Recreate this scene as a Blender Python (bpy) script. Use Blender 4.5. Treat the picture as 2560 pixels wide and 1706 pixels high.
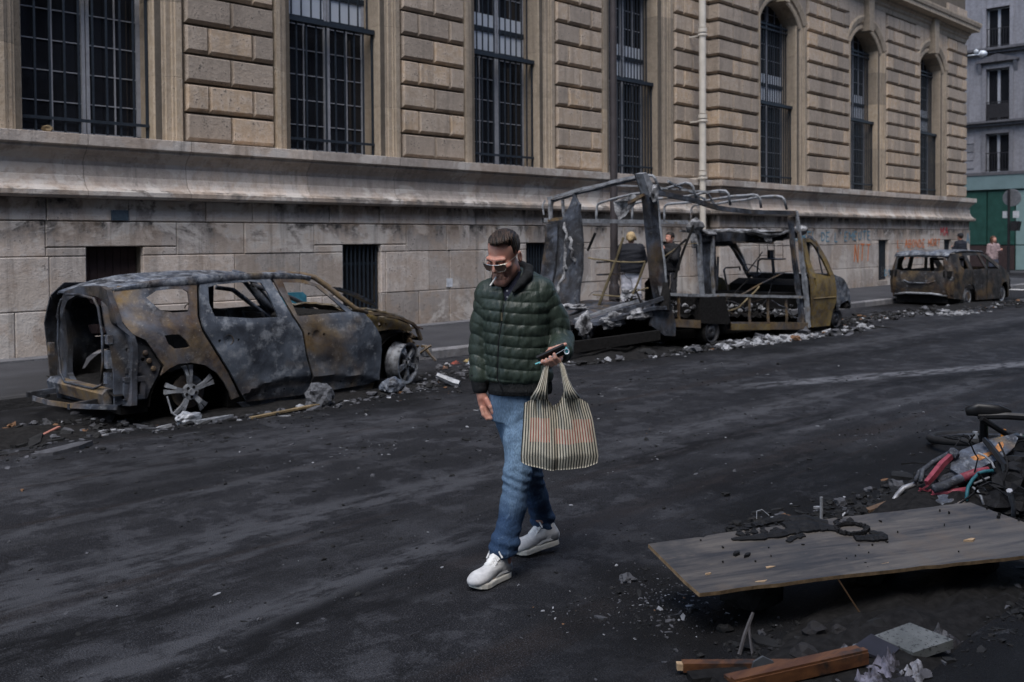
import bpy, bmesh, math, random
import numpy as np
from mathutils import Vector, Matrix, noise as mnoise
from mathutils.geometry import delaunay_2d_cdt

SC = bpy.context.scene
for o in list(bpy.data.objects):
    bpy.data.objects.remove(o)
rng = random.Random(7)

# ------------------------------------------------------------------ camera
YAW, TILT, ROLL, EYE = 0.77453694, 0.02457018, -0.00650499, 1.651
F0 = Vector((math.cos(YAW), math.sin(YAW), 0)); R0 = Vector((math.sin(YAW), -math.cos(YAW), 0)); U0 = Vector((0, 0, 1))
FW = math.cos(TILT) * F0 - math.sin(TILT) * U0
U2 = math.cos(TILT) * U0 + math.sin(TILT) * F0
RT = math.cos(ROLL) * R0 + math.sin(ROLL) * U2
UP = math.cos(ROLL) * U2 - math.sin(ROLL) * R0
cd = bpy.data.cameras.new('camera')
cam = bpy.data.objects.new('camera', cd)
SC.collection.objects.link(cam)
cam.matrix_world = Matrix(((RT.x, UP.x, -FW.x, 0), (RT.y, UP.y, -FW.y, 0), (RT.z, UP.z, -FW.z, EYE), (0, 0, 0, 1)))
cd.sensor_width = 36; cd.lens = 34.101; cd.shift_y = -0.07404
cd.clip_start = 0.05; cd.clip_end = 600
cd.dof.use_dof = True; cd.dof.focus_distance = 4.95; cd.dof.aperture_fstop = 4.0
SC.camera = cam

# ------------------------------------------------------------------ sky, sun, exposure (overcast)
SUN_EL, SUN_AZ = math.radians(62), math.radians(215)      # azimuth of the light's source, from +X towards +Y
W = bpy.data.worlds.new('World'); SC.world = W; W.use_nodes = True
wn = W.node_tree.nodes; wl = W.node_tree.links
bg = wn['Background']
sky = wn.new('ShaderNodeTexSky'); sky.sky_type = 'NISHITA'; sky.sun_disc = False
sky.sun_elevation = SUN_EL; sky.sun_rotation = math.pi / 2 - SUN_AZ
sky.air_density = 1.0; sky.dust_density = 1.6; sky.ozone_density = 1.0
wl.new(sky.outputs[0], bg.inputs[0]); bg.inputs[1].default_value = 0.12
sd = bpy.data.lights.new('sun', 'SUN'); sd.energy = 1.5; sd.angle = math.radians(40); sd.color = (1, .975, .945)
so = bpy.data.objects.new('sun', sd); SC.collection.objects.link(so)
dv = -Vector((math.cos(SUN_EL) * math.cos(SUN_AZ), math.cos(SUN_EL) * math.sin(SUN_AZ), math.sin(SUN_EL)))
so.rotation_euler = dv.to_track_quat('-Z', 'Y').to_euler(); so.location = (0, 0, 40)
SC.view_settings.view_transform = 'Standard'; SC.view_settings.look = 'None'
SC.view_settings.exposure = 1.13; SC.view_settings.gamma = 1.0
SC.cycles.use_denoising = True
SC.cycles.max_bounces = 6; SC.cycles.diffuse_bounces = 3; SC.cycles.glossy_bounces = 3; SC.cycles.transparent_max_bounces = 8

# ------------------------------------------------------------------ mesh helpers
class MB:
    """collects shapes; build() links them as one mesh object"""
    def __init__(s): s.v = []; s.f = []; s.uv = None
    def add(s, v, f):
        b = len(s.v); s.v += [tuple(p) for p in v]; s.f += [tuple(i + b for i in q) for q in f]; return s
    def box(s, x0, x1, y0, y1, z0, z1):
        return s.add([(x0, y0, z0), (x1, y0, z0), (x1, y1, z0), (x0, y1, z0), (x0, y0, z1), (x1, y0, z1), (x1, y1, z1), (x0, y1, z1)],
                     [(0, 3, 2, 1), (4, 5, 6, 7), (0, 1, 5, 4), (1, 2, 6, 5), (2, 3, 7, 6), (3, 0, 4, 7)])
    def prism(s, poly, fn, a, b):
        """poly: 2D points; fn(u, v, w) -> 3D; extruded between w=a and w=b"""
        n = len(poly)
        return s.add([fn(u, v, a) for u, v in poly] + [fn(u, v, b) for u, v in poly],
                     [tuple(range(n))[::-1], tuple(range(n, 2 * n))] + [(i, (i + 1) % n, (i + 1) % n + n, i + n) for i in range(n)])
    def sweep(s, prof, path_fn, ts):
        """open profile swept: path_fn(t, u, v) -> 3D"""
        n = len(prof); v = []; f = []
        for t in ts: v += [path_fn(t, u, w) for u, w in prof]
        for k in range(len(ts) - 1):
            for i in range(n - 1):
                f.append((k * n + i, k * n + i + 1, (k + 1) * n + i + 1, (k + 1) * n + i))
        return s.add(v, f)
    def tube(s, pts, r, n=6, cap=True, flat=1.0, up=None):
        P = [Vector(p) for p in pts]; m = len(P)
        rr = list(r) if hasattr(r, '__len__') else [r] * m
        v = []; f = []; prev = None
        for k in range(m):
            t = (P[min(k + 1, m - 1)] - P[max(k - 1, 0)])
            t = t.normalized() if t.length > 1e-9 else Vector((0, 0, 1))
            if prev is None:
                a = Vector(up) if up else (Vector((0, 0, 1)) if abs(t.z) < .9 else Vector((1, 0, 0)))
            else: a = prev
            a = (a - t * a.dot(t)); a = a.normalized() if a.length > 1e-6 else t.orthogonal().normalized(); prev = a; b = t.cross(a)
            for i in range(n):
                q = 2 * math.pi * (i + .5) / n
                v.append(P[k] + (a * math.cos(q) + b * math.sin(q) * flat) * rr[k])
        for k in range(m - 1):
            for i in range(n):
                j = (i + 1) % n; f.append((k * n + i, k * n + j, (k + 1) * n + j, (k + 1) * n + i))
        if cap: f += [tuple(range(n))[::-1], tuple((m - 1) * n + i for i in range(n))]
        return s.add(v, f)
    def bar(s, a, b, w, h, up=(0, 0, 1)):
        """square bar"""
        A = Vector(a); B = Vector(b); t = (B - A).normalized(); u = Vector(up); u = u - t * u.dot(t)
        u = u.normalized() if u.length > 1e-6 else t.orthogonal().normalized(); q = t.cross(u)
        v = [p + u * (h / 2 * i) + q * (w / 2 * j) for p in (A, B) for i, j in ((-1, -1), (-1, 1), (1, 1), (1, -1))]
        return s.add(v, [(0, 1, 2, 3), (7, 6, 5, 4), (0, 4, 5, 1), (1, 5, 6, 2), (2, 6, 7, 3), (3, 7, 4, 0)])
    def lathe(s, prof, n=24, cen=(0, 0, 0), axis='z', ang=2 * math.pi):
        v = []; f = []; m = len(prof)
        full = abs(ang - 2 * math.pi) < 1e-6; N = n if full else n + 1
        for i in range(N):
            q = ang * i / n; c, d = math.cos(q), math.sin(q)
            for r, h in prof:
                p = (r * c, r * d, h) if axis == 'z' else (r * c, h, r * d) if axis == 'y' else (h, r * c, r * d)
                v.append((p[0] + cen[0], p[1] + cen[1], p[2] + cen[2]))
        for i in range(n):
            j = (i + 1) % N
            for k in range(m - 1): f.append((i * m + k, j * m + k, j * m + k + 1, i * m + k + 1))
        return s.add(v, f)
    def blob(s, c, r, n=1, jit=.25, seed=0, sq=(1, 1, 1)):
        """rough lump"""
        bm = bmesh.new(); bmesh.ops.create_icosphere(bm, subdivisions=n, radius=1)
        R = random.Random(seed); of = Vector((R.uniform(0, 99), R.uniform(0, 99), R.uniform(0, 99)))
        v = []
        for q in bm.verts:
            k = 1 + jit * 2 * mnoise.noise(q.co * 1.3 + of) + jit * R.uniform(-.5, .5)
            v.append((c[0] + q.co.x * r * sq[0] * k, c[1] + q.co.y * r * sq[1] * k, c[2] + q.co.z * r * sq[2] * k))
        f = [tuple(w.index for w in q.verts) for q in bm.faces]; bm.free()
        return s.add(v, f)
    def chip(s, c, a, b, h, rot, tilt, R):
        """thin broken flake"""
        n = R.choice((4, 5, 6)); cs, sn = math.cos(rot), math.sin(rot); pts = []
        for i in range(n):
            q = 2 * math.pi * i / n + R.uniform(-.3, .3); x = a * math.cos(q) * R.uniform(.6, 1.1); y = b * math.sin(q) * R.uniform(.6, 1.1)
            pts.append((x, y))
        top = [(c[0] + x * cs - y * sn, c[1] + x * sn + y * cs, c[2] + h + x * tilt + R.uniform(-.2, .2) * h) for x, y in pts]
        bot = [(c[0] + x * cs - y * sn, c[1] + x * sn + y * cs, c[2] - .01 + x * tilt) for x, y in pts]
        return s.add(top + bot, [tuple(range(n)), tuple(range(n, 2 * n))[::-1]] + [(i, i + n, (i + 1) % n + n, (i + 1) % n) for i in range(n)])
    def mesh(s, name, smooth=False, inv=None):
        me = bpy.data.meshes.new(name)
        v = [tuple(inv @ Vector(p)) for p in s.v] if inv is not None else s.v
        me.from_pydata([tuple(p) for p in v], [], s.f); me.validate()
        bm = bmesh.new(); bm.from_mesh(me); bmesh.ops.recalc_face_normals(bm, faces=bm.faces); bm.to_mesh(me); bm.free()
        if smooth: me.polygons.foreach_set('use_smooth', [True] * len(me.polygons))
        me.update(); return me

def link(name, me, mat=None, parent=None):
    o = bpy.data.objects.new(name, me); SC.collection.objects.link(o)
    if mat is not None and hasattr(me, 'materials') and not len(me.materials): me.materials.append(mat)
    if parent is not None: o.parent = parent
    return o

def tag(o, label=None, cat=None, group=None, kind=None):
    if label: o['label'] = label
    if cat: o['category'] = cat
    if group: o['group'] = group
    if kind: o['kind'] = kind
    return o

class Thing:
    """an Empty at the thing's base; part() adds mesh children. Shapes are given in world space, or in the thing's own space (local=True)."""
    def __init__(s, name, label, cat, loc=(0, 0, 0), rot=0, group=None, local=False):
        s.o = bpy.data.objects.new(name, None); SC.collection.objects.link(s.o)
        s.o.location = loc
        s.o.rotation_euler = rot if hasattr(rot, '__len__') else (0, 0, rot)
        tag(s.o, label, cat, group)
        M = Matrix.Translation(loc) @ s.o.rotation_euler.to_matrix().to_4x4()
        s.inv = None if local else M.inverted()
        s.local = local
    def part(s, name, mb, mat, parent=None, smooth=False, kind=None, label=None):
        me = mb.mesh(name, smooth, s.inv) if isinstance(mb, MB) else mb
        o = link(name, me, mat, parent or s.o)
        if kind: o['kind'] = kind
        if label: o['label'] = label
        return o
    def again(s, name, me, parent, loc):
        """another child sharing an existing mesh, moved by loc"""
        o = link(name, me, None, parent or s.o); o.location = loc; return o

def solo(name, mb, mat, label=None, cat=None, group=None, kind=None, smooth=False, base=None):
    """a thing (or piece of setting) that is one mesh; origin at base"""
    if isinstance(mb, MB):
        if base is None:
            a = np.array(mb.v); base = ((a[:, 0].min() + a[:, 0].max()) / 2, (a[:, 1].min() + a[:, 1].max()) / 2, a[:, 2].min())
        me = mb.mesh(name, smooth, Matrix.Translation(base).inverted())
    else: me = mb; base = base or (0, 0, 0)
    o = link(name, me, mat); o.location = base
    return tag(o, label, cat, group, kind)

def panel(outer, holes, fn, th=.02, grid=.06, inward=None):
    """sheet metal: a 2D outline with holes, triangulated and bent by fn(u, v, depth) -> 3D; returns MB with thickness and edges"""
    def dens(p):
        out = []
        for i in range(len(p)):
            a, b = Vector(p[i]), Vector(p[(i + 1) % len(p)]); k = max(1, int((b - a).length / (grid * 1.3)))
            out += [a.lerp(b, j / k) for j in range(k)]
        return out
    loops = [dens(outer)] + [dens(h) for h in holes]
    pts = []; edges = []
    for L in loops:
        b = len(pts); pts += L; edges += [(b + i, b + (i + 1) % len(L)) for i in range(len(L))]
    def inside(p, L):
        c = False; n = len(L)
        for i in range(n):
            a, b = L[i], L[i - 1]
            if (a.y > p.y) != (b.y > p.y) and p.x < (b.x - a.x) * (p.y - a.y) / (b.y - a.y) + a.x: c = not c
        return c
    xs = [p.x for p in loops[0]]; ys = [p.y for p in loops[0]]
    y = min(ys) + grid / 2; row = 0
    bp = list(pts)
    while y < max(ys):
        x = min(xs) + (grid / 2 if row % 2 else 0)
        while x < max(xs):
            p = Vector((x, y))
            if inside(p, loops[0]) and not any(inside(p, h) for h in loops[1:]) and all((p - q).length > grid * .45 for q in bp): pts.append(p)
            x += grid
        y += grid * .87; row += 1
    vs, es, fs, *_ = delaunay_2d_cdt(pts, edges, [], 0, 1e-5)
    keep = []
    for f in fs:
        c = sum((Vector(vs[i]) for i in f), Vector((0, 0))) / len(f)
        if inside(c, loops[0]) and not any(inside(c, h) for h in loops[1:]): keep.append(f)
    n = len(vs); mb = MB()
    v = [fn(p[0], p[1], 0) for p in vs] + [fn(p[0], p[1], th) for p in vs]
    ed = {}
    for f in keep:
        for i in range(len(f)):
            a, b = f[i], f[(i + 1) % len(f)]; ed[(a, b)] = 1
    f2 = list(keep) + [tuple(i + n for i in f[::-1]) for f in keep]
    for a, b in ed:
        if (b, a) not in ed: f2.append((a, a + n, b + n, b))
    used = sorted({i for f in f2 for i in f}); mp = {o: i for i, o in enumerate(used)}
    mb.add([v[i] for i in used], [tuple(mp[i] for i in f) for f in f2])
    return mb

def smooth_by_angle(me, deg=35):
    bm = bmesh.new(); bm.from_mesh(me)
    lim = math.radians(deg)
    for e in bm.edges: e.smooth = not (len(e.link_faces) == 2 and e.calc_face_angle(0) > lim)
    for f in bm.faces: f.smooth = True
    bm.to_mesh(me); bm.free(); return me
# ------------------------------------------------------------------ materials (node helper)
class NG:
    def __init__(s, name):
        s.m = bpy.data.materials.new(name); s.m.use_nodes = True; s.nt = s.m.node_tree; s.b = s.nt.nodes['Principled BSDF']
    def L(s, a, b): s.nt.links.new(a, b)
    def node(s, t): return s.nt.nodes.new(t)
    def put(s, sock, v):
        if hasattr(v, 'is_output'): s.L(v, sock)
        elif isinstance(v, (tuple, list)): sock.default_value = tuple(v) + ((1,) if len(v) == 3 and len(sock.default_value) == 4 else ())
        else: sock.default_value = v
    def pos(s, scale=(1, 1, 1), rot=(0, 0, 0), kind='world', loc=(0, 0, 0), along=None):
        if kind == 'world': src = s.node('ShaderNodeNewGeometry').outputs['Position']
        elif kind == 'uv': src = s.node('ShaderNodeTexCoord').outputs['UV']
        else: src = s.node('ShaderNodeTexCoord').outputs['Object']
        m = s.node('ShaderNodeMapping'); m.inputs['Scale'].default_value = scale; m.inputs['Rotation'].default_value = rot; m.inputs['Location'].default_value = loc
        if along is not None:      # turn first, then scale: grain that runs along a direction
            m.vector_type = 'TEXTURE'; m.inputs['Rotation'].default_value = (0, 0, along); m.inputs['Scale'].default_value = tuple(1 / q for q in scale)
        s.L(src, m.inputs['Vector']); return m.outputs[0]
    def noise(s, scale, detail=4, rough=.55, vec=None, dist=0.0):
        n = s.node('ShaderNodeTexNoise'); n.inputs['Scale'].default_value = scale; n.inputs['Detail'].default_value = detail
        n.inputs['Roughness'].default_value = rough; n.inputs['Distortion'].default_value = dist
        s.L(vec if vec is not None else s.pos(), n.inputs['Vector']); return n.outputs['Fac']
    def voro(s, scale, vec=None, feat='F1'):
        n = s.node('ShaderNodeTexVoronoi'); n.feature = feat; n.inputs['Scale'].default_value = scale
        s.L(vec if vec is not None else s.pos(), n.inputs['Vector']); return n.outputs['Distance']
    def ramp(s, fac, stops):
        r = s.node('ShaderNodeValToRGB'); cr = r.color_ramp
        while len(cr.elements) < len(stops): cr.elements.new(.5)
        for e, (p, c) in zip(cr.elements, stops):
            e.position = p; e.color = (c, c, c, 1) if not hasattr(c, '__len__') else tuple(c) + (1,)
        s.L(fac, r.inputs[0]); return r.outputs[0]
    def mix(s, fac, a, b, mode='MIX'):
        n = s.node('ShaderNodeMix'); n.data_type = 'RGBA'; n.blend_type = mode
        s.put(n.inputs[0], fac); s.put(n.inputs[6], a); s.put(n.inputs[7], b); return n.outputs[2]
    def math(s, op, a, b=0.0, clamp=False):
        n = s.node('ShaderNodeMath'); n.operation = op; n.use_clamp = clamp; s.put(n.inputs[0], a); s.put(n.inputs[1], b); return n.outputs[0]
    def sep(s, v):
        n = s.node('ShaderNodeSeparateXYZ'); s.L(v, n.inputs[0]); return n.outputs
    def rand(s): return s.node('ShaderNodeObjectInfo').outputs['Random']
    def bump(s, h, strength=.3, dist=.01, prev=None):
        n = s.node('ShaderNodeBump'); n.inputs['Strength'].default_value = strength; n.inputs['Distance'].default_value = dist
        s.L(h, n.inputs['Height'])
        if prev is not None: s.L(prev, n.inputs['Normal'])
        s.L(n.outputs[0], s.b.inputs['Normal']); return n.outputs[0]
    def done(s, col, rough=.7, metal=0.0, spec=.5):
        s.put(s.b.inputs['Base Color'], col); s.put(s.b.inputs['Roughness'], rough); s.put(s.b.inputs['Metallic'], metal)
        s.b.inputs['Specular IOR Level'].default_value = spec; return s.m

def plain(name, col, rough=.6, metal=0.0, var=.25, scale=12, bump=.15, kind='obj', spec=.28):
    g = NG(name); v = g.pos(kind=kind); n = g.noise(scale, 5, .6, v)
    c = g.mix(g.ramp(n, [(.3, 0), (.7, 1)]), tuple(x * (1 - var) for x in col), tuple(min(1, x * (1 + var)) for x in col))
    if bump: g.bump(n, bump, .01)
    return g.done(c, rough, metal, spec)

def stone_mat(name, base, warm, dark, grime=None, pit=.5):
    """limestone: per-block tone, mottling, dark pits, optional black crust below given heights"""
    g = NG(name); p = g.pos()
    r = g.rand()
    col = g.mix(g.ramp(r, [(0, 0), (.55, .25), (.8, .75), (1, 1)]), base, warm)
    n1 = g.noise(1.6, 6, .6, p); n2 = g.noise(9, 8, .65, p); n3 = g.noise(38, 4, .6, p)
    col = g.mix(g.ramp(n1, [(.35, 0), (.7, .55)]), col, tuple(x * .72 for x in base))
    col = g.mix(g.ramp(n2, [(.42, 0), (.60, .65)]), col, tuple(x * 1.28 for x in base))
    br = g.math('ADD', g.math('MULTIPLY', r, .50), .74)
    col = g.mix(1.0, col, br, 'MULTIPLY')
    spots = g.ramp(g.math('MULTIPLY', n3, g.ramp(n2, [(.35, .6), (.6, 1.05)])), [(.56, 0), (.64, pit)])
    col = g.mix(spots, col, dark)
    vs = g.noise(3.0, 5, .6, g.pos((1.8, 1.8, .16)))
    col = g.mix(g.ramp(vs, [(.50, 0), (.66, .46)]), col, tuple(x * .5 for x in base))
    if grime:
        z = g.sep(p)[2]
        wob = g.noise(1.0, 7, .7, g.pos((3.2, 3.2, .8)))
        for top, h, amt in grime:
            d = g.math('DIVIDE', g.math('SUBTRACT', top, z), h)           # 0 at the edge, 1 at the bottom of the run-off
            inside = g.math('MULTIPLY', g.math('GREATER_THAN', d, 0.0), g.math('SUBTRACT', 1.0, d, True), True)
            k = g.math('MULTIPLY', inside, g.ramp(wob, [(.36, 0), (.50, amt)]))
            k2 = g.math('MULTIPLY', k, g.ramp(n2, [(.3, .35), (.6, 1.2)]), True)
            col = g.mix(k2, col, dark)
    if grime:
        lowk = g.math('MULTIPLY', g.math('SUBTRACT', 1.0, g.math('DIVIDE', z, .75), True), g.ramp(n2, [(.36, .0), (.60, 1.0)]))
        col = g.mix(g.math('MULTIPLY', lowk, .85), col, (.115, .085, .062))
        pale = g.ramp(g.noise(.9, 7, .68, g.pos((1, 1, 1.4), loc=(4, 7, 2)), .5), [(.52, 0), (.57, .75)])
        col = g.mix(pale, col, (.50, .465, .43))
        sk = g.ramp(g.noise(1.0, 6, .7, g.pos((5, 5, .30))), [(.56, 0), (.68, .55)])
        col = g.mix(sk, col, (.12, .11, .10))
        rub = g.ramp(n1, [(.50, 0), (.56, 1)])
        col = g.mix(g.math('MULTIPLY', rub, .35), col, (.36, .27, .20))
    h = g.math('ADD', g.math('MULTIPLY', n2, 1.0), g.math('MULTIPLY', n3, .6))
    g.bump(h, .7, .016)
    return g.done(col, .88, 0, .25)

def burnt(name, mixw=(.5, .5, .5), scale=1.0, kind='obj', metal=.25, rough=.62, seed=0.0, base=((.020, .021, .026), (.098, .115, .150)), rc=((.062, .036, .020), (.225, .155, .072))):
    """burnt bare steel: soot black / blue-grey scale / rust / ochre / pale ash"""
    g = NG(name); v = g.pos((scale, scale, scale), kind=kind, loc=(seed, seed * .7, seed * 1.3))
    rust, pale, soot = mixw
    a = g.noise(1.7, 7, .62, v, .6); b = g.noise(3.1, 8, .66, v, .3); c = g.noise(7.5, 8, .7, v); d = g.noise(30, 5, .65, v); e = g.noise(.9, 4, .55, v, .9)
    col = g.mix(g.ramp(b, [(.38, 0), (.60, 1)]), base[0], base[1])
    col = g.mix(g.ramp(c, [(.58 - .14 * pale, 0), (.80 - .14 * pale, .85)]), col, (.33, .35, .38))
    rf = g.math('MULTIPLY', g.ramp(g.math('ADD', g.math('MULTIPLY', e, .8), g.math('MULTIPLY', b, .2)), [(.59 - .2 * rust, 0), (.66 - .14 * rust, 1)]), g.ramp(c, [(.25, .25), (.6, 1)]))
    rcol = g.mix(g.ramp(a, [(.40, 0), (.52, .55), (.64, 1)]), rc[0], rc[1])
    col = g.mix(rf, col, rcol)
    col = g.mix(g.ramp(a, [(.62 - .25 * soot, 0), (.80 - .2 * soot, .92)]), col, (.013, .013, .015))
    col = g.mix(g.ramp(d, [(.62, 0), (.75, .55)]), col, (.36, .35, .33))
    g.bump(g.math('ADD', c, g.math('MULTIPLY', d, .5)), .35, .012)
    return g.done(col, g.ramp(c, [(.3, rough - .12), (.7, rough + .2)]), metal, .4)

M = {}
GR = [(2.29, .30, 1.0), (1.965, .38, 1.0)]
M['ashlar'] = stone_mat('plinth stone', (.41, .37, .34), (.42, .35, .295), (.035, .033, .032), GR, .75)
M['ledge'] = stone_mat('moulded ledge stone', (.39, .345, .31), (.395, .33, .275), (.05, .045, .04), [(2.42, .16, .9)], .35)
M['rust'] = stone_mat('rusticated stone', (.365, .305, .25), (.375, .27, .175), (.045, .04, .035), None, .85)
M['surround'] = stone_mat('window surround stone', (.32, .265, .205), (.33, .255, .175), (.05, .043, .035), None, .5)
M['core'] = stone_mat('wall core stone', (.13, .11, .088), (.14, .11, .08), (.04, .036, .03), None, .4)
M['glass'] = NG('dark window glass').done((.012, .013, .016), .06, 0, .5)
M['white_paint'] = plain('white window paint', (.30, .31, .34), .5, var=.15)
M['white_panel'] = plain('frosted white panel', (.50, .54, .60), .45, var=.06, scale=2)
M['iron'] = plain('blue grey iron', (.026, .034, .045), .5, .3, .25, 20)
M['dark_iron'] = plain('black iron', (.022, .021, .024), .6, .3, .3, 10)
M['brown_shutter'] = plain('dark brown shutter', (.035, .022, .022), .7, 0, .3, 6)
M['pipe'] = plain('cream pipe paint', (.52, .48, .42), .55, 0, .12, 4, kind='obj')
M['post'] = plain('lamp post paint', (.055, .048, .050), .55, .2, .2, 5)
M['rust_plate'] = plain('rusty plate', (.16, .065, .03), .8, .1, .4, 20)
M['blue_plate'] = plain('blue grey plate', (.045, .065, .085), .5, .1, .3, 20)
# burnt things
M['car_side'] = burnt('burnt car side', (.62, .55, .25), 1.5, metal=.3)
M['car_blue'] = burnt('burnt blue grey door', (.42, .50, .02), .75, metal=.3, seed=3, base=((.030, .035, .046), (.100, .118, .148)))
M['car_blue_front'] = burnt('burnt blue grey front door', (.24, .60, .0), .75, metal=.3, seed=7.6, base=((.030, .035, .046), (.100, .118, .148)))
M['car_ochre'] = burnt('burnt ochre quarter', (.95, .40, .18), 1.4, metal=.25, seed=5)
M['car_dark'] = burnt('sooty and shaded inner steel', (.25, .12, .95), 1.0, metal=.15, rough=.75, seed=9)
M['car_pale'] = burnt('pale burnt roof', (.22, .9, .3), 1.5, metal=.35, seed=12)
M['alloy'] = burnt('scorched alloy', (.0, 1.6, -.1), 2.0, metal=.35, rough=.5, seed=4, base=((.10, .10, .105), (.27, .275, .29)))
M['alloy_dark'] = burnt('sooty alloy', (.1, 1.2, .1), 2.0, metal=.4, rough=.5, seed=6, base=((.05, .05, .055), (.17, .175, .19)))
M['frame_pale'] = burnt('pale burnt frame', (.15, 1.3, .0), 2.2, metal=.2, seed=21, base=((.075, .075, .08), (.27, .28, .30)))
M['frame_dark'] = burnt('dark burnt frame', (.42, .12, 1.0), 1.6, metal=.2, seed=17)
M['frame_rust'] = burnt('rusty burnt frame', (1.0, .3, .3), 1.4, metal=.2, seed=27)
M['ochre_door'] = burnt('ochre scorched door', (1.7, .05, -.1), 1.8, metal=.1, rough=.7, seed=31, rc=((.095, .062, .022), (.24, .17, .048)))
M['car2_body'] = burnt('black burnt hatchback body', (.55, .15, .6), 1.5, metal=.3, seed=41, base=((.014, .013, .013), (.050, .046, .047)))
g = NG('white ash crust'); v = g.pos(kind='obj'); c = g.noise(6, 8, .7, v); d = g.noise(40, 4, .6, v)
g.bump(g.math('ADD', c, d), .6, .02)
M['ash'] = g.done(g.mix(g.ramp(c, [(.40, 0), (.6, 1)]), (.035, .035, .038), (.33, .335, .35)), .9, 0, .2)
M['char'] = plain('charcoal', (.012, .0115, .0115), .92, 0, .5, 25, .5, spec=.12)
M['rope'] = plain('scorched plastic rod', (.15, .12, .07), .7, 0, .4, 6)
# ------------------------------------------------------------------ ground
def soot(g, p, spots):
    """burn marks left on the ground, with painted shade under wrecks and board: irregular patches"""
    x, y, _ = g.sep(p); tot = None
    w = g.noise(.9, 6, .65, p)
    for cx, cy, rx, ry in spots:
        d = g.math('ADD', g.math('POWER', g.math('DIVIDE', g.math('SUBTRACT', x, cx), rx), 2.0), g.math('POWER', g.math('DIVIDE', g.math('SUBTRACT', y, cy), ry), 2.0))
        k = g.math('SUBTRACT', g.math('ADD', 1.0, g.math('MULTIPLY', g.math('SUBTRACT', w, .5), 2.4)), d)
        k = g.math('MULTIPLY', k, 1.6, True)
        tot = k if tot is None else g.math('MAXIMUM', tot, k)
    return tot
BURN_SHADE = [(5.6, 9.2, 3.3, 1.9), (14.3, 9.0, 5.2, 2.2), (26.2, 9.3, 4.2, 2.2), (4.7, 1.9, 2.6, 1.5), (7.2, 2.3, 2.0, 1.1)]  # soot patches that also paint in the shade under wrecks and board
g = NG('sooty asphalt'); p = g.pos()
ps = g.pos((.16, 1.5, 1), (0, 0, math.radians(7)))
ps2 = g.pos((.10, 2.6, 1), (0, 0, math.radians(16)), loc=(3, 8, 0))
pb = g.pos((.5, .8, 1), (0, 0, .3))
s1 = g.noise(1.1, 6, .6, ps, .5); s2 = g.noise(1.0, 5, .62, ps2, .7); s3 = g.noise(1.0, 7, .66, pb, .8); s4 = g.noise(3.2, 9, .72, p)
fine = g.noise(95, 3, .7, p); gr = g.voro(130, p)
col = g.mix(g.ramp(s3, [(.38, 0), (.62, 1)]), (.0078, .0080, .0095), (.0185, .0189, .0222))
col = g.mix(g.ramp(s1, [(.52, 0), (.58, .34)]), col, (.040, .0405, .044))
col = g.mix(g.ramp(s2, [(.55, 0), (.60, .5)]), col, (.0115, .0118, .0145))
col = g.mix(g.math('MULTIPLY', g.ramp(s4, [(.50, 0), (.56, .85)]), g.ramp(s3, [(.40, .1), (.52, 1)])), col, (.045, .046, .052))
col = g.mix(g.math('MULTIPLY', g.ramp(s2, [(.36, .8), (.44, 0)]), g.ramp(s4, [(.4, .2), (.55, .9)])), col, (.020, .015, .0135))
col = g.mix(g.ramp(fine, [(.36, .75), (.52, 0)]), col, (.004, .004, .005))
vd = g.node('ShaderNodeTexVoronoi'); vd.feature = 'DISTANCE_TO_EDGE'; vd.inputs['Scale'].default_value = .42
wob_ = g.node('ShaderNodeVectorMath'); wob_.operation = 'ADD'; g.L(p, wob_.inputs[0])
wn_ = g.node('ShaderNodeTexNoise'); wn_.inputs['Scale'].default_value = 2.5; wn_.inputs['Detail'].default_value = 6; g.L(p, wn_.inputs['Vector'])
ws_ = g.node('ShaderNodeVectorMath'); ws_.operation = 'SCALE'; ws_.inputs['Scale'].default_value = .7; g.L(wn_.outputs['Color'], ws_.inputs[0]); g.L(ws_.outputs[0], wob_.inputs[1]); g.L(wob_.outputs[0], vd.inputs['Vector'])
crack = g.math('MULTIPLY', g.ramp(vd.outputs['Distance'], [(.0, 1), (.007, 0)]), g.ramp(s3, [(.46, 0), (.56, .8)]))
col = g.mix(crack, col, (.004, .004, .0045))
col = g.mix(g.ramp(g.noise(160, 2, .5, p), [(.56, 0), (.66, .7)]), col, (.080, .083, .093))
x_, y_, _z = g.sep(p)
wv = g.noise(.8, 5, .6, p); wv2 = g.noise(5.5, 8, .75, g.pos((.5, 1.3, 1)))
def track(x0, y0, x1, y1, w, amt, tone, bend=.25):
    """a tyre / wash track along a line, broken up by noise"""
    global col
    L = math.hypot(x1 - x0, y1 - y0); ux, uy = (x1 - x0) / L, (y1 - y0) / L
    dx = g.math('SUBTRACT', x_, x0); dy = g.math('SUBTRACT', y_, y0)
    along = g.math('DIVIDE', g.math('ADD', g.math('MULTIPLY', dx, ux), g.math('MULTIPLY', dy, uy)), L)
    off = g.math('ADD', g.math('SUBTRACT', g.math('MULTIPLY', dy, ux), g.math('MULTIPLY', dx, uy)), g.math('MULTIPLY', g.math('SUBTRACT', wv, .5), bend))
    k = g.math('SUBTRACT', 1.0, g.math('DIVIDE', g.math('ABSOLUTE', off), w), True)
    ends = g.math('MULTIPLY', g.math('MULTIPLY', along, 5.0, True), g.math('MULTIPLY', g.math('SUBTRACT', 1.0, along), 5.0, True), True)
    k = g.math('MULTIPLY', g.math('MULTIPLY', g.math('MULTIPLY', k, 2.2, True), ends), g.ramp(wv2, [(.44, .05), (.53, 1)]))
    col = g.mix(g.math('MULTIPLY', k, amt), col, tone)
LT, DK = (.056, .0575, .064), (.0062, .0064, .0076)
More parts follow.
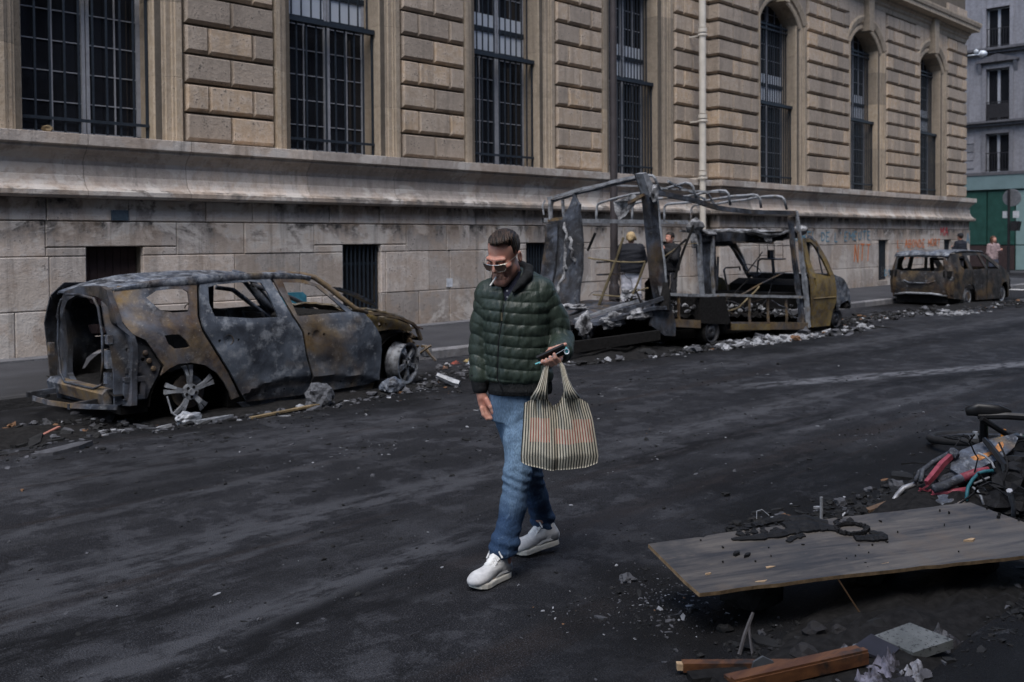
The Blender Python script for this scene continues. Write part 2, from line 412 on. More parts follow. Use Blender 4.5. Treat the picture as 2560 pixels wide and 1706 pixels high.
for a in ((-2, 5.6, 5.2, 6.15, .10, .55, LT), (-3, 5.2, 3.2, 5.2, .07, .5, LT), (-2, 4.9, 6.4, 5.0, .22, .75, LT), (-2, 4.45, 4.5, 4.95, .13, .7, LT), (-2, 4.22, 3.6, 4.62, .07, .8, LT), (.3, 3.55, 4.2, 4.02, .16, .95, LT),
          (-2, 4.05, 3.1, 4.25, .16, .9, DK), (1.0, 3.3, 3.1, 3.65, .22, .85, DK), (5.4, 4.80, 11.5, 4.83, .18, .95, LT), (6.6, 4.24, 12.5, 3.85, .22, .9, LT), (4.8, 4.5, 9.8, 4.1, .16, .9, DK), (4.9, 3.3, 7.4, 3.2, .6, .85, DK),
          (9.2, 5.9, 15.0, 3.6, .22, .95, (.12, .123, .135)), (9.6, 5.2, 14.5, 3.3, .25, .9, DK), (8, 7.1, 30, 6.2, .25, .6, LT), (9, 6.4, 30, 5.4, .3, .8, DK), (-3, 7.0, 8.0, 7.05, .5, .45, LT)): track(*a)
so_k = soot(g, p, BURN_SHADE)
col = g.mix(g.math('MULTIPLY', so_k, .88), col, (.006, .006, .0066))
ashn = g.noise(2.2, 9, .72, g.pos((.45, 1.2, 1), (0, 0, .2)), .6)
ash_w = g.math('MULTIPLY', g.ramp(ashn, [(.60, 0), (.70, .8)]), g.ramp(g.noise(26, 4, .7, p), [(.3, .1), (.62, 1)]))
ash_w = g.math('MULTIPLY', ash_w, g.math('ADD', .28, g.math('MULTIPLY', so_k, .5)))
col = g.mix(ash_w, col, (.16, .165, .18))
speck = g.ramp(g.noise(55, 2, .5, p), [(.745, 0), (.77, .7)])
col = g.mix(speck, col, (.14, .145, .155))
hh = g.math('ADD', g.math('MULTIPLY', gr, .9), g.math('MULTIPLY', s4, 1.6))
g.bump(g.math('ADD', hh, fine), .75, .008)
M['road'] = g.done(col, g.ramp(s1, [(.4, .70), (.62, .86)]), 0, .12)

g = NG('sidewalk asphalt'); p = g.pos()
n1 = g.noise(1.3, 6, .6, p); n2 = g.noise(90, 3, .6, p)
col = g.mix(g.ramp(n1, [(.35, 0), (.65, 1)]), (.026, .0265, .031), (.046, .047, .053))
col = g.mix(g.ramp(n2, [(.35, .4), (.55, 0)]), col, (.018, .018, .02))
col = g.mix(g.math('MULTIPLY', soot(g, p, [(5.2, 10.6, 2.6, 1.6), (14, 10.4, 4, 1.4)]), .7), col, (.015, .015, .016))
g.bump(g.math('ADD', n2, n1), .4, .006)
M['sidewalk'] = g.done(col, .75, 0, .35)
M['kerb'] = stone_mat('granite kerb', (.14, .14, .15), (.16, .155, .155), (.04, .04, .04), None, .6)
_n = M['kerb'].node_tree; _b = _n.nodes['Principled BSDF']; _old = _b.inputs['Base Color'].links[0].from_socket
gk = NG.__new__(NG); gk.m = M['kerb']; gk.nt = _n; gk.b = _b
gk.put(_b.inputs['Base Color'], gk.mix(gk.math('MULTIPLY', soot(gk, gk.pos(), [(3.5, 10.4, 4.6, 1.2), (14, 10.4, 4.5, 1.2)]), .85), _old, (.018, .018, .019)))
M['marking'] = plain('worn white road paint', (.50, .50, .50), .7, 0, .35, 14)

mb = MB()
for i in range(40):
    for j in range(20):
        x0, x1 = -60 + i * 5, -55 + i * 5; y0, y1 = -60 + j * 3.5175, -60 + (j + 1) * 3.5175
        mb.add([(x0, y0, 0), (x1, y0, 0), (x1, y1, 0), (x0, y1, 0)], [(0, 1, 2, 3)])
mb.add([(40.2, 10.35, 0), (140, 10.35, 0), (140, 80, 0), (40.2, 80, 0)], [(0, 1, 2, 3)])
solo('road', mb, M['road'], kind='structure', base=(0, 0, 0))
sw = MB().box(-60, 40.05, 10.5, 15.2, -.3, .128)
solo('sidewalk', sw, M['sidewalk'], kind='structure')
sw2 = MB().box(46.0, 49.9, 11.0, 60, -.3, .128)
solo('sidewalk', sw2, M['sidewalk'], kind='structure')
kr = bpy.data.objects.new('kerb', None); SC.collection.objects.link(kr); kr['kind'] = 'structure'; kr.location = (0, 10.35, 0)
x = -4.0; R = random.Random(3)
while x < 40:
    w = R.uniform(.85, 1.25); e = min(x + w, 40.2)
    k = MB(); z = .132 + R.uniform(-.004, .004)
    k.prism([(10.352, -.2), (10.352, z - .02), (10.37, z), (10.498, z), (10.498, -.2)], lambda u, v, t: (t, u, v), x + .004, e - .004)
    o = link('kerb_stone', k.mesh('kerb_stone', False, Matrix.Translation((0, 10.35, 0)).inverted()), M['kerb'], kr); x = e
# pale strip of old paving along the foot of the wall
st = MB(); x = -4
while x < 39:
    w = R.uniform(.7, 1.3); st.box(x + .004, min(x + w, 39) - .004, 13.33, 13.7, .10, .150 + R.uniform(-.004, .006)); x += w
solo('paving_strip', st, M['kerb'], kind='structure')
# zebra crossing past the corner and a worn lane line
for i, (a, b) in enumerate(((33.2, 33.75), (35.0, 35.6), (37.0, 37.6), (39.2, 39.8), (41.6, 42.2), (43.9, 44.5))):
    m = MB(); n = 24
    top = [(a + (b - a) * 0 + 0.0, 3.0)]
    m.add([(a + R.uniform(-.03, .03), 4.0 + 8.2 * t / n, .005) for t in range(n + 1)] + [(b + R.uniform(-.03, .03), 4.0 + 8.2 * t / n, .005) for t in range(n + 1)],
          [(t, t + 1, t + n + 2, t + n + 1) for t in range(n)])
    solo('crossing_stripe', m, M['marking'], kind='structure')
# ------------------------------------------------------------------ the long stone building
D1, D2 = 13.81, 13.51
BAY = 4.19
B = Thing('stone_building', 'long soot-stained limestone building with barred windows and rusticated blocks along the street', 'building', (17, 13.8, 0))
R = random.Random(11)

def rblock(x0, x1, z0, z1, y, cl=.026, cr=.026, ct=.022, cb=.05, pr=.085, left_wrap=0):
    """a chamfered rusticated block proud of the wall face y; left_wrap > 0 turns the block round a left corner"""
    j = .008; x0 += j; x1 -= j; z0 += .034; z1 -= .006
    pr += R.uniform(-.008, .008); m = MB()
    f = [(x0 + cl, y - pr, z0 + cb), (x1 - cr, y - pr, z0 + cb), (x1 - cr, y - pr, z1 - ct), (x0 + cl, y - pr, z1 - ct)]
    b = [(x0, y - .03, z0), (x1, y - .03, z0), (x1, y - .03, z1), (x0, y - .03, z1)]
    if left_wrap:
        f[0] = (x0 - pr + .03, y - pr, z0 + cb); f[3] = (x0 - pr + .03, y - pr, z1 - ct)
        k = [(x0 - pr, y - pr + .03, z0 + cb), (x0 - pr, y + left_wrap, z0 + cb), (x0 - pr, y + left_wrap, z1 - ct), (x0 - pr, y - pr + .03, z1 - ct)]
        w = [(x0, y + left_wrap, z0), (x0, y + left_wrap, z1)]
        m.add(f + b + k + w, [(0, 1, 2, 3), (1, 5, 6, 2), (0, 4, 5, 1), (3, 2, 6, 7), (8, 0, 3, 11), (9, 8, 11, 10),
                              (8, 9, 12, 4), (8, 4, 0), (10, 11, 7, 13), (11, 3, 7)])
    else:
        q = [(u, y + .03, w) for u, _, w in b]
        m.add(f + b + q, [(0, 1, 2, 3), (0, 4, 5, 1), (1, 5, 6, 2), (2, 6, 7, 3), (3, 7, 4, 0), (4, 8, 9, 5), (5, 9, 10, 6), (6, 10, 11, 7), (7, 11, 8, 4)])
    return m
Z0, CH = 3.172, .4455
def courses(x0, x1, y, cutA, cutB, ztop, wrap=0, first=0):
    k = 0; z = Z0
    while z < ztop - .05:
        cuts = cutA if k % 2 == 0 else cutB
        xs = [x0] + cuts + [x1]
        for i in range(len(xs) - 1):
            B.part('rusticated_block', rblock(xs[i], xs[i + 1], z, min(z + CH, ztop), y, left_wrap=wrap if i == 0 else 0), M['rust'])
        z += CH; k += 1

def surround(xo, xi, y, zt, name='window_surround'):
    """stepped moulded jamb between pier edge xo and opening edge xi"""
    s = 1 if xi > xo else -1; w = abs(xi - xo)
    def P(t, d): return (xo + s * t * w, y - d)
    pf = [P(.03, -.45), P(.03, .025), P(.09, .06), P(.30, .06), P(.32, .035), P(.40, .035), P(.42, .01), P(.60, .01), P(.63, -.012), P(.72, -.012), P(.75, -.03), P(.96, -.03), P(1, -.05), P(1, -.55), P(.5, -.55)]
    z = 3.162; zs = [z]
    while z < zt: z += R.uniform(.9, 1.5); zs.append(min(z, zt))
    for a, b in zip(zs, zs[1:]):
        m = MB().prism(pf, lambda u, v, t: (u, v, t), a + .002, b - .002)
        B.part(name, m, M['surround'])

# ---- piers and surrounds, section 1 (flat wall) and section 2 (standing forward)
TOP1, TOP2 = 8.06, 9.0
for k in range(-1, 3):
    a, b = 7.06 + BAY * k, 8.58 + BAY * k; c = (a + b) / 2; q = (b - a) / 4
    courses(a, b, D1, [c], [a + q, b - q], TOP1)
courses(19.78, 21.26, D1, [20.52], [20.15, 20.9], TOP1)
for k in range(0, 4):
    surround(7.04 + BAY * (k - 1), 6.60 + BAY * (k - 1), D1, TOP1 - .02)          # right of window k-1 (and left of the first pier)
    surround(8.60 + BAY * (k - 1), 8.95 + BAY * (k - 1), D1, TOP1 - .02)
surround(19.76, 19.18, D1, TOP1 - .02)
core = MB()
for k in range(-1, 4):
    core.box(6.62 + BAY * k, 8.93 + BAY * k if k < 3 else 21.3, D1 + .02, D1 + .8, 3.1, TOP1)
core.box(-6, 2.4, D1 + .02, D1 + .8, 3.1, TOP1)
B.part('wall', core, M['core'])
courses(21.30, 23.2, D2, [21.9, 22.77], [22.34], TOP2, wrap=.30)
courses(25.93, 28.57, D2, [26.86, 27.76], [26.45, 27.3, 28.15], TOP2)
courses(31.28, 33.98, D2, [32.2, 33.1], [31.75, 32.65, 33.55], TOP2)
courses(36.52, 38.4, D2, [37.4], [36.95, 37.9], TOP2)
for xo, xi in ((23.22, 23.46), (25.91, 25.42), (28.59, 28.81), (31.26, 30.77), (34.0, 34.12), (36.5, 36.05)):
    surround(xo, xi, D2, 7.72)
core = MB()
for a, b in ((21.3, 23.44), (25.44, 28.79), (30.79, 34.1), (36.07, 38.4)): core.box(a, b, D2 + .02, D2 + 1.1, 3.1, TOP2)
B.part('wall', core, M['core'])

# ---- arched heads with keystones over the three right-hand windows
def arch(xa, xb):
    c = (xa + xb) / 2; hw = (xb - xa) / 2; sp, rise = 7.74, .5
    Rr = (hw * hw + rise * rise) / (2 * rise); a0 = math.asin(hw / Rr)
    cz = sp + rise - Rr
    def pt(r, q, y): return (c + r * math.sin(q), y, cz + r * math.cos(q))
    prof = [(Rr, .55), (Rr, -.0), (Rr + .04, -.02), (Rr + .12, -.02), (Rr + .13, .0), (Rr + .2, -.01), (Rr + .22, -.05), (Rr + .38, -.09), (Rr + .44, -.07), (Rr + .44, .02)]
    N = 7
    for i in range(N):
        if i == N // 2: continue
        qa = -a0 - .13 + (2 * a0 + .26) * i / N + .003; qb = -a0 - .13 + (2 * a0 + .26) * (i + 1) / N - .003
        m = MB().sweep(prof, lambda t, u, w: pt(u, t, D2 + w), [qa + (qb - qa) * j / 4 for j in range(5)])
        B.part('arch_stone', m, M['surround'])
    ks = MB()
    lo, hi = sp + rise - .06, 9.42
    ks.prism([(c - .15, lo), (c + .15, lo), (c + .21, hi), (c - .21, hi)], lambda u, v, t: (u, t, v), D2 - .22, D2 + .5)
    B.part('keystone', ks, M['surround'])
    # wall above the arch, cut along the curve
    n = 16; out = [(xa - .25, TOP2 + .02), (xa - .25, sp - .02)]
    out += [(c + (Rr + .40) * math.sin(-a0 - .12 + (2 * a0 + .24) * i / n), cz + (Rr + .40) * math.cos(-a0 - .12 + (2 * a0 + .24) * i / n)) for i in range(n + 1)]
    out += [(xb + .25, sp - .02), (xb + .25, TOP2 + .02)]
    w = MB()
    for i in range(2, len(out) - 3):
        (u0, v0), (u1, v1) = out[i], out[i + 1]
        if v1 < TOP2 and v0 < TOP2: w.prism([(u0, v0), (u1, v1), (u1, TOP2), (u0, TOP2)], lambda u, v, t: (u, t, v), D2 - .05, D2 + .6)
    B.part('arch_spandrel', w, M['rust'])
    for s in (-1, 1):
        for i in range(3):
            z0 = 8.55 + i * .0
        e = c + s * (hw + .25)
    return sp, rise, Rr, cz, c, a0
for a, b in ((23.46, 25.42), (28.81, 30.77), (34.12, 36.05)): arch(a, b)

# ---- upper wall, cornice
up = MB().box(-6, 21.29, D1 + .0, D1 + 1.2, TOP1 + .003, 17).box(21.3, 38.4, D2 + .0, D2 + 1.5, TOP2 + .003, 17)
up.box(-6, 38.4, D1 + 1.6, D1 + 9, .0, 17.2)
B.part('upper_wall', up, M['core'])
CORN = [(.0, 9.0), (.03, 9.02), (.05, 9.15), (.10, 9.2), (.10, 9.28), (.16, 9.34), (.16, 9.40), (.40, 9.44), (.40, 9.56), (.44, 9.60), (.46, 9.70), (.46, 9.75), (.0, 9.78)]
def ret(x_end, y):
    def fn(t, d, z):
        if t <= 1: return (21.3 + (x_end + d - 21.3) * t, y - d, z)
        return (x_end + d, y - d + (t - 1) * 6, z)
    return fn
B.part('cornice', MB().sweep(CORN, ret(38.4, D2), [0, .25, .5, .75, 1, 1.5]), M['surround'])
for i, (x0, x1) in enumerate(((36.5, 37.4), (37.42, 38.4))):
    B.part('rusticated_block', rblock(x0, x1, 9.8, 10.25, D2), M['rust'])

# ---- moulded ledge, in stones
LED = [(0, 3.168), (.33, 3.155), (.335, 3.15), (.335, 3.01), (.325, 3.0), (.285, 2.99), (.285, 2.955), (.26, 2.94), (.20, 2.885), (.15, 2.81), (.135, 2.75), (.155, 2.745), (.155, 2.60),
       (.165, 2.585), (.185, 2.52), (.22, 2.46), (.27, 2.415), (.30, 2.395), (.315, 2.385), (.315, 2.325), (.295, 2.30), (.20, 2.288), (.15, 2.286)]
x = -6.0
while x < 20.9:
    e = min(x + R.uniform(1.4, 2.3), 21.24)
    if 21.24 - e < .6: e = 21.24
    d = R.uniform(-.0015, .0015)
    B.part('ledge_stone', MB().sweep(LED, lambda t, u, w: (t, D1 - u - d, w), [x + .003, e - .003]), M['ledge']); x = e
    if e >= 21.24: break
def left_end(t, d, z):
    return (21.3 - d, D2 - d + .3 * (1 - t), z) if t < 1 else (21.3 - d + (22.6 + d - 21.3) * (t - 1), D2 - d, z)
B.part('ledge_stone', MB().sweep(LED, left_end, [0, 1, 2]), M['ledge'])
x = 22.606
while True:
    e = x + R.uniform(1.5, 2.4)
    if e > 36.5: break
    d = R.uniform(-.004, .004)
    B.part('ledge_stone', MB().sweep(LED, lambda t, u, w: (t, D2 - u - d, w), [x + .003, e - .003]), M['ledge']); x = e
B.part('ledge_stone', MB().sweep(LED, lambda t, u, w: (x + (38.4 + u - x) * min(t, 1), D2 - u + max(0, t - 1) * 4, w), [0, .5, 1, 2]), M['ledge'])

# ---- plinth: ashlar blocks in courses, with basement openings cut out
OPEN1 = [(5.50, 6.31, .36), (9.83, 10.64, .42), (14.38, 15.16, .42), (18.9, 19.6, .42)]
OPEN2 = [(25.35, 26.05, .33), (30.47, 31.19, .32), (35.97, 36.67, .32)]
ZO = 1.612
def ablock(x0, x1, z0, z1, y):
    if x1 - x0 < .05 or z1 - z0 < .03: return
    j = .004; c = .012; y += R.uniform(-.007, .007)
    a, b, l, h = x0 + j, x1 - j, z0 + j, z1 - j
    f = [(a + c, y, l + c), (b - c, y, l + c), (b - c, y, h - c), (a + c, y, h - c)]
    k = [(a, y + c, l), (b, y + c, l), (b, y + c, h), (a, y + c, h)]; q = [(u, y + .25, v) for u, _, v in k]
    B.part('ashlar_block', MB().add(f + k + q, [(0, 1, 2, 3), (0, 4, 5, 1), (1, 5, 6, 2), (2, 6, 7, 3), (3, 7, 4, 0), (4, 8, 9, 5), (5, 9, 10, 6), (6, 10, 11, 7), (7, 11, 8, 4)]), M['ashlar'])
def plinth(xa, xb, y, opens, J):
    for (z0, z1), js in zip(((.10, .752), (.752, 1.483), (1.483, 1.966)), J):
        xs = [xa] + [j for j in js if xa < j < xb] + [xb]
        for a, b in zip(xs, xs[1:]):
            cuts = [o for o in opens if o[1] > a + .01 and o[0] < b - .01]
            if z0 > 1.4:
                if not cuts: ablock(a, b, z0, z1, y)
                for o in cuts:
                    l, r = max(a, o[0]), min(b, o[1])
                    ablock(a, b, ZO, z1, y)
                    ablock(a, o[0], z0, ZO - .006, y); ablock(o[1], b, z0, ZO - .006, y)
            else:
                p = a
                for o in cuts:
                    ablock(p, min(o[0], b), z0, z1, y); p = max(p, o[1])
                    if z0 < .2: ablock(max(a, o[0]), min(b, o[1]), z0, o[2], y)
                ablock(p, b, z0, z1, y)
    xs = [xa]; 
    while xs[-1] < xb - .4: xs.append(min(xb, xs[-1] + R.uniform(.75, 1.5)))
    if xs[-1] < xb: xs.append(xb)
    for a, b in zip(xs, xs[1:]): ablock(a, b, 1.972, 2.292, y + .03)
def joints(a, b, fixed, lo, hi):
    out = list(fixed); x = a
    while x < b:
        x += R.uniform(lo, hi)
        if all(abs(x - f) > lo * .7 for f in fixed): out.append(x)
    return sorted(out)
YP1, YP2 = D1 - .16, D2 - .16
plinth(-6, 21.1, YP1, OPEN1, [joints(-6, 4, [4.55, 5.2, 7.1, 8.2, 9.4, 10.74, 11.51, 12.26, 13.3], .9, 1.4) + joints(13.4, 21, [], .8, 1.4),
                             joints(-6, 4.4, [5.0, 7.78, 8.97, 10.75, 11.76, 12.27, 13.2], 1., 1.6) + joints(13.4, 21, [], .8, 1.5),
                             joints(-6, 4.4, [4.96, 6.83, 7.95, 9.24, 11.22, 12.2, 13.4], 1.1, 1.8) + joints(13.6, 21, [], 1.0, 1.8)])
plinth(21.14, 38.55, YP2, OPEN2, [joints(21.3, 38.5, [], .8, 1.3), joints(21.3, 38.5, [28.08, 29.08], .8, 1.5), joints(21.3, 38.5, [], 1., 1.7)])
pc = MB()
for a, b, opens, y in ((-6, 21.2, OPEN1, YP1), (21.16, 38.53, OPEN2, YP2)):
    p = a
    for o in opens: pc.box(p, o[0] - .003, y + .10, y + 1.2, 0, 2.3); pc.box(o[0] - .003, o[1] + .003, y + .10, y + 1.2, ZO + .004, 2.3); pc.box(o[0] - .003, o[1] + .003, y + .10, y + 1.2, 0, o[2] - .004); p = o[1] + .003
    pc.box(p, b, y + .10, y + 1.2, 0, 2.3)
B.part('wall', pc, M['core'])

# ---- basement openings
for i, (a, b, z) in enumerate(OPEN1 + OPEN2):
    y = YP1 if i < len(OPEN1) else YP2
    fr = B.part('basement_window', MB().box(a, b, y + .26, y + .30, z, ZO), M['brown_shutter' if i == 0 else 'dark_iron'])
    if i == 0:
        n = 7
        for k in range(n):
            u0 = a + .01 + (b - a - .02) * k / n
            B.part('plank', MB().box(u0 + .004, u0 + (b - a - .02) / n - .004, y + .225 + .004 * (k % 2), y + .26, z + .02, ZO - .02), M['brown_shutter'], fr)
    else:
        n = 9 if i < 4 else 7
        for k in range(n):
            u = a + (b - a) * (k + .5) / n
            B.part('bar', MB().box(u - .014, u + .014, y + .08, y + .105, z + .03, ZO - .02), M['iron'], fr)
        for zz in (z + .06, z + .72 * (ZO - z), ZO - .05):
            B.part('rail', MB().box(a + .005, b - .005, y + .107, y + .125, zz - .02, zz + .02), M['iron'], fr)

# ---- tall windows
def window(xa, xb, y, ztop, arched=False):
    g0 = y + .50
    W_ = B.part('window', MB().box(xa - .1, xa + .06, g0 - .03, g0 + .04, 3.17, ztop).box(xb - .06, xb + .25, g0 - .03, g0 + .04, 3.17, ztop).box(xa, xb, g0 - .03, g0 + .04, 3.17, 3.26), M['white_paint'])
    c = (xa + xb) / 2 + .10
    for zl, zh in ((3.26, 5.46), (6.30, ztop)):
        if zh - zl > .2: B.part('pane', MB().box(xa + .06, c - .05, g0, g0 + .012, zl, zh), M['glass'], W_); B.part('pane', MB().box(c + .05, xb + .14, g0, g0 + .012, zl, zh), M['glass'], W_)
    B.part('frosted_panel', MB().box(xa + .06, xb + .14, g0 - .012, g0 + .01, 5.54, 5.94), M['white_panel'], W_)
    B.part('frosted_panel', MB().box(xa + .06, xb + .14, g0 - .012, g0 + .01, 6.03, 6.29), M['white_panel'], W_)
    for zz in (5.50, 5.985):
        B.part('transom', MB().box(xa + .05, xb + .16, g0 - .045, g0 + .02, zz - .045, zz + .045), M['iron'], W_)
    B.part('mullion', MB().box(c - .055, c - .008, g0 - .05, g0 + .02, 3.2, ztop).box(c + .008, c + .055, g0 - .05, g0 + .02, 3.2, ztop), M['white_paint'], W_)
    for f in (.27, .76):
        u = xa + .06 + (xb - xa) * f
        B.part('glazing_bar', MB().box(u - .009, u + .009, g0 - .022, g0 + .01, 3.26, 5.45), M['white_paint'], W_)
        if ztop > 6.5: B.part('glazing_bar', MB().box(u - .009, u + .009, g0 - .022, g0 + .01, 6.3, ztop), M['white_paint'], W_)
    zz = 3.68
    while zz < ztop - .1:
        if not 5.4 < zz < 6.35:
            B.part('glazing_bar', MB().box(xa + .06, c - .056, g0 - .018, g0 + .01, zz - .007, zz + .007).box(c + .056, xb + .14, g0 - .018, g0 + .01, zz - .007, zz + .007), M['white_paint'], W_)
        zz += .43
    # iron grille in front
    q = y + .20
    G_ = B.part('window_grille', MB().box(xa + .01, xb - .01, q - .06, q + .06, 5.36, 5.44), M['iron'])
    B.part('foot_rail', MB().box(xa + .01, xb - .01, q - .02, q + .02, 3.19, 3.215), M['iron'], G_)
    n = 9 if xa < 12 else 11 if xa < 17 else 15
    for k in range(n + 1):
        u = xa + .03 + (xb - xa - .06) * k / n
        w = .013 if 0 < k < n else .02
        B.part('bar', MB().box(u - w, u + w, q - .011, q + .011, 3.20, 5.37), M['iron'], G_)
        B.part('bar', MB().box(u - .011, u + .011, q + .13, q + .152, 5.44, min(ztop, 7.7)), M['iron'], G_)
    for zz in (3.40, 7.5, 7.62, 5.46):
        if zz < ztop: B.part('rail', MB().box(xa + .01, xb - .01, q - .034 + (.13 if zz > 5 else 0), q - .013 + (.13 if zz > 5 else 0), zz - .022, zz + .022), M['iron'], G_)
for k in range(-1, 4):
    window(4.76 + BAY * k, 6.60 + BAY * k if k < 3 else 19.18, D1, 8.0)
for a, b in ((23.46, 25.42), (28.81, 30.77), (34.12, 36.05)): window(a, b, D2, 8.25)

# ---- small fittings on the wall
B.part('plaque', MB().box(15.62, 15.93, D1 - .085, D1 - .068, 4.18, 4.36), M['rust_plate'])
B.part('vent_plate', MB().box(5.86, 6.10, YP1 - .012, YP1 + .03, 1.985, 2.13), M['blue_plate'])
B.part('posted_notice', MB().box(12.18, 12.33, YP1 - .010, YP1 + .0, .80, .96), plain('torn white paper', (.5, .52, .56), .8, var=.3))
lw = MB().tube([(38.4, D2 - .1, 8.55), (38.75, D2 - .45, 8.6)], .03, 6).blob((38.8, D2 - .5, 8.62), .16, 2, .08, 4, (1, 1, .8)); lw.blob((38.62, D2 - .32, 8.7), .1, 1, .1, 5)
B.part('wall_lamp', lw, plain('pale lamp housing', (.55, .60, .66), .4), smooth=True)

# ---- sprayed lettering on the plinth (stroke lettering, sitting 2-3 mm proud of the stone)
STROKE = {'A': [[(0, 0), (.5, 1), (1, 0)], [(.2, .4), (.8, .4)]], 'B': [[(0, 0), (0, 1), (.7, .95), (.75, .6), (0, .52), (.85, .4), (.8, .05), (0, 0)]], 'D': [[(0, 0), (0, 1), (.6, .9), (.9, .5), (.6, .1), (0, 0)]],
          'E': [[(.8, 0), (0, 0), (0, 1), (.8, 1)], [(0, .5), (.6, .5)]], 'F': [[(0, 0), (0, 1), (.8, 1)], [(0, .5), (.6, .5)]], 'H': [[(0, 0), (0, 1)], [(.8, 0), (.8, 1)], [(0, .5), (.8, .5)]],
          'I': [[(.4, 0), (.4, 1)]], 'L': [[(0, 1), (0, 0), (.7, 0)]], 'M': [[(0, 0), (0, 1), (.5, .4), (1, 1), (1, 0)]], 'N': [[(0, 0), (0, 1), (.8, 0), (.8, 1)]],
          'O': [[(.4, 0), (0, .3), (.05, .8), (.45, 1), (.85, .7), (.8, .2), (.4, 0)]], 'P': [[(0, 0), (0, 1), (.7, .95), (.75, .6), (0, .5)]], 'R': [[(0, 0), (0, 1), (.7, .95), (.7, .6), (0, .5), (.8, 0)]],
          'S': [[(.8, .85), (.4, 1), (.05, .8), (.2, .55), (.7, .4), (.75, .1), (.35, 0), (0, .15)]], 'T': [[(.4, 0), (.4, 1)], [(0, 1), (.85, 1)]], 'U': [[(0, 1), (.05, .2), (.4, 0), (.75, .2), (.8, 1)]],
          'V': [[(0, 1), (.4, 0), (.8, 1)]], "'": [[(.2, 1), (.15, .75)]], ' ': []}
def spray(text, x, z, h, w, mat, y, th=.028, slant=0.0, seed=1):
    Q = random.Random(seed); root = None
    for ch in text:
        m = MB()
        for st_ in STROKE.get(ch, []):
            pts = [(x + px * w + slant * pz * h + Q.uniform(-.015, .015), y, z + pz * h + Q.uniform(-.02, .02)) for px, pz in st_]
            for a, b in zip(pts, pts[1:]): m.bar((a[0], y - .004 + Q.uniform(-.001, .001), a[2]), (b[0], y - .004 + Q.uniform(-.001, .001), b[2]), th * Q.uniform(.8, 1.2), .006, (0, 1, 0))
        x += w * (1.35 if ch != ' ' else .9); z += Q.uniform(-.01, .012)
        if m.v:
            o = B.part('letter' if root else 'graffiti', m, mat, root)
            root = root or o
gm = {n: plain(n + ' spray paint', c, .6, 0, .3, 30) for n, c in (('blue', (.10, .22, .30)), ('orange', (.55, .17, .06)), ('red', (.42, .04, .05)))}
spray("MABEL DE L'EMEUTE", 24.75, 1.60, .26, .235, gm['blue'], YP2 - .008, .030, .05, 2)
spray('NTT', 28.7, .95, .52, .30, gm['orange'], YP2 - .008, .04, .1, 3)
spray("L'ABONDE MORT", 31.9, 1.36, .26, .22, gm['orange'], YP2 - .008, .03, .05, 4)
spray('LA SIA U', 31.9, .95, .30, .26, gm['orange'], YP2 - .008, .03, .05, 5)
spray('MA', 35.6, 1.75, .3, .3, gm['red'], YP2 - .008, .045, .1, 6)
spray('LR', 37.4, 1.0, .35, .3, gm['orange'], YP2 - .008, .04, .1, 8)
spray('DS L', 30.9, .45, .2, .2, gm['blue'], YP2 - .008, .03, .05, 9)
spray('A', 38.15, 1.45, .4, .28, gm['blue'], YP2 - .008, .05, 0, 10)

# ---- drainpipe
P_ = Thing('drainpipe', 'cream drainpipe running down the inner corner of the stone building', 'drainpipe', (20.62, 13.3, .13))
px, py = 20.38, 13.36
zs = [.13, 1.72, 3.35, 4.75, 6.85, 9.6]
for a, b in zip(zs, zs[1:]):
    r = .084 if a > 3 else .076
    P_.part('pipe_section', MB().lathe([(0, a + .01), (r, a + .01), (r, b - .12), (r + .022, b - .11), (r + .022, b - .01), (0, b - .01)], 16, (px, py, 0)), M['pipe'], smooth=False)
for a in zs[1:-1]:
    P_.part('bracket', MB().lathe([(r + .028, a - .2), (r + .034, a - .19), (r + .034, a - .16), (r + .028, a - .15)], 16, (px, py, 0)).box(px - .02, px + .02, py + .13, py + .5, a - .19, a - .16), M['pipe'])
# ------------------------------------------------------------------ lamp post, far building, sign
T = Thing('lamp_post', 'dark street lamp column on the pavement behind the burnt van', 'lamp post', (13.58, 10.75, .13))
T.part('base', MB().lathe([(0, 0), (.13, 0), (.13, .08), (.10, .12), (.095, .7), (.085, .75)], 16, (13.58, 10.75, .13)), M['post'])
T.part('lower_column', MB().lathe([(.072, .86), (.060, 6.02)], 16, (13.58, 10.75, 0)), M['post'], smooth=True)
T.part('collar', MB().lathe([(.04, 6.0), (.070, 6.0), (.074, 6.06), (.04, 6.1)], 16, (13.58, 10.75, 0)), M['post'])
T.part('upper_column', MB().lathe([(.047, 6.06), (.042, 10.2)], 16, (13.58, 10.75, 0)), M['post'], smooth=True)

M['far_wall'] = stone_mat('pale grey render', (.20, .20, .22), (.21, .205, .225), (.1, .1, .11), None, .2)
M['far_trim'] = stone_mat('dark grey cornice stone', (.085, .085, .095), (.09, .088, .098), (.05, .05, .05), None, .3)
M['fascia'] = plain('grey green fascia', (.13, .19, .20), .5, 0, .1, 2)
M['shop_green'] = plain('dark green shopfront', (.018, .058, .048), .4, 0, .25, 3)
M['shop_pale'] = plain('pale green shop panel', (.17, .25, .25), .5, 0, .1, 2)
X = 49.26
A = Thing('apartment_building', 'grey apartment building with shuttered windows above a green shopfront at the street end', 'building', (X + 3, 18, 0))
YS = (11.9, 15.83, 19.76, 23.7)
wall = MB()
ZW = ((4.84, 6.64), (7.26, 9.72), (10.74, 12.6))
ys = [8.6]
for y in YS: ys += [y - .52, y + .52]
ys.append(30)
for i in range(0, len(ys), 2): wall.box(X, X + 6, ys[i], ys[i + 1], 4.8, 17)
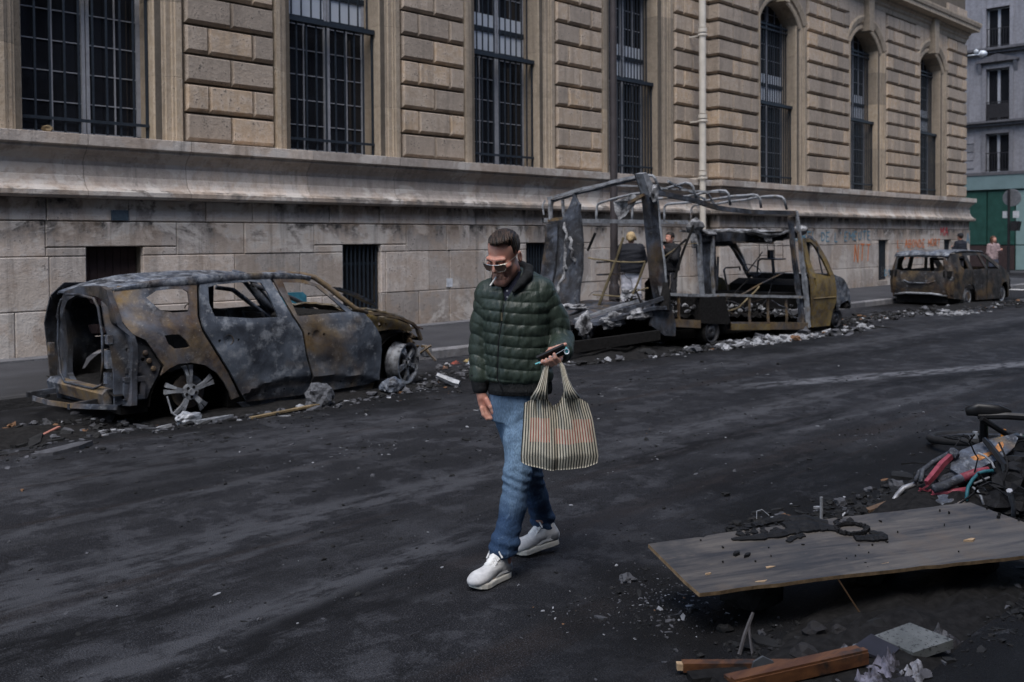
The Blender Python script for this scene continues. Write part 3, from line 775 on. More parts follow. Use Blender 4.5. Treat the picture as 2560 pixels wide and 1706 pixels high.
for y in YS:
    for a, b in ((4.8, ZW[0][0]), (ZW[0][1], ZW[1][0]), (ZW[1][1], ZW[2][0]), (ZW[2][1], 17)): wall.box(X + .002, X + 6, y - .522, y + .522, a, b)
A.part('wall', wall, M['far_wall'])
for z0, z1, d in ((7.0, 7.14, .2), (7.14, 7.24, .32), (10.44, 10.58, .2), (10.58, 10.7, .32), (4.66, 4.8, .15)):
    A.part('cornice', MB().box(X - d, X + .1, 8.55, 30.05, z0, z1), M['far_trim'])
for y in YS:
    for (a, b), k in zip(ZW, range(3)):
        f = A.part('window', MB().box(X + .18, X + .25, y - .51, y - .45, a, b).box(X + .18, X + .25, y + .45, y + .51, a, b).box(X + .16, X + .25, y - .06, y + .06, a, b).box(X + .18, X + .25, y - .51, y + .51, b - .07, b - .01), M['white_paint'])
        for s in (-1, 1): A.part('pane', MB().box(X + .21, X + .23, y + s * .26 - .19, y + s * .26 + .19, a, b - .07), M['glass'], f)
        sur = MB().box(X - .05, X + .003, y - .70, y - .525, a - .02, b + .16).box(X - .05, X + .003, y + .525, y + .70, a - .02, b + .16).box(X - .07, X + .003, y - .525, y + .525, b + .003, b + .16)
        A.part('window_surround', sur, M['far_wall'])
        rl = MB()
        for q in range(9): rl.box(X - .02, X - .005, y - .48 + q * .12 - .008, y - .48 + q * .12 + .008, a + .03, a + .85)
        rl.box(X - .03, X + .005, y - .52, y + .52, a + .85, a + .89).box(X - .03, X + .005, y - .52, y + .52, a + .05, a + .08)
        if k == 1: rl.box(X - .035, X - .03, y - .5, y + .5, a + .12, a + .8)
        A.part('balcony_rail', rl, M['dark_iron'])
    A.part('pediment', MB().prism([(y - .95, 10.02), (y + .95, 10.02), (y + .95, 10.10), (y, 10.40), (y - .95, 10.10)], lambda u, v, t: (t, u, v), X - .22, X + .003), M['far_trim'])
    for s in (-1, 1): A.part('bracket', MB().prism([(0, 9.5), (.18, 9.98), (.18, 10.02), (0, 10.02)], lambda u, v, t: (X - u, t, v), y + s * .8 - .08, y + s * .8 + .08), M['far_wall'])
# bands on the lower storey wall beside the windows
for z in (5.2, 5.6, 6.0, 6.4): A.part('stone_band', MB().box(X - .03, X + .003, 16.9, 18.6, z - .17, z + .17), M['far_wall'])
sf = A.part('shopfront', MB().box(X + .05, X + 6, 8.6, 30, .1, 3.98), M['shop_green'])
A.part('fascia', MB().box(X - .12, X + .06, 8.6, 30, 3.98, 4.66), M['fascia'])
for y0, y1, m_ in ((16.3, 17.5, 'shop_green'), (17.56, 18.8, 'shop_green'), (15.04, 16.24, 'shop_green'), (13.7, 14.98, 'shop_pale'), (12.3, 13.64, 'shop_pale'), (10.9, 12.24, 'shop_pale')):
    A.part('shop_panel', MB().box(X - .03, X + .05, y0, y1, 1.35, 3.9), M[m_], sf); A.part('shop_panel', MB().box(X - .03, X + .05, y0, y1, .16, 1.30), M['brown_shutter' if m_ == 'shop_green' else m_], sf)

T = Thing('traffic_sign', 'round road sign seen from behind with traffic light on the far corner pole', 'road sign', (46.26, 14.375, .13))
cx, cy = 46.26, 14.375
T.part('pole', MB().lathe([(0, .13), (.07, .13), (.06, .3), (.055, 3.8), (0, 3.8)], 12, (cx, cy, 0)), M['dark_iron'])
T.part('disc', MB().lathe([(0, .0), (.385, .0), (.385, -.03), (.36, -.035), (0, -.03)], 28, (cx + .08, 14.27, 3.44), 'x'), plain('grey sign back', (.16, .165, .18), .5, .4))
for y in (14.52, 14.1): T.part('plate', MB().box(cx + .06, cx + .08, y - .13, y + .13, 2.55, 2.85), plain('pale sign plate', (.42, .43, .46), .5))
tl = T.part('traffic_light', MB().box(cx - .1, cx + .14, 13.95, 14.28, 1.97, 2.4), M['dark_iron'])
T.part('hood', MB().prism([(13.90, 2.38), (14.0, 2.38), (13.96, 2.06)], lambda u, v, t: (t, u, v), cx - .12, cx + .2), M['dark_iron'], tl)
T.part('arm', MB().box(cx - .02, cx + .02, 14.28, cy, 2.15, 2.2), M['dark_iron'], tl)

# the row of houses on the camera's side of the street (unseen behind the photographer; added to shade the street, and shows in the panes)
O_ = Thing('apartment_building', 'unseen pale rendered house row facing the stone building, added to shade the street', 'building', (12, -9, 0))
ow = MB(); R = random.Random(5)
for k in range(-9, 18):
    x = k * 3.6; 
    ow.box(x - 1.25, x + 1.25, -6.3, -5.95, 0, 19)
for z0, z1 in ((0, 1.0), (3.6, 4.6), (6.8, 7.8), (10, 11), (13.2, 14.2), (16.4, 19)): ow.box(-34, 64, -6.6, -6.0, z0, z1)
ow.box(-34, 64, -16, -6.55, 0, 19)
O_.part('wall', ow, M['far_wall'])
for z in (3.9, 7.1, 10.3, 13.5, 18.6): O_.part('cornice', MB().box(-34, 64, -6.0, -5.7, z, z + .25), M['far_trim'])
gl_ = MB()
for k in range(-9, 18): gl_.box(k * 3.6 + 1.25, k * 3.6 + 2.35, -6.56, -6.545, 1, 16.4)
O_.part('pane', gl_, M['glass'])
# ------------------------------------------------------------------ burnt SUV
V = Thing('burnt_car', 'burnt-out SUV shell with its tailgate gone and scorched alloy wheels, in front of the wall', 'car', (5.6, 9.35, 0), 0, 'burnt-out cars at the kerb', local=True)
CX = 5.6
DOORLOW = [(4.8, .10), (4.91, .15), (5.01, .20), (5.18, .25), (5.36, .27), (5.7, .26), (6.35, .19), (6.5, .14), (6.7, .08)]
def lerp_tab(tab, x):
    if x <= tab[0][0]: return tab[0][1]
    for (a, p), (b, q) in zip(tab, tab[1:]):
        if x <= b: return p + (q - p) * (x - a) / (b - a)
    return tab[-1][1]
def suv_w(x, z):
    w = .885 + .022 * math.exp(-((z - .60) / .22) ** 2)
    if z > .86: w -= (z - .86) * .42
    if z < .3: w -= (.3 - z) * .12
    if x < 4.5: w -= ((4.5 - x) / .9) ** 2 * .10
    if x > 6.4: w -= ((x - 6.4) / 1.0) ** 2 * .12
    return w
HAND = [(4.745, .72), (5.74, .70)]
def suv_side(sgn, lower=True, dent=.010, inset=0.0):
    def fn(x, z, d):
        xx = x + max(0, z - .9) * .2
        w = suv_w(x, z) - inset
        w += dent * mnoise.noise(Vector((x * 2.6, z * 2.6, sgn * 3))) + dent * .4 * mnoise.noise(Vector((x * 9, z * 9, 5)))
        if lower:
            e = z - lerp_tab(DOORLOW, x)
            w -= .030 * max(0, min(1, (-e + .012) / .03))
            w += .012 * math.exp(-((e - .02) / .03) ** 2)
            for hx, hz in HAND: w -= .030 * math.exp(-(((x - hx) / .05) ** 2 + ((z - hz) / .045) ** 2))
        return (xx - CX, sgn * (w - d), z)
    return fn
RD = [(4.475, 1.255), (4.8, 1.293), (5.24, 1.295), (5.30, 1.19), (5.465, .9), (5.56, .74), (5.60, .51), (5.68, .27), (5.685, .085), (5.24, .085), (4.96, .09), (4.89, .17), (4.75, .42), (4.61, .64), (4.50, .82), (4.465, .97)]
RW = [(4.56, 1.23), (4.66, 1.25), (5.02, 1.268), (5.14, 1.25), (5.21, 1.14), (5.31, .905), (5.02, .91), (4.61, .955), (4.56, 1.08)]
FD = [(5.27, 1.293), (5.62, 1.275), (5.83, 1.205), (6.02, 1.055), (6.22, .91), (6.37, .885), (6.45, .80), (6.53, .70), (6.58, .60), (6.59, .46), (6.57, .14), (6.43, .10), (5.71, .085), (5.705, .27), (5.625, .51), (5.585, .74), (5.49, .9), (5.325, 1.19)]
FWn = [(5.39, 1.245), (5.6, 1.235), (5.79, 1.19), (6.0, 1.03), (6.14, .91), (5.60, .90), (5.53, .905)]
QP = [(3.72, 1.27), (4.06, 1.262), (4.445, 1.262), (4.435, .97), (4.47, .82), (4.585, .63), (4.725, .41), (4.86, .16), (4.78, .14), (4.75, .22), (4.69, .32), (4.61, .42), (4.49, .505), (4.35, .54), (4.23, .54), (4.14, .50), (4.07, .45), (4.1, .53), (3.94, .78), (3.83, .84), (3.70, 1.02), (3.625, 1.15)]
QW = [(3.96, 1.155), (4.05, 1.215), (4.19, 1.225), (4.31, 1.22), (4.355, 1.19), (4.365, 1.08), (4.35, 1.01), (4.2, 1.01), (4.08, 1.04)]
FU = [(4.11, .81), (4.17, .815), (4.25, .81), (4.31, .75), (4.345, .69), (4.31, .68), (4.2, .68), (4.14, .73)]
def hole(x, z, r, n=6): return [(x + r * math.cos(2 * math.pi * i / n), z + r * math.sin(2 * math.pi * i / n)) for i in range(n)]
for sg in (-1, 1):
    fn = suv_side(sg)
    near = sg < 0
    def P(name, out, holes, mat, grid, th=.025, f=fn, **k):
        mb = panel(out, holes, f, th, grid)
        o = V.part(name, mb, mat, **k); smooth_by_angle(o.data, 40); return o
    gr = .045 if near else .09
    P('rear_door', RD, [RW] + ([hole(4.645, .72, .017), hole(4.845, .715, .013)] + [hole(5.05 + .11 * i, .15 + .02 * (i % 2), .010) for i in range(5)] if near else []), M['car_blue' if near else 'car_dark'], gr)  # far-side panels coloured darker to put shade into the cabin
    P('front_door', FD, [FWn] + ([hole(5.645, .715, .017), hole(5.83, .695, .017)] + [hole(5.8 + .14 * i, .14 + .015 * (i % 3), .010) for i in range(5)] if near else []), M['car_blue_front' if near else 'car_dark'], gr)
    q = P('rear_quarter', QP, [QW, FU], M['car_ochre' if near else 'car_dark'], gr, f=suv_side(sg, False))
    # inner corner behind the missing lamp and bumper
    REC = [(3.60, 1.14), (3.70, 1.02), (3.83, .845), (3.95, .78), (4.09, .53), (4.06, .44), (4.0, .33), (3.97, .24), (3.69, .20), (3.67, .6)]
    P('lamp_recess', REC, [hole(3.80, .70, .022), hole(3.79, .48, .02), hole(3.93, .6, .022)] if near else [], M['car_dark'], gr, f=suv_side(sg, False, .012, .05))
    if near:
        bx = MB()
        f2 = suv_side(sg, False, 0, .045)
        for (a, b, c, d, t) in ((3.75, 3.93, .41, .455, .05), (3.75, 3.79, .26, .42, .045), (3.89, 3.93, .26, .42, .045), (3.75, 3.93, .25, .29, .045), (3.77, 3.9, .49, .54, .03)):
            v = []
            for x_, z_ in ((a, c), (b, c), (b, d), (a, d)): v.append(f2(x_, z_, 0)); 
            w_ = [(p[0], p[1] - t, p[2]) for p in v]
            bx.add(v + w_, [(0, 1, 2, 3), (7, 6, 5, 4), (0, 4, 5, 1), (1, 5, 6, 2), (2, 6, 7, 3), (3, 7, 4, 0)])
        V.part('vent_box', bx, M['car_dark'])
        for x_, z_ in ((3.95, .66), (3.98, .585), (4.02, .51), (3.86, .74)):
            p = suv_side(sg, False, 0, .05)(x_, z_, 0)
            V.part('stud', MB().lathe([(.0, -.02), (.018, -.018), (.028, 0)], 8, p, 'y'), M['car_ochre'])
    if near:
        for x_, z_ in HAND:
            p = fn(x_, z_, -.002)
            V.part('handle_recess', MB().lathe([(0, .030), (.030, .024), (.046, .010), (.052, .0), (.046, .006)], 16, (p[0], p[1] - .022, p[2]), 'y'), M['car_side'], smooth=True)
    # lower sill
    P('sill', [(4.88, .09), (6.55, .10), (6.52, .03), (4.95, .02)], [], M['car_dark'], .1, f=suv_side(sg, False, .01, .05))
    # A pillar strip and roof rail
    ap = MB(); pts = [(5.60, 1.325), (5.78, 1.285), (5.93, 1.19), (6.10, 1.06), (6.26, .945), (6.42, .885)]
    P3 = [suv_side(sg, False, .004, .0)(x, z, .01) for x, z in pts]
    ap.tube(P3, [.030, .032, .032, .030, .028, .022], 6, flat=.8)
    V.part('windscreen_pillar', ap, M['car_ochre' if near else 'car_dark'], smooth=True)
# far-side door gap shows the dark inner pillar
# roof
ROOF = [(3.68, 1.26), (3.85, 1.30), (4.06, 1.325), (4.36, 1.345), (4.74, 1.365), (5.02, 1.367), (5.38, 1.355), (5.60, 1.335), (5.72, 1.31)]
RLOW = [(3.68, 1.235), (4.06, 1.262), (4.45, 1.272), (4.8, 1.30), (5.23, 1.30), (5.62, 1.282), (5.75, 1.26)]
v = []; f = []; lat = [-1, -1.0, -.985, -.93, -.75, -.5, -.25, 0, .25, .5, .75, .93, .985, 1.0, 1]
nx = 30
for i in range(nx + 1):
    x = 3.68 + 2.04 * i / nx; zt = lerp_tab(ROOF, x); zl = lerp_tab(RLOW, x)
    hw = suv_w(x, zl) + .012
    for j, t in enumerate(lat):
        a = abs(t)
        z = zl if j in (0, len(lat) - 1) else zl + (zt - zl) * .55 if a == 1 else zt - .012 if a > .98 else zt - .075 * (1 - a * a)
        if a < .95: z += .010 * mnoise.noise(Vector((x * 3, t * 3, 7))) - .03 * math.exp(-((t - .35) / .3) ** 2) * math.exp(-((x - 4.3) / .5) ** 2)
        if a < .5 and x < 3.8: z -= .02
        if t > .3 and x < 4.3: z -= .09 * (t - .3) * (4.3 - x) / .6
        v.append((x + max(0, z - .9) * .2 - CX, t * hw, z))
m_ = len(lat)
for i in range(nx):
    for j in range(m_ - 1): f.append((i * m_ + j, i * m_ + j + 1, (i + 1) * m_ + j + 1, (i + 1) * m_ + j))
n0 = len(v); v += [(a, b * .985, c - .02) for a, b, c in v]; f += [tuple(k + n0 for k in q[::-1]) for q in f]
for i in range(nx):
    for j in (0, m_ - 1): f.append((i * m_ + j, (i + 1) * m_ + j, (i + 1) * m_ + j + n0, i * m_ + j + n0))
for j in range(m_ - 1):
    for i in (0, nx): f.append((i * m_ + j, i * m_ + j + 1, i * m_ + j + 1 + n0, i * m_ + j + n0))
o = V.part('roof', MB().add(v, f), M['car_pale']); smooth_by_angle(o.data, 40)
hd = MB().tube([(5.72 + .08 - CX, -.66, 1.30), (5.75 + .08 - CX, 0, 1.325), (5.72 + .08 - CX, .66, 1.28)], .03, 6); V.part('windscreen_header', hd, M['car_ochre'])
# rear frame ring (in the y,z plane), seen open; y given from the centre line
RING = [(-.86, .20), (-.86, .74), (-.77, 1.10), (-.68, 1.24), (-.55, 1.27), (-.03, 1.255), (.28, 1.20), (.52, 1.07), (.68, .78), (.84, .36), (.84, .08), (.5, .14), (-.5, .18)]
RIN = [(-.62, .50), (-.615, .8), (-.59, 1.06), (-.53, 1.15), (-.4, 1.175), (.05, 1.165), (.26, 1.11), (.37, 1.03), (.42, .72), (.39, .39), (.25, .33), (-.40, .33), (-.56, .38)]
def ringf(y, z, d):
    x = 3.66 + .055 * min(1, max(0, (1.0 - abs(z - .65)))) + d - max(0, z - 1.0) * .05
    x += .10 * (y / .86) ** 2 * (z < .9) + .012 * mnoise.noise(Vector((y * 5, z * 5, 2)))
    x -= .018 * math.exp(-((abs(y) - .72) / .05) ** 2)
    return (x - CX, y, z)
hs = [hole(-.74, .62, .018), hole(-.70, .86, .016), hole(-.73, .34, .02), hole(.6, .5, .02), hole(.64, .3, .02), hole(.55, .8, .016)]
o = V.part('tailgate_frame', panel(RING, [RIN] + hs, ringf, .05, .06), M['car_dark']); smooth_by_angle(o.data, 40)
fl = MB()
fp = [(-.655, .46), (-.65, .8), (-.625, 1.07)]
fl.tube([(3.63 - CX, -.61, .40), (3.64 - CX, -.635, .6), (3.64 - CX, -.63, .85), (3.62 - CX, -.60, 1.08), (3.61 - CX, -.53, 1.16), (3.61 - CX, -.2, 1.185), (3.61 - CX, .1, 1.175)], .013, 5)
fl.tube([(3.64 - CX, -.60, .38), (3.64 - CX, -.4, .325), (3.64 - CX, .25, .325), (3.66 - CX, .41, .40), (3.65 - CX, .43, .7), (3.65 - CX, .39, 1.03), (3.62 - CX, .25, 1.12)], .012, 5)
V.part('seal_flange', fl, M['frame_dark'], smooth=True)
for y_, z_, h_ in ((-.72, .62, .16), (-.70, .45, .1), (-.74, .80, .08), (.62, .62, .12)):
    V.part('hinge_plate', MB().box(3.63 - CX, 3.675 - CX, y_ - .035, y_ + .035, z_ - h_ / 2, z_ + h_ / 2), M['car_side'])
V.part('bumper_beam', MB().tube([(3.70 - CX, -.78, .19), (3.50 - CX, -.72, .215), (3.40 - CX, -.55, .215), (3.36 - CX, -.1, .20), (3.40 - CX, .4, .18), (3.52 - CX, .66, .155), (3.68 - CX, .76, .14)], .030, 4, flat=.5), M['car_side'])
V.part('rear_valance', MB().prism([(3.64, .20), (3.62, .30), (3.66, .34), (3.72, .34), (3.70, .18)], lambda u, v, t: (u - CX, t, v), -.66, .66), M['car_side'])
for y_ in (-.50, .5): V.part('crash_box', MB().tube([(3.38 - CX, y_, .205), (3.64 - CX, y_, .22)], .035, 4), M['frame_dark'])
V.part('rear_seat_shade_bulk', MB().prism([(4.62, .3), (4.55, .80), (4.62, .90), (4.74, .88), (4.95, .42), (5.0, .3)], lambda u, v, t: (u - CX, t, v), -.66, .66), M['char'])  # charred seat bulk added to darken the cabin
# floor, far inner lining, underbody
fm = MB()
nx, ny = 22, 10; v = []; f = []
for i in range(nx + 1):
    for j in range(ny + 1):
        x = 3.66 + 2.9 * i / nx; y = -.80 + 1.6 * j / ny
        z = .30 + .10 * (x < 4.6) * math.exp(-((x - 4.3) / .4) ** 2) + .05 * mnoise.noise(Vector((x * 4, y * 4, 1))) + .03 * mnoise.noise(Vector((x * 11, y * 11, 1)))
        v.append((x - CX, y, z))
for i in range(nx):
    for j in range(ny): f.append((i * (ny + 1) + j, i * (ny + 1) + j + 1, (i + 1) * (ny + 1) + j + 1, (i + 1) * (ny + 1) + j))
V.part('floor_pan', fm.add(v, f), M['char'])
V.part('underbody', MB().box(3.75 - CX, 4.0 - CX, -.74, .74, .11, .24).box(4.8 - CX, 6.6 - CX, -.76, .76, .05, .22).box(4.0 - CX, 4.8 - CX, -.5, .5, .1, .24), M['char'])
for sg in (-1, 1):
    wv = MB().sweep([(0, 0), (0, .42)], lambda t, u, w: (4.39 + .40 * math.cos(t) - CX, sg * (.80 - w), .16 + .40 * math.sin(t)), [math.pi * i / 12 for i in range(13)])
    V.part('wheel_arch_liner', wv, M['char'])
    wv = MB().sweep([(0, 0), (0, .45)], lambda t, u, w: (7.02 + .40 * math.cos(t) - CX, sg * (.72 - w), .22 + .40 * math.sin(t)), [math.pi * .25 + math.pi * .75 * i / 12 for i in range(13)])
    V.part('wheel_arch_liner', wv, M['char'])
# seats reduced to frames, steering bar, inner bars
for sy in (-.36, .36):
    s_ = MB().tube([(5.45 - CX, sy - .2, .4), (5.32 - CX, sy - .2, .93), (5.32 - CX, sy + .2, .93), (5.45 - CX, sy + .2, .4)], .016, 5)
    V.part('seat_frame', s_, M['frame_dark'])
V.part('steering_hoop', MB().tube([(4.93 + .05 * math.cos(q) - CX + .1, .45, .95 + .05 * math.sin(q)) for q in [math.pi * k / 6 for k in range(7)]], .006, 5), M['char'])
ib = MB().tube([(5.51 - CX, .74, 1.15), (5.72 - CX, .74, 1.115), (5.98 - CX, .76, .93), (6.22 - CX, .78, .75)], .028, 6)
V.part('far_pillar', ib, M['car_pale'], smooth=True)
V.part('far_pillar', MB().tube([(5.96 - CX, .74, 1.17), (6.15 - CX, .76, .95), (6.33 - CX, .78, .76)], .04, 6), M['car_dark'], smooth=True)
V.part('far_pillar', MB().tube([(5.95 - CX, .72, 1.17), (6.2 - CX, .73, 1.085), (6.55 - CX, .76, .97), (6.9 - CX, .8, .79)], .028, 6), M['car_dark'], smooth=True)
V.part('dash', MB().prism([(6.2, .3), (6.2, .8), (6.32, .88), (6.48, .88), (6.5, .3)], lambda u, v, t: (u - CX, t, v), -.72, .72), M['char'])
db = MB(); Rr = random.Random(5)
for i in range(40): db.blob((Rr.uniform(5.4, 6.4) - CX, -.82 + Rr.uniform(-.02, .06), .885 + Rr.uniform(-.01, .02)), Rr.uniform(.01, .028), 1, .4, i)
V.part('burnt_door_edge_rubble', db, M['char'], kind='stuff')
# front end: apron, hood sheet, strut, engine, beam
AP = [(6.50, .86), (6.62, .83), (6.9, .785), (7.14, .70), (7.18, .62), (7.05, .635), (6.98, .66), (6.83, .672), (6.62, .665), (6.60, .55), (6.56, .50)]
for sg in (-1, 1):
    fa = suv_side(sg, False, .012, .12)
    o = V.part('inner_apron', panel(AP, [hole(6.66, .735, .03), hole(6.75, .735, .014)], fa, .03, .06), M['ochre_door'])
    rail = [(6.38, .885), (6.6, .862), (6.9, .80), (7.12, .72), (7.2, .66), (7.27, .52)]
    V.part('fender_rail', MB().tube([suv_side(sg, False, .01, .06)(x, z, 0) for x, z in rail], .020, 4, flat=1.6), M['frame_rust'])
    V.part('front_strut', MB().tube([(7.02 - CX, sg * .66, .3), (6.95 - CX, sg * .55, .72)], .04, 8), M['char'])
v = []; f = []; nx, ny = 12, 14
for i in range(nx + 1):
    for j in range(ny + 1):
        t = i / nx; s_ = j / ny * 2 - 1
        x = 6.42 + .80 * t; y = s_ * (.76 - .08 * t * t)
        z = .905 - .10 * t - .13 * t ** 3 + .03 * (1 - s_ * s_) + .045 * mnoise.noise(Vector((x * 4.5, y * 4.5, 4))) + .018 * mnoise.noise(Vector((x * 14, y * 14, 4))) - .10 * math.exp(-((t - .55) / .2) ** 2 - ((s_ + .1) / .35) ** 2)
        v.append((x - CX, y, z))
for i in range(nx):
    for j in range(ny):
        if i >= nx - 3 and mnoise.noise(Vector((i * 1.7, j * 1.3, 2))) > -.10 + .12 * (nx - 1 - i): continue
        if (i, j) in ((2, 1), (2, 2), (3, 1), (6, 3), (6, 4), (7, 4), (7, 3), (6, 9), (3, 6), (4, 6), (3, 7)): continue
        f.append((i * (ny + 1) + j, i * (ny + 1) + j + 1, (i + 1) * (ny + 1) + j + 1, (i + 1) * (ny + 1) + j))
hb = MB().add(v, f); me = hb.mesh('hood_frame'); o = V.part('hood_frame', me, burnt('scorched cream hood frame', (.7, .8, .1), 2.2, metal=.1, seed=101, base=((.05, .045, .035), (.24, .21, .16)), rc=((.09, .06, .03), (.30, .23, .12))))
o.modifiers.new('thick', 'SOLIDIFY').thickness = -.018
V.part('hanging_strip', MB().tube([(6.02 - CX, -.66, 1.17), (6.25 - CX, -.55, 1.145), (6.6 - CX, -.36, 1.065), (6.95 - CX, -.18, .955), (7.12 - CX, -.10, .90)], [.012, .022, .022, .026, .014], 4, flat=2.2), M['frame_dark'])
eng = MB(); Rr = random.Random(8)
for i in range(26): eng.blob((Rr.uniform(6.65, 7.15) - CX, Rr.uniform(-.5, .5), Rr.uniform(.25, .6)), Rr.uniform(.06, .16), 1, .35, i)
V.part('engine_remains', eng, M['char'], kind='stuff')
Rr = random.Random(21)
for i in range(16):
    p_ = [Vector((Rr.uniform(7.05, 7.35) - CX, -.72 + Rr.random() ** 2 * 1.2, Rr.uniform(.30, .66)))]; d_ = Vector((Rr.uniform(-.4, 1), Rr.uniform(-1, .4), Rr.uniform(-.8, .3))).normalized()
    for k in range(4): d_ = (d_ + Vector((Rr.uniform(-.7, .7), Rr.uniform(-.7, .7), Rr.uniform(-.8, .4)))).normalized(); p_.append(p_[-1] + d_ * Rr.uniform(.03, .09))
    V.part('torn_strip', MB().tube(p_, Rr.uniform(.006, .016), 4, flat=Rr.uniform(.4, 1.6)), M[Rr.choice(['frame_rust', 'frame_dark', 'frame_pale'])])
V.part('front_beam', MB().tube([(7.26 - CX, -.62, .37), (7.36 - CX, -.3, .36), (7.38 - CX, .3, .34), (7.26 - CX, .66, .32)], .055, 4, flat=.6), M['frame_dark'])
V.part('crash_box', MB().box(7.24 - CX, 7.44 - CX, -.74, -.63, .32, .42).box(7.40 - CX, 7.425 - CX, -.76, -.61, .30, .44), M['frame_pale'])
fr = MB()
for i in range(22): fr.blob((7.16 + Rr.uniform(-.06, .1) - CX, -.70 + Rr.uniform(-.05, .3), Rr.uniform(.35, .6)), Rr.uniform(.015, .045), 1, .5, i + 50)
V.part('melted_front_remains', fr, M['frame_rust'], kind='stuff')

def spoke(ang, r0, r1, wid, split=.5):
    m = MB(); c, s_ = math.cos(ang), math.sin(ang)
    for k in (-1, 1):
        def P(r, o, y): 
            q = ang + k * split * (.10 + .16 * (r / r1)) ; cc, ss = math.cos(q), math.sin(q)
            return (r * cc - o * ss, y, r * ss + o * cc)
        st = [(r0, wid * .5, .0), ((r0 + r1) * .5, wid * .42, -.012), (r1 * .9, wid * .62, .004), (r1, wid * .8, .012)]
        v = []
        for r, w, y in st: v += [P(r, -w, y), P(r, w, y), P(r, w * .8, y + .035), P(r, -w * .8, y + .035)]
        ff = [(0, 1, 2, 3), (12, 15, 14, 13)]
        for i in range(3):
            b = i * 4
            for a_ in range(4): ff.append((b + a_, b + 4 + a_, b + 4 + (a_ + 1) % 4, b + (a_ + 1) % 4))
        m.add(v, ff)
    return m
def wheel(T_, c, steer=0.0, rim=True, lean=0.0, offs=0.0, rr=.235, mat='alloy'):
    """local -y is the outer face"""
    w = bpy.data.objects.new('wheel', None); SC.collection.objects.link(w); w.parent = T_.o; w.location = c; w.rotation_euler = (lean, 0, steer)
    hub = MB().lathe([(0, -.02), (.03, -.022), (.032, -.008), (.075, -.004), (.08, .03), (0, .03)], 16, (0, 0, 0), 'y')
    T_.part('hub', hub, M[mat], w)
    for k in range(5):
        T_.part('spoke', spoke(offs + k * 2 * math.pi / 5, .06, rr * (1 if rim or k != 3 else .86), .030), M[mat], w)
    for k in range(5):
        q = offs + .63 + k * 2 * math.pi / 5
        T_.part('stud', MB().lathe([(0, -.006), (.014, -.006), (.016, .0)], 8, (.048 * math.cos(q), -.006, .048 * math.sin(q)), 'y'), M['char'], w)
    if rim:
        T_.part('rim', MB().lathe([(rr + .012, -.01), (rr - .012, -.008), (rr - .025, .02), (rr - .03, .16), (rr + .01, .165), (rr + .012, .15), (rr - .01, .14), (rr - .008, .02), (rr + .012, -.01)], 32, (0, 0, 0), 'y'), M[mat], w, smooth=True)
    T_.part('brake_disc', MB().lathe([(.07, .05), (.16, .05), (.16, .075), (.07, .075)], 24, (0, 0, 0), 'y'), M['frame_rust'], w)
    T_.part('drum', MB().lathe([(.0, .1), (.19, .1), (.2, .2), (0, .2)], 20, (0, 0, 0), 'y'), M['char'], w)
    return w
wheel(V, (4.37 - CX, -.85, .26), 0, False, 0, 1.66, .25)
wheel(V, (4.37 - CX, .85, .24), math.pi, True, 0, .3)
wheel(V, (7.06 - CX, -.77, .27), math.radians(20), True, math.radians(3), .9, .225, 'alloy_dark')
V.part('arch_shade_box', MB().box(6.62 - CX, 7.3 - CX, -.50, -.46, .08, .70).box(6.60 - CX, 6.64 - CX, -.80, -.46, .06, .62), M['char'])  # black box added to keep the wheel arch dark where light leaks in
wheel(V, (7.06 - CX, .80, .25), math.pi + math.radians(20), True, 0, .3)
wire = MB().tube([(4.12 - CX, -.88, .25), (4.14 - CX, -.93, .1), (4.22 - CX, -.97, .03), (4.36 - CX, -.99, .02)], .008, 5)
V.part('tyre_wire', wire, M['frame_pale'])
# ------------------------------------------------------------------ burnt market van (u along the van from the rear axle, v towards the wall, z up)
VN = Thing('burnt_van', 'burnt-out market van reduced to its roof hoops and cab frame with one ochre door', 'van', (13.113, 8.433, 0), math.radians(-3.75), None, local=True)
def vt(name, pts, r, mat, n=6, **k):
    kk = {a: k.pop(a) for a in ('flat', 'up') if a in k}
    P = [Vector(p) for p in pts]; rr = list(r) if hasattr(r, '__len__') else [r] * len(P); o = []; q = []
    for i in range(len(P) - 1):
        k_ = max(1, int((P[i + 1] - P[i]).length / .11))
        for j in range(k_):
            c = P[i].lerp(P[i + 1], j / k_); w = mnoise.noise_vector(c * 2.2 + Vector((len(pts), 3, 1))) * .018 + mnoise.noise_vector(c * 9) * .004
            o.append(c + w * (.4 if i == j == 0 else 1)); q.append((rr[i] + (rr[i + 1] - rr[i]) * j / k_) * (1 + .30 * mnoise.noise(c * 11)))
    o.append(P[-1]); q.append(rr[-1])
    return VN.part(name, MB().tube(o, q, n, **kk), M[mat], **k)
def ztop_n(u): return lerp_tab([(-1.45, 2.37), (-.4, 2.26), (.13, 2.16), (1.1, 2.11), (2.34, 2.115)], u)
WV = 2.05
# rails
VN.part('roof_rail', MB().sweep([(-.03, -.036), (.03, -.036), (.034, .0), (.018, .036), (-.024, .036), (-.03, -.036)], lambda t, a, b: (t, a, ztop_n(t) + b + .008 * mnoise.noise(Vector((t * 3, 0, 0)))), [-1.45 + 3.85 * i / 24 for i in range(25)]), M['frame_dark'])
VN.part('roof_rail', MB().sweep([(-.035, -.035), (.035, -.035), (.035, .035), (-.035, .035), (-.035, -.035)], lambda t, a, b: (t, WV + a, 1.985 + b + .012 * mnoise.noise(Vector((t * 2, 4, 0)))), [-1.72 + 3.9 * i / 20 for i in range(21)]), M['frame_pale'])
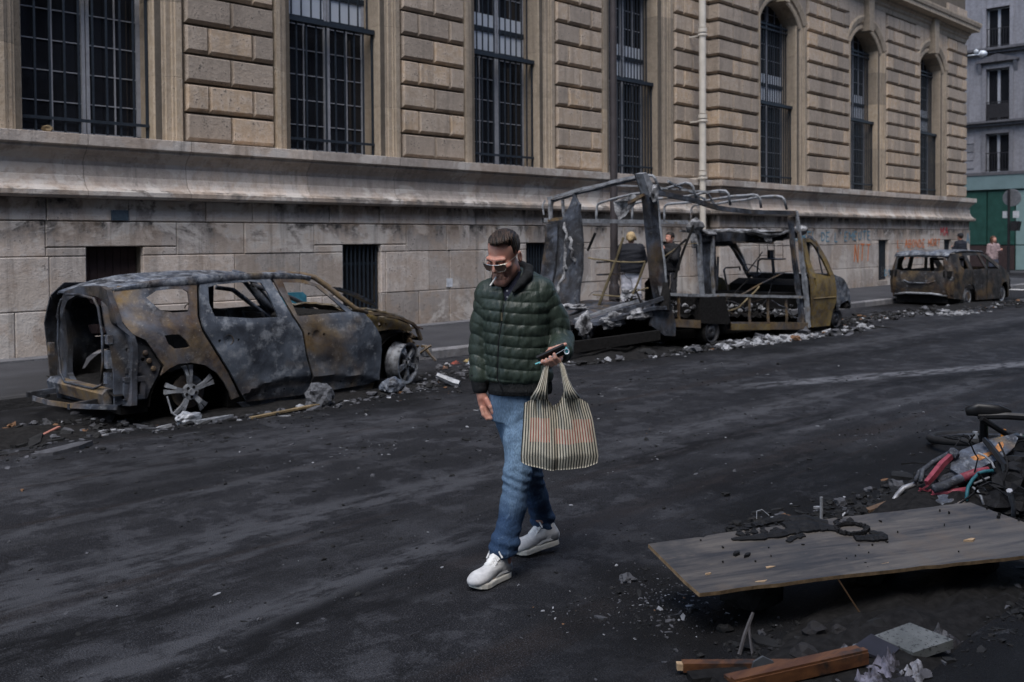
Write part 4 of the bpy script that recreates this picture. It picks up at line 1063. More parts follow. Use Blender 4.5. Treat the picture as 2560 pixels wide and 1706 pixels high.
# hoops
HO = [(-1.52, -1.43, 2.63, -1.27, 2.40), (-.45, -.54, 2.53, -.38, 2.28), (.46, .38, 2.45, .50, 2.21), (1.35, 1.26, 2.41, 1.36, 2.18), (2.14, 2.0, 2.40, 2.13, 2.17)]
for uf, un, zn, ul, zl in HO:
    p = [(uf, WV, 2.0), (uf + .01, WV, 2.24), (uf + .01, WV - .03, 2.285), (uf + .01, WV - .09, 2.305)]
    for t in (.25, .5, .75): p.append((uf + (un - uf) * t, WV - .09 - (WV - .15) * t, 2.305 + (zn - 2.305) * t + .015 * math.sin(t * 7 + uf)))
    p += [(un, .10, zn - .005), (un + .02, .02, zn - .02), (un + .04, -.01, zn - .06), (ul, .0, zl)]
    vt('roof_hoop', p, .022, 'frame_pale', smooth=True)
for a, b in (((-1.45, .75, 2.50), (.5, .1, 2.42)), ((-1.0, .05, 2.54), (1.3, 1.1, 2.36)), ((.3, .3, 2.42), (2.1, 1.5, 2.33))):
    vt('cross_brace', [a, b], .020, 'frame_pale', 4)
# rear frame
vt('rear_top_bar', [(-1.61, 2.03, 2.335), (-1.61, 1.1, 2.47), (-1.61, .14, 2.60), (-1.60, -.02, 2.61)], .034, 'frame_pale', 4)
vt('rear_top_bar', [(-1.57, 2.0, 2.30), (-1.58, 1.1, 2.43), (-1.59, .16, 2.55)], .018, 'frame_dark', 4)
vt('rear_post_stub', [(-1.61, 1.97, 2.32), (-1.61, 1.97, 2.0)], .034, 'frame_pale', 4)
vt('rear_post_stub', [(-1.58, 1.72, 2.31), (-1.55, 1.72, 2.02)], .026, 'frame_pale', 4)
vt('hanging_bracket', [(-1.64, 2.07, 2.31), (-1.66, 2.11, 2.22), (-1.64, 2.10, 2.08)], .016, 'frame_pale', 4)
vt('rear_lower_bar', [(-1.60, 2.14, 1.965), (-1.61, 1.6, 2.01)], .034, 'frame_rust', 4)
# near rear corner post (tapered channel)
po = MB(); secs = [(2.62, -1.68, -.0, .10), (2.45, -1.56, -.0, .15), (2.22, -1.47, -.0, .17), (1.64, -1.385, -.0, .17), (1.1, -1.31, 0, .17), (.80, -1.22, .0, .17), (.62, -1.16, .0, .16)]
v = []; f = []
for z, u, w, d in secs: v += [(u - d / 2, -.05 + w, z), (u + d / 2, -.05 + w, z), (u + d / 2, .06, z), (u + d / 2 - .03, .06, z), (u + d / 2 - .05, .0 + w, z), (u - d / 2 + .05, .0 + w, z), (u - d / 2 + .04, .10, z), (u - d / 2, .10, z)]
for i in range(len(secs) - 1):
    for k in range(8): f.append((i * 8 + k, i * 8 + (k + 1) % 8, i * 8 + 8 + (k + 1) % 8, i * 8 + 8 + k))
f += [tuple(range(8)), tuple(range((len(secs) - 1) * 8, len(secs) * 8))]
po.add(v, f); VN.part('rear_corner_post', po, burnt('scaled corner post', (.5, .10, .75), 1.2, metal=.35, seed=55))
vt('post_edge', [(-1.47, -.08, 2.45), (-1.385, -.07, 2.2), (-1.30, -.07, 1.6), (-1.22, -.07, 1.1), (-1.13, -.06, .8)], .018, 'frame_pale', 5)
VN.part('post_cap', MB().prism([(-1.74, 2.62), (-1.66, 2.64), (-1.50, 2.46), (-1.42, 2.30), (-1.57, 2.28), (-1.68, 2.5)], lambda a, b, t: (a, t, b), -.08, .07), M['frame_pale'])
VN.part('ash_scale', MB().blob((-1.56, -.15, 2.33), .09, 2, .35, 3, (.8, .5, 1.3)), M['ash'])
VN.part('pale_patch', MB().prism([(-1.38, .98), (-1.24, .97), (-1.16, .66), (-1.28, .66)], lambda a, b, t: (a, t, b), -.066, -.05), M['ash'])
# torn sheet hanging from the rear bar
ts = MB().add([(-1.6, .62, 2.24), (-1.6, .20, 2.33), (-1.6, .16, 2.25), (-1.6, .38, 2.02), (-1.59, .52, 1.96), (-1.62, .58, 2.1), (-1.52, .5, 2.15), (-1.50, .3, 2.2)], [(0, 1, 2, 7), (0, 7, 6, 5), (6, 7, 2, 3), (6, 3, 4, 5)])
o = VN.part('torn_sheet', ts, M['ash']); o.modifiers.new('t', 'SOLIDIFY').thickness = .012
vt('torn_edge', [(-1.62, .30, 2.20), (-1.62, .0, 2.32)], .03, 'frame_rust', 4)
# tall burnt rear panel on the far corner, leaning out
def rp(v_, z, d): return (-1.66 - .75 * max(0, (1.95 - z) / 1.65) ** 1.5 * .45 + .05 * mnoise.noise(Vector((v_ * 4, z * 3, 1))) + d, v_, z)
o = VN.part('rear_panel', panel([(1.93, 1.95), (1.66, 1.99), (1.50, 2.20), (1.42, 2.40), (1.36, 2.27), (1.28, 2.22), (1.30, 2.1), (1.18, 1.47), (1.08, .66), (1.02, .36), (1.2, .26), (1.43, .20), (1.9, .22), (1.95, 1.0)], [], rp, .05, .09), burnt('charred rear panel', (.12, .30, 1.15), 1.3, metal=.1, rough=.8, seed=61)); smooth_by_angle(o.data, 40)
for k_, (a_, b_) in enumerate((((1.60, 1.95), (1.50, 1.2)), ((1.50, 1.25), (1.62, .55)), ((1.42, 1.70), (1.30, 1.30)))):
    q_ = [rp(a_[0] + (b_[0] - a_[0]) * i / 8 + .03 * math.sin(i * 2.1 + k_), a_[1] + (b_[1] - a_[1]) * i / 8, -.004) for i in range(9)]
    VN.part('ash_streak', MB().tube(q_, [.012 + .022 * abs(math.sin(i * 1.7 + k_)) for i in range(9)], 6, flat=1.0), M['ash'], smooth=True)
o = VN.part('rear_panel_skin', panel([(1.98, 1.93), (1.72, 1.93), (1.70, 1.2), (1.66, .3), (2.0, .3)], [], lambda a, b, d: tuple(np.array(rp(a, b, d)) + np.array((-.055, 0, 0))), .02, .12), M['frame_dark'])
# counter line, sill, uprights, wheel-arch box
cz = [(-1.2, .85), (-.33, .79), (.34, .775), (1.0, .73), (2.65, .635)]
VN.part('counter_rail', MB().sweep([(-.03, -.02), (.02, -.02), (.02, .02), (-.03, .024), (-.03, -.02)], lambda t, a, b: (t, a, lerp_tab(cz, t) + b + .01 * mnoise.noise(Vector((t * 4, 2, 1)))), [-1.2 + 3.85 * i / 18 for i in range(19)]), M['frame_pale'])
sz = [(-1.1, .42), (.45, .27), (2.8, .12)]
VN.part('sill', MB().sweep([(-.03, -.06), (.06, -.06), (.06, .06), (-.03, .06), (-.03, -.06)], lambda t, a, b: (t, a, lerp_tab(sz, t) + b), [.46 + 2.34 * i / 8 for i in range(9)]), M['frame_rust'])
VN.part('sill', MB().sweep([(-.03, -.06), (.06, -.06), (.06, .06), (-.03, .06), (-.03, -.06)], lambda t, a, b: (t, a, lerp_tab(sz, t) + b), [-1.1, -.8, -.5, -.32]), M['frame_rust'])
VN.part('sill_plate', MB().sweep([(-.045, -.05), (-.032, -.05), (-.032, .05), (-.045, .05), (-.045, -.05)], lambda t, a, b: (t, a, lerp_tab(sz, t) - .015 + b), [.46 + 1.1 * i / 6 for i in range(7)]), M['ochre_door'])
for u in (-.83, 1.02, 1.56, 2.11): vt('upright', [(u, 0, lerp_tab(cz, u)), (u + .015, 0, lerp_tab(sz, u) + .05)], .022, 'frame_rust', 4)
VN.part('wheel_arch_box', MB().prism([(-.33, .76), (.31, .74), (.46, .33), (.40, .30), (-.32, .36)], lambda a, b, t: (a, t, b), -.03, .5), M['char'])
vt('front_post', [(2.39, -.02, 2.14), (2.44, -.02, 1.9), (2.52, -.02, 1.6), (2.66, -.02, .95), (2.74, -.02, .63), (2.79, -.02, .10)], [.034, .038, .042, .046, .050, .046], 'frame_pale', 4)
vt('front_post_inner', [(2.36, .08, 2.05), (2.44, .08, 1.6), (2.6, .08, .9), (2.68, .05, .12)], .05, 'frame_rust', 4)
# floor with burnt heap
v = []; f = []; nx, ny = 44, 16
for i in range(nx + 1):
    for j in range(ny + 1):
        u = -1.5 + 4.4 * i / nx; w = .08 + 1.9 * j / ny
        z = lerp_tab([(-1.5, .5), (0, .42), (2.9, .25)], u) + .16 * abs(mnoise.noise(Vector((u * 2.5, w * 2.5, 3)))) + .09 * mnoise.noise(Vector((u * 8, w * 8, 3)))
        v.append((u, w, z))
for i in range(nx):
    for j in range(ny): f.append((i * (ny + 1) + j, i * (ny + 1) + j + 1, (i + 1) * (ny + 1) + j + 1, (i + 1) * (ny + 1) + j))
VN.part('floor', MB().add(v, f), M['char'])
VN.part('chassis', MB().box(-1.3, 2.7, .15, .35, .12, .26).box(-1.3, 2.7, 1.6, 1.8, .12, .26).box(-1.4, 2.6, .3, 1.7, .20, .30), M['char'])
db = MB(); da = MB(); Rr = random.Random(14)
for i in range(260):
    u, w = Rr.uniform(-1.3, 2.6), Rr.uniform(.02, 1.2) ** 1.0
    z = lerp_tab([(-1.5, .56), (0, .46), (2.9, .27)], u) + Rr.uniform(0, .20)
    (da if Rr.random() < .42 else db).blob((u, w, z), Rr.uniform(.018, .065), 1, .5, i, (1, 1, Rr.uniform(.5, 1)))
wr_ = MB()
for i in range(70):
    u, w = Rr.uniform(-1.2, 2.7), Rr.uniform(.05, 1.8); z = lerp_tab([(-1.5, .6), (0, .5), (2.9, .35)], u) + Rr.uniform(0, .25); p_ = [Vector((u, w, z))]
    d_ = Vector((Rr.uniform(-1, 1), Rr.uniform(-1, 1), Rr.uniform(-.3, .9))).normalized()
    for k_ in range(5): d_ = (d_ + Vector((Rr.uniform(-.5, .5), Rr.uniform(-.5, .5), Rr.uniform(-.7, .3)))).normalized(); p_.append(p_[-1] + d_ * Rr.uniform(.05, .16))
    wr_.tube(p_, Rr.uniform(.004, .011), 4)
VN.part('burnt_wires', wr_, M['frame_dark'], kind='stuff')
VN.part('charred_load', db, M['char'], kind='stuff'); VN.part('ash_lumps', da, M['ash'], kind='stuff')
# collapsed rear platform, hanging to the ground
o = VN.part('rear_platform', panel([(-2.5, .1), (-1.35, -.2), (-1.2, 1.5), (-2.6, 1.6)], [], lambda a, b, d: (a, b, .50 + (a + 2.6) * .16 + .05 * mnoise.noise(Vector((a * 3, b * 3, 6))) - d), .05, .12), M['frame_dark'])
vt('tail_rail', [(-2.55, .45, .44), (-2.1, .22, .58), (-1.35, -.12, .80)], .04, 'frame_dark', 4)
vt('tail_rail', [(-2.45, .62, .50), (-1.5, .2, .76)], .03, 'frame_pale', 4)
for a_ in (((-2.55, .30, .42), .19, 3, .4, 21, (.8, .4, 1.0)), ((-2.2, .1, .50), .17, 3, .4, 22, (1.5, .35, .55)), ((-1.8, -.05, .58), .15, 3, .4, 23, (1.6, .3, .5))): VN.part('ash_crust', MB().blob(*a_), M['ash'])
for a_ in (((-1.62, .3, .86), .11, 3, .4, 24, (1, .8, .7)), ((-2.2, .9, .66), .13, 3, .4, 25, (1.6, .8, .4))): VN.part('ash_crust', MB().blob(*a_), M['ash'])
VN.part('charred_skirt', MB().prism([(-1.5, .72), (-1.12, .70), (-1.0, .42), (-1.05, .22), (-1.3, .24), (-1.55, .4)], lambda a, b, t: (a, t + .02 * math.sin(b * 20), b), -.1, -.04), M['frame_dark'])
VN.part('charred_post_foot', MB().tube([(-1.22, -.05, 1.02), (-1.25, -.08, .85), (-1.30, -.08, .62)], [.05, .09, .12], 6), M['char'])
VN.part('under_plate', MB().add([(-3.1, .1, .26), (-1.5, -.2, .34), (-1.5, -.2, .20), (-3.1, .1, .10), (-3.1, .16, .26), (-1.5, -.14, .34), (-1.5, -.14, .20), (-3.1, .16, .10)], [(0, 1, 2, 3), (7, 6, 5, 4), (0, 4, 5, 1), (3, 2, 6, 7), (0, 3, 7, 4), (1, 5, 6, 2)]), M['char'])
# awning rods and cross lines in the rear opening
for pts, r, m_ in (([(-1.6, .99, 1.77), (-1.6, 1.16, 1.50)], .020, 'char'), ([(-1.6, .42, 1.70), (-1.6, .56, 1.38), (-1.62, .97, .55)], .022, 'rope'), ([(-1.6, .01, 1.32), (-1.6, .32, .66)], .018, 'rope'),
                   ([(-1.6, .0, 1.345), (-1.6, .5, 1.33), (-1.6, 1.15, 1.39)], .013, 'rope'), ([(-1.6, -.05, .96), (-1.6, .5, .81), (-1.6, 1.05, .82)], .012, 'rope'), ([(-1.6, .19, .92), (-1.58, .06, .65)], .018, 'char'),
                   ([(-.57, .05, 1.66), (-.9, .05, 1.45), (-1.17, .05, 1.25)], .020, 'char'), ([(-.33, .1, 1.88), (-.58, .1, 1.45), (-.80, .1, 1.06)], .020, 'char'), ([(-.25, .1, 1.60), (-.6, .1, 1.58), (-1.1, .1, 1.38)], .010, 'rope'),
                   ([(2.52, .3, 1.07), (1.6, .3, .84), (1.1, .3, .70)], .014, 'frame_rust'), ([(1.6, .2, .86), (.9, .1, .55), (.45, .05, .50)], .014, 'rope'), ([(1.7, .5, .95), (1.0, .4, .66)], .014, 'char'), ([(3.2, 1.2, 1.42), (2.4, 1.0, 1.05)], .012, 'frame_rust')):
    vt('rod', pts, r, m_, 5)
VN.part('torn_flap', MB().add([(-1.12, .3, 1.12), (-.98, .3, 1.10), (-.55, .3, .80), (-.45, .32, .72), (-1.12, .3, .72), (-1.12, .42, 1.0), (-.6, .44, .72), (-1.1, .44, .72)], [(0, 1, 2, 3, 4), (0, 5, 6, 3), (5, 7, 6)]), M['char'])
for z in (1.29, 1.08): vt('shelf_bar', [(-.6, 1.9, z), (.1, 1.9, z)], .02, 'frame_dark', 4)
vt('shelf_bar', [(-.05, 1.9, 1.29), (-.05, 1.9, .98)], .02, 'frame_dark', 4)
# cab: rear partition frame, roof remains, far door frame, seats
vt('cab_post', [(-.02, .28, 1.86), (.07, .3, 1.70), (.12, .3, 1.2), (.16, .3, .78)], .045, 'frame_pale', 4)
VN.part('cab_side', MB().prism([(.10, 1.76), (.48, 1.74), (.55, 1.60), (.60, 1.2), (.56, .78), (.24, .78), (.2, 1.2)], lambda a, b, t: (a, t, b), .34, .42), M['frame_dark'])
vt('cab_post', [(.44, .3, 1.72), (.42, .3, 1.2), (.46, .3, .78)], .03, 'frame_pale', 4)
VN.part('cab_roof_beam', MB().sweep([(-.06, -.09), (.05, -.09), (.05, .05), (-.06, .05), (-.06, -.09)], lambda t, a, b: (t, .36 + a, 1.72 + b + .012 * mnoise.noise(Vector((t * 4, 1, 1)))), [.1 + 2.4 * i / 12 for i in range(13)]), M['frame_dark'])
VN.part('ash_scale', MB().blob((-.02, .28, 1.86), .17, 2, .3, 31, (1.0, .6, .8)).blob((-.08, .28, 1.68), .09, 2, .4, 32, (.8, .6, 1.6)).blob((.3, .3, 1.765), .13, 1, .3, 34, (1.6, .5, .3)), M['ash'])
o = VN.part('cab_roof', panel([(1.25, .1), (2.5, .1), (3.0, .25), (3.15, 1.0), (3.0, 1.85), (1.6, 1.9), (1.3, 1.2), (1.5, .8)], [], lambda a, b, d: (a, b, 1.83 + .05 * mnoise.noise(Vector((a * 3, b * 3, 8))) - .35 * max(0, a - 2.5) ** 1.5 - d - .16 * math.exp(-((a - 1.9) / .45) ** 2 - ((b - .35) / .3) ** 2)), .03, .1), M['ash']); smooth_by_angle(o.data, 40)
VN.part('roof_lining', MB().prism([(1.55, 1.70), (2.0, 1.60), (2.45, 1.70), (2.5, 1.80), (1.4, 1.78)], lambda a, b, t: (a, t, b), .2, .7), M['char'])
VN.part('ash_scale', MB().blob((1.80, .16, 1.665), .09, 2, .3, 33, (1.2, .5, .8)).blob((2.75, .15, 1.80), .16, 2, .3, 35, (1.4, .8, .5)), M['ash'])
vt('far_door_frame', [(2.55, 1.85, .7), (2.55, 1.85, 1.56), (3.1, 1.85, 1.58), (3.45, 1.85, 1.25), (3.75, 1.85, .92)], .05, 'frame_dark', 4)
vt('far_door_frame', [(2.5, 1.85, 1.60), (3.2, 1.8, 1.64), (4.0, 1.5, 1.60)], .06, 'frame_dark', 4)
VN.part('far_door', MB().prism([(2.6, .98), (2.85, .92), (3.0, .80), (3.35, .78), (3.7, .9), (3.75, .3), (2.6, .3)], lambda a, b, t: (a, t, b), 1.84, 1.9), M['ochre_door'])
for p, r in (([(1.71, 1.0, 1.12), (1.77, 1.0, 1.16), (2.18, 1.0, 1.16), (2.2, 1.0, 1.1)], .016), ([(1.71, 1.0, 1.12), (1.85, 1.0, .74)], .020), ([(2.56, .9, .98), (2.60, .9, 1.26), (2.69, .9, 1.29), (3.5, .9, 1.29)], .018), ([(1.9, 1.3, .75), (1.95, 1.3, 1.35)], .02)):
    vt('seat_frame', p, r, 'frame_dark', 5)
for u in (2.72, 3.22):
    vt('headrest_wire', [(u, .95, 1.29), (u + .01, .95, 1.58), (u + .28, .95, 1.58), (u + .28, .95, 1.29)], .006, 'frame_dark', 4)
    vt('headrest_wire', [(u, .95, 1.36), (u + .28, .95, 1.36)], .006, 'frame_dark', 4)
VN.part('headrest_block', MB().box(3.04, 3.17, .93, .99, 1.30, 1.46), M['frame_dark'])
vt('seat_post', [(3.15, .95, 1.32), (3.22, .95, .85)], .03, 'frame_dark', 4)
vt('steering_wheel', [(3.15 + .26 * math.cos(q), 1.4 + .1 * math.sin(q), 1.08 + .10 * math.sin(q)) for q in [2 * math.pi * k / 16 for k in range(17)]], .010, 'frame_dark', 5)
VN.part('dash', MB().prism([(3.1, .45), (3.0, .82), (3.3, .92), (3.75, .88), (3.8, .45)], lambda a, b, t: (a, t, b), .12, 1.8), M['char'])
VN.part('seat_base', MB().prism([(2.0, .4), (2.0, .72), (2.9, .70), (2.95, .4)], lambda a, b, t: (a, t, b), .3, 1.7), M['char'])
# near cab door with window, pillar, nose
def vside(a, b, d): return (a, -.01 - .05 * math.exp(-((b - .75) / .4) ** 2) + max(0, b - 1.0) * .14 + d + .006 * mnoise.noise(Vector((a * 4, b * 4, 1))), b)
o = VN.part('cab_door', panel([(2.73, 1.655), (3.0, 1.675), (3.20, 1.58), (3.48, 1.25), (3.62, .97), (3.68, .72), (3.69, .52), (3.60, .35), (3.53, .08), (2.93, .09), (2.88, .56), (2.80, 1.1)], [[(2.86, 1.61), (3.03, 1.605), (3.15, 1.52), (3.36, 1.26), (3.50, .97), (2.99, 1.05), (2.93, 1.2)], [(2.93, .97), (2.99, .96), (3.0, .82), (2.95, .83)]], vside, .04, .07), M['ochre_door']); smooth_by_angle(o.data, 40)
VN.part('door_crease', MB().sweep([(0, -.012), (-.014, 0), (0, .012)], lambda t, a, b: (t, vside(t, .60, 0)[1] + a, .60 + b), [2.9 + .75 * i / 8 for i in range(9)]), M['ochre_door'])
vt('door_window_bar', [(3.14, .02, 1.52), (3.30, 0, 1.0)], .014, 'frame_dark', 4)
vt('windscreen_pillar', [(3.02, .12, 1.70), (3.22, .1, 1.60), (3.5, .06, 1.27), (3.66, .03, 1.0), (3.72, .0, .88)], .040, 'frame_rust', 5)
vt('windscreen_pillar', [(3.05, 1.8, 1.70), (3.5, 1.85, 1.25), (3.75, 1.88, .95)], .040, 'frame_dark', 5)
v = []; f = []; nx, ny = 12, 14
prof = [(3.60, 1.0), (3.78, .99), (3.95, .95), (4.10, .86), (4.22, .76), (4.32, .65), (4.38, .55), (4.40, .46), (4.36, .40)]
for a, b in prof:
    for j in range(ny + 1):
        s_ = j / ny; w = .0 + 1.88 * s_
        k = 1 - abs(2 * s_ - 1) ** 4
        v.append((a - .16 * (1 - k) * (a > 3.7) + .01 * mnoise.noise(Vector((a * 3, w * 3, 2))), w, b))
for i in range(len(prof) - 1):
    for j in range(ny): f.append((i * (ny + 1) + j, i * (ny + 1) + j + 1, (i + 1) * (ny + 1) + j + 1, (i + 1) * (ny + 1) + j))
o = VN.part('hood', MB().add(v, f), M['car_pale'], smooth=True); o.modifiers.new('t', 'SOLIDIFY').thickness = -.03
o = VN.part('front_wing', panel([(3.64, .98), (3.8, .97), (3.95, .92), (4.08, .82), (4.2, .68), (4.24, .5), (4.24, .42), (4.14, .52), (4.0, .50), (3.86, .46), (3.74, .34), (3.70, .5), (3.70, .72)], [], lambda a, b, d: (a, -.045 + d + .1 * max(0, a - 4) ** 1, b), .03, .06), M['car_pale']); smooth_by_angle(o.data, 40)
VN.part('bumper_remains', MB().tube([(4.05, -.02, .42), (4.28, .05, .40), (4.40, .4, .38), (4.42, 1.0, .36), (4.3, 1.8, .36)], [.05, .06, .05, .05, .04], 6), M['char'])
def vwheel(c, r, yaw=0):
    w = bpy.data.objects.new('wheel', None); SC.collection.objects.link(w); w.parent = VN.o; w.location = c; w.rotation_euler = (0, 0, yaw)
    VN.part('rim', MB().lathe([(0, .02), (.03, .0), (.05, -.01), (.10, .0), (.115, .03), (.14, .035), (.155, .0), (.175, -.02), (.18, .15), (0, .16)], 28, (0, 0, 0), 'y'), M['frame_dark'], w, smooth=True)
    VN.part('burnt_tyre_bead', MB().lathe([(.178, -.01), (r, .02), (r, .15), (.178, .17)], 28, (0, 0, 0), 'y'), M['char'], w)
    for k in range(5):
        q = k * 2 * math.pi / 5; VN.part('rim_hole', MB().lathe([(0, -.0), (.014, .0), (.014, .03)], 8, (.128 * math.cos(q), .022, .128 * math.sin(q)), 'y'), M['char'], w)
for c in ((0, 0, .205), (0, 1.75, .205)): vwheel(c, .205)
for c in ((3.80, .02, .195), (3.80, 1.75, .195)): vwheel(c, .195)

# ------------------------------------------------------------------ second burnt car further on
K = Thing('burnt_car', 'burnt black estate car beyond the van, near the corner of the building', 'car', (24.2, 8.80, 0), math.radians(-4), 'burnt-out cars at the kerb', local=True)
KW = 1.62
def kside(sg):
    def fn(u, z, d):
        w = .0
        if z > .85: w += (z - .85) * .32
        w += max(0, .45 - u) ** 2 * .7 + max(0, u - 3.0) ** 2 * .22 + .01 * mnoise.noise(Vector((u * 3, z * 3, sg)))
        y = w + d
        return (u, y if sg < 0 else KW - y, z)
    return fn
KB = [(.02, .95), (.08, 1.18), (.2, 1.27), (1.1, 1.30), (2.0, 1.285), (2.42, 1.17), (3.05, .88), (3.25, .80), (3.6, .70), (3.80, .55), (3.86, .35), (3.80, .12), (3.55, .08), (3.5, .3), (3.3, .5), (3.05, .5), (2.85, .3), (2.8, .08), (1.42, .10), (1.40, .25), (1.25, .47), (1.0, .52), (.75, .45), (.62, .25), (.6, .14), (.08, .2), (.0, .5)]
KH = [[(.62, 1.20), (.95, 1.22), (1.0, .90), (.75, .88), (.6, .98)], [(1.12, 1.22), (1.75, 1.22), (1.95, .88), (1.2, .86)], [(1.88, 1.22), (2.05, 1.20), (2.75, .86), (2.1, .87)]]
for sg in (-1, 1):
    o = K.part('side_panel', panel(KB, KH, kside(sg), .03, .10), M['car2_body']); smooth_by_angle(o.data, 40)
    K.part('door_seam', MB().sweep([(-.012, 0), (.012, 0)], lambda t, a, b: tuple(np.array(kside(sg)(1.05 + .12 * math.sin((t - .1) * 3) + a, t, -.006))), [.1 + .75 * i / 8 for i in range(9)]), M['char'])
    K.part('door_seam', MB().sweep([(-.012, 0), (.012, 0)], lambda t, a, b: tuple(np.array(kside(sg)(2.02 + a, t, -.006))), [.1 + .75 * i / 8 for i in range(9)]), M['char'])
v = []; f = []
rf = [(.10, 1.20), (.22, 1.285), (.7, 1.315), (1.1, 1.32), (1.6, 1.32), (2.0, 1.30), (2.1, 1.26)]
for a, b in rf:
    for j in range(9): s_ = j / 8; v.append((a, .13 + (KW - .26) * s_, b + .02 * (1 - (2 * s_ - 1) ** 2) + .012 * mnoise.noise(Vector((a * 4, s_ * 5, 1)))))
for i in range(len(rf) - 1):
    for j in range(8): f.append((i * 9 + j, i * 9 + j + 1, i * 9 + j + 10, i * 9 + j + 9))
o = K.part('roof', MB().add(v, f), M['car_pale'], smooth=True); o.modifiers.new('t', 'SOLIDIFY').thickness = -.03
def kr_(y, z, d): return (.05 - .06 * math.exp(-((z - .55) / .25) ** 2) + d + max(0, z - .85) * .25 + .25 * abs(2 * y / KW - 1) ** 6 * .5 + .008 * mnoise.noise(Vector((y * 4, z * 4, 2))), y, z)
o = K.part('tailgate', panel([(.02, .28), (0, .6), (.04, .88), (.14, 1.22), (.3, 1.28), (1.32, 1.28), (1.48, 1.22), (1.58, .88), (1.62, .6), (1.60, .28)], [[(.22, .88), (.20, 1.14), (.28, 1.19), (1.34, 1.19), (1.42, 1.14), (1.44, .88), (1.3, .85), (.36, .85)]], kr_, .03, .08), M['car2_body']); smooth_by_angle(o.data, 40)
K.part('window_rim', MB().tube([(.06, .2, .86), (.12, .19, 1.15), (.14, .28, 1.21), (.14, 1.34, 1.21), (.12, 1.43, 1.15), (.06, 1.44, .86)], .02, 5), M['frame_pale'], smooth=True)
K.part('rear_beam', MB().tube([(.1, .15, .25), (-.02, .5, .30), (-.02, 1.1, .30), (.1, 1.5, .25)], .03, 5), M['frame_pale'], smooth=True)
K.part('plate_recess', MB().tube([(.0, .4, .62), (-.03, .55, .56), (-.03, 1.05, .56), (.0, 1.2, .62)], .016, 5), M['car_pale'])
K.part('lamp_housing', MB().box(.02, .16, .04, .22, .72, .86).box(.02, .16, 1.40, 1.58, .72, .86), M['char'])
K.part('underbody', MB().box(.15, 3.7, .15, KW - .15, .06, .36), M['char'])
for yy in (.55, 1.07): K.part('seat_frame', MB().tube([(1.75, yy - .18, .5), (1.62, yy - .18, 1.12), (1.62, yy + .18, 1.12), (1.75, yy + .18, .5)], .06, 5), M['char'])
for u, yy in ((1.0, .05), (3.15, .08), (1.0, KW - .2), (3.15, KW - .2)):
    w = K.part('wheel', MB().lathe([(0, .02), (.06, .0), (.16, .03), (.2, .0), (.2, .15), (0, .15)], 20, (u, yy, .2), 'y'), M['alloy'])
    K.part('brake_disc', MB().lathe([(.0, -.01), (.12, -.01), (.12, .0), (0, 0)], 16, (u, yy + .0, .2), 'y'), M['frame_rust'], w)
K.part('hood', MB().prism([(2.95, .90), (3.3, .82), (3.65, .70), (3.82, .5), (3.7, .45), (3.1, .6)], lambda a, b, t: (a, t, b), .12, KW - .12), M['car2_body'])
K.part('front_remains', MB().blob((3.85, .3, .4), .16, 2, .4, 3).blob((3.85, .9, .4), .18, 2, .4, 4), M['char'])
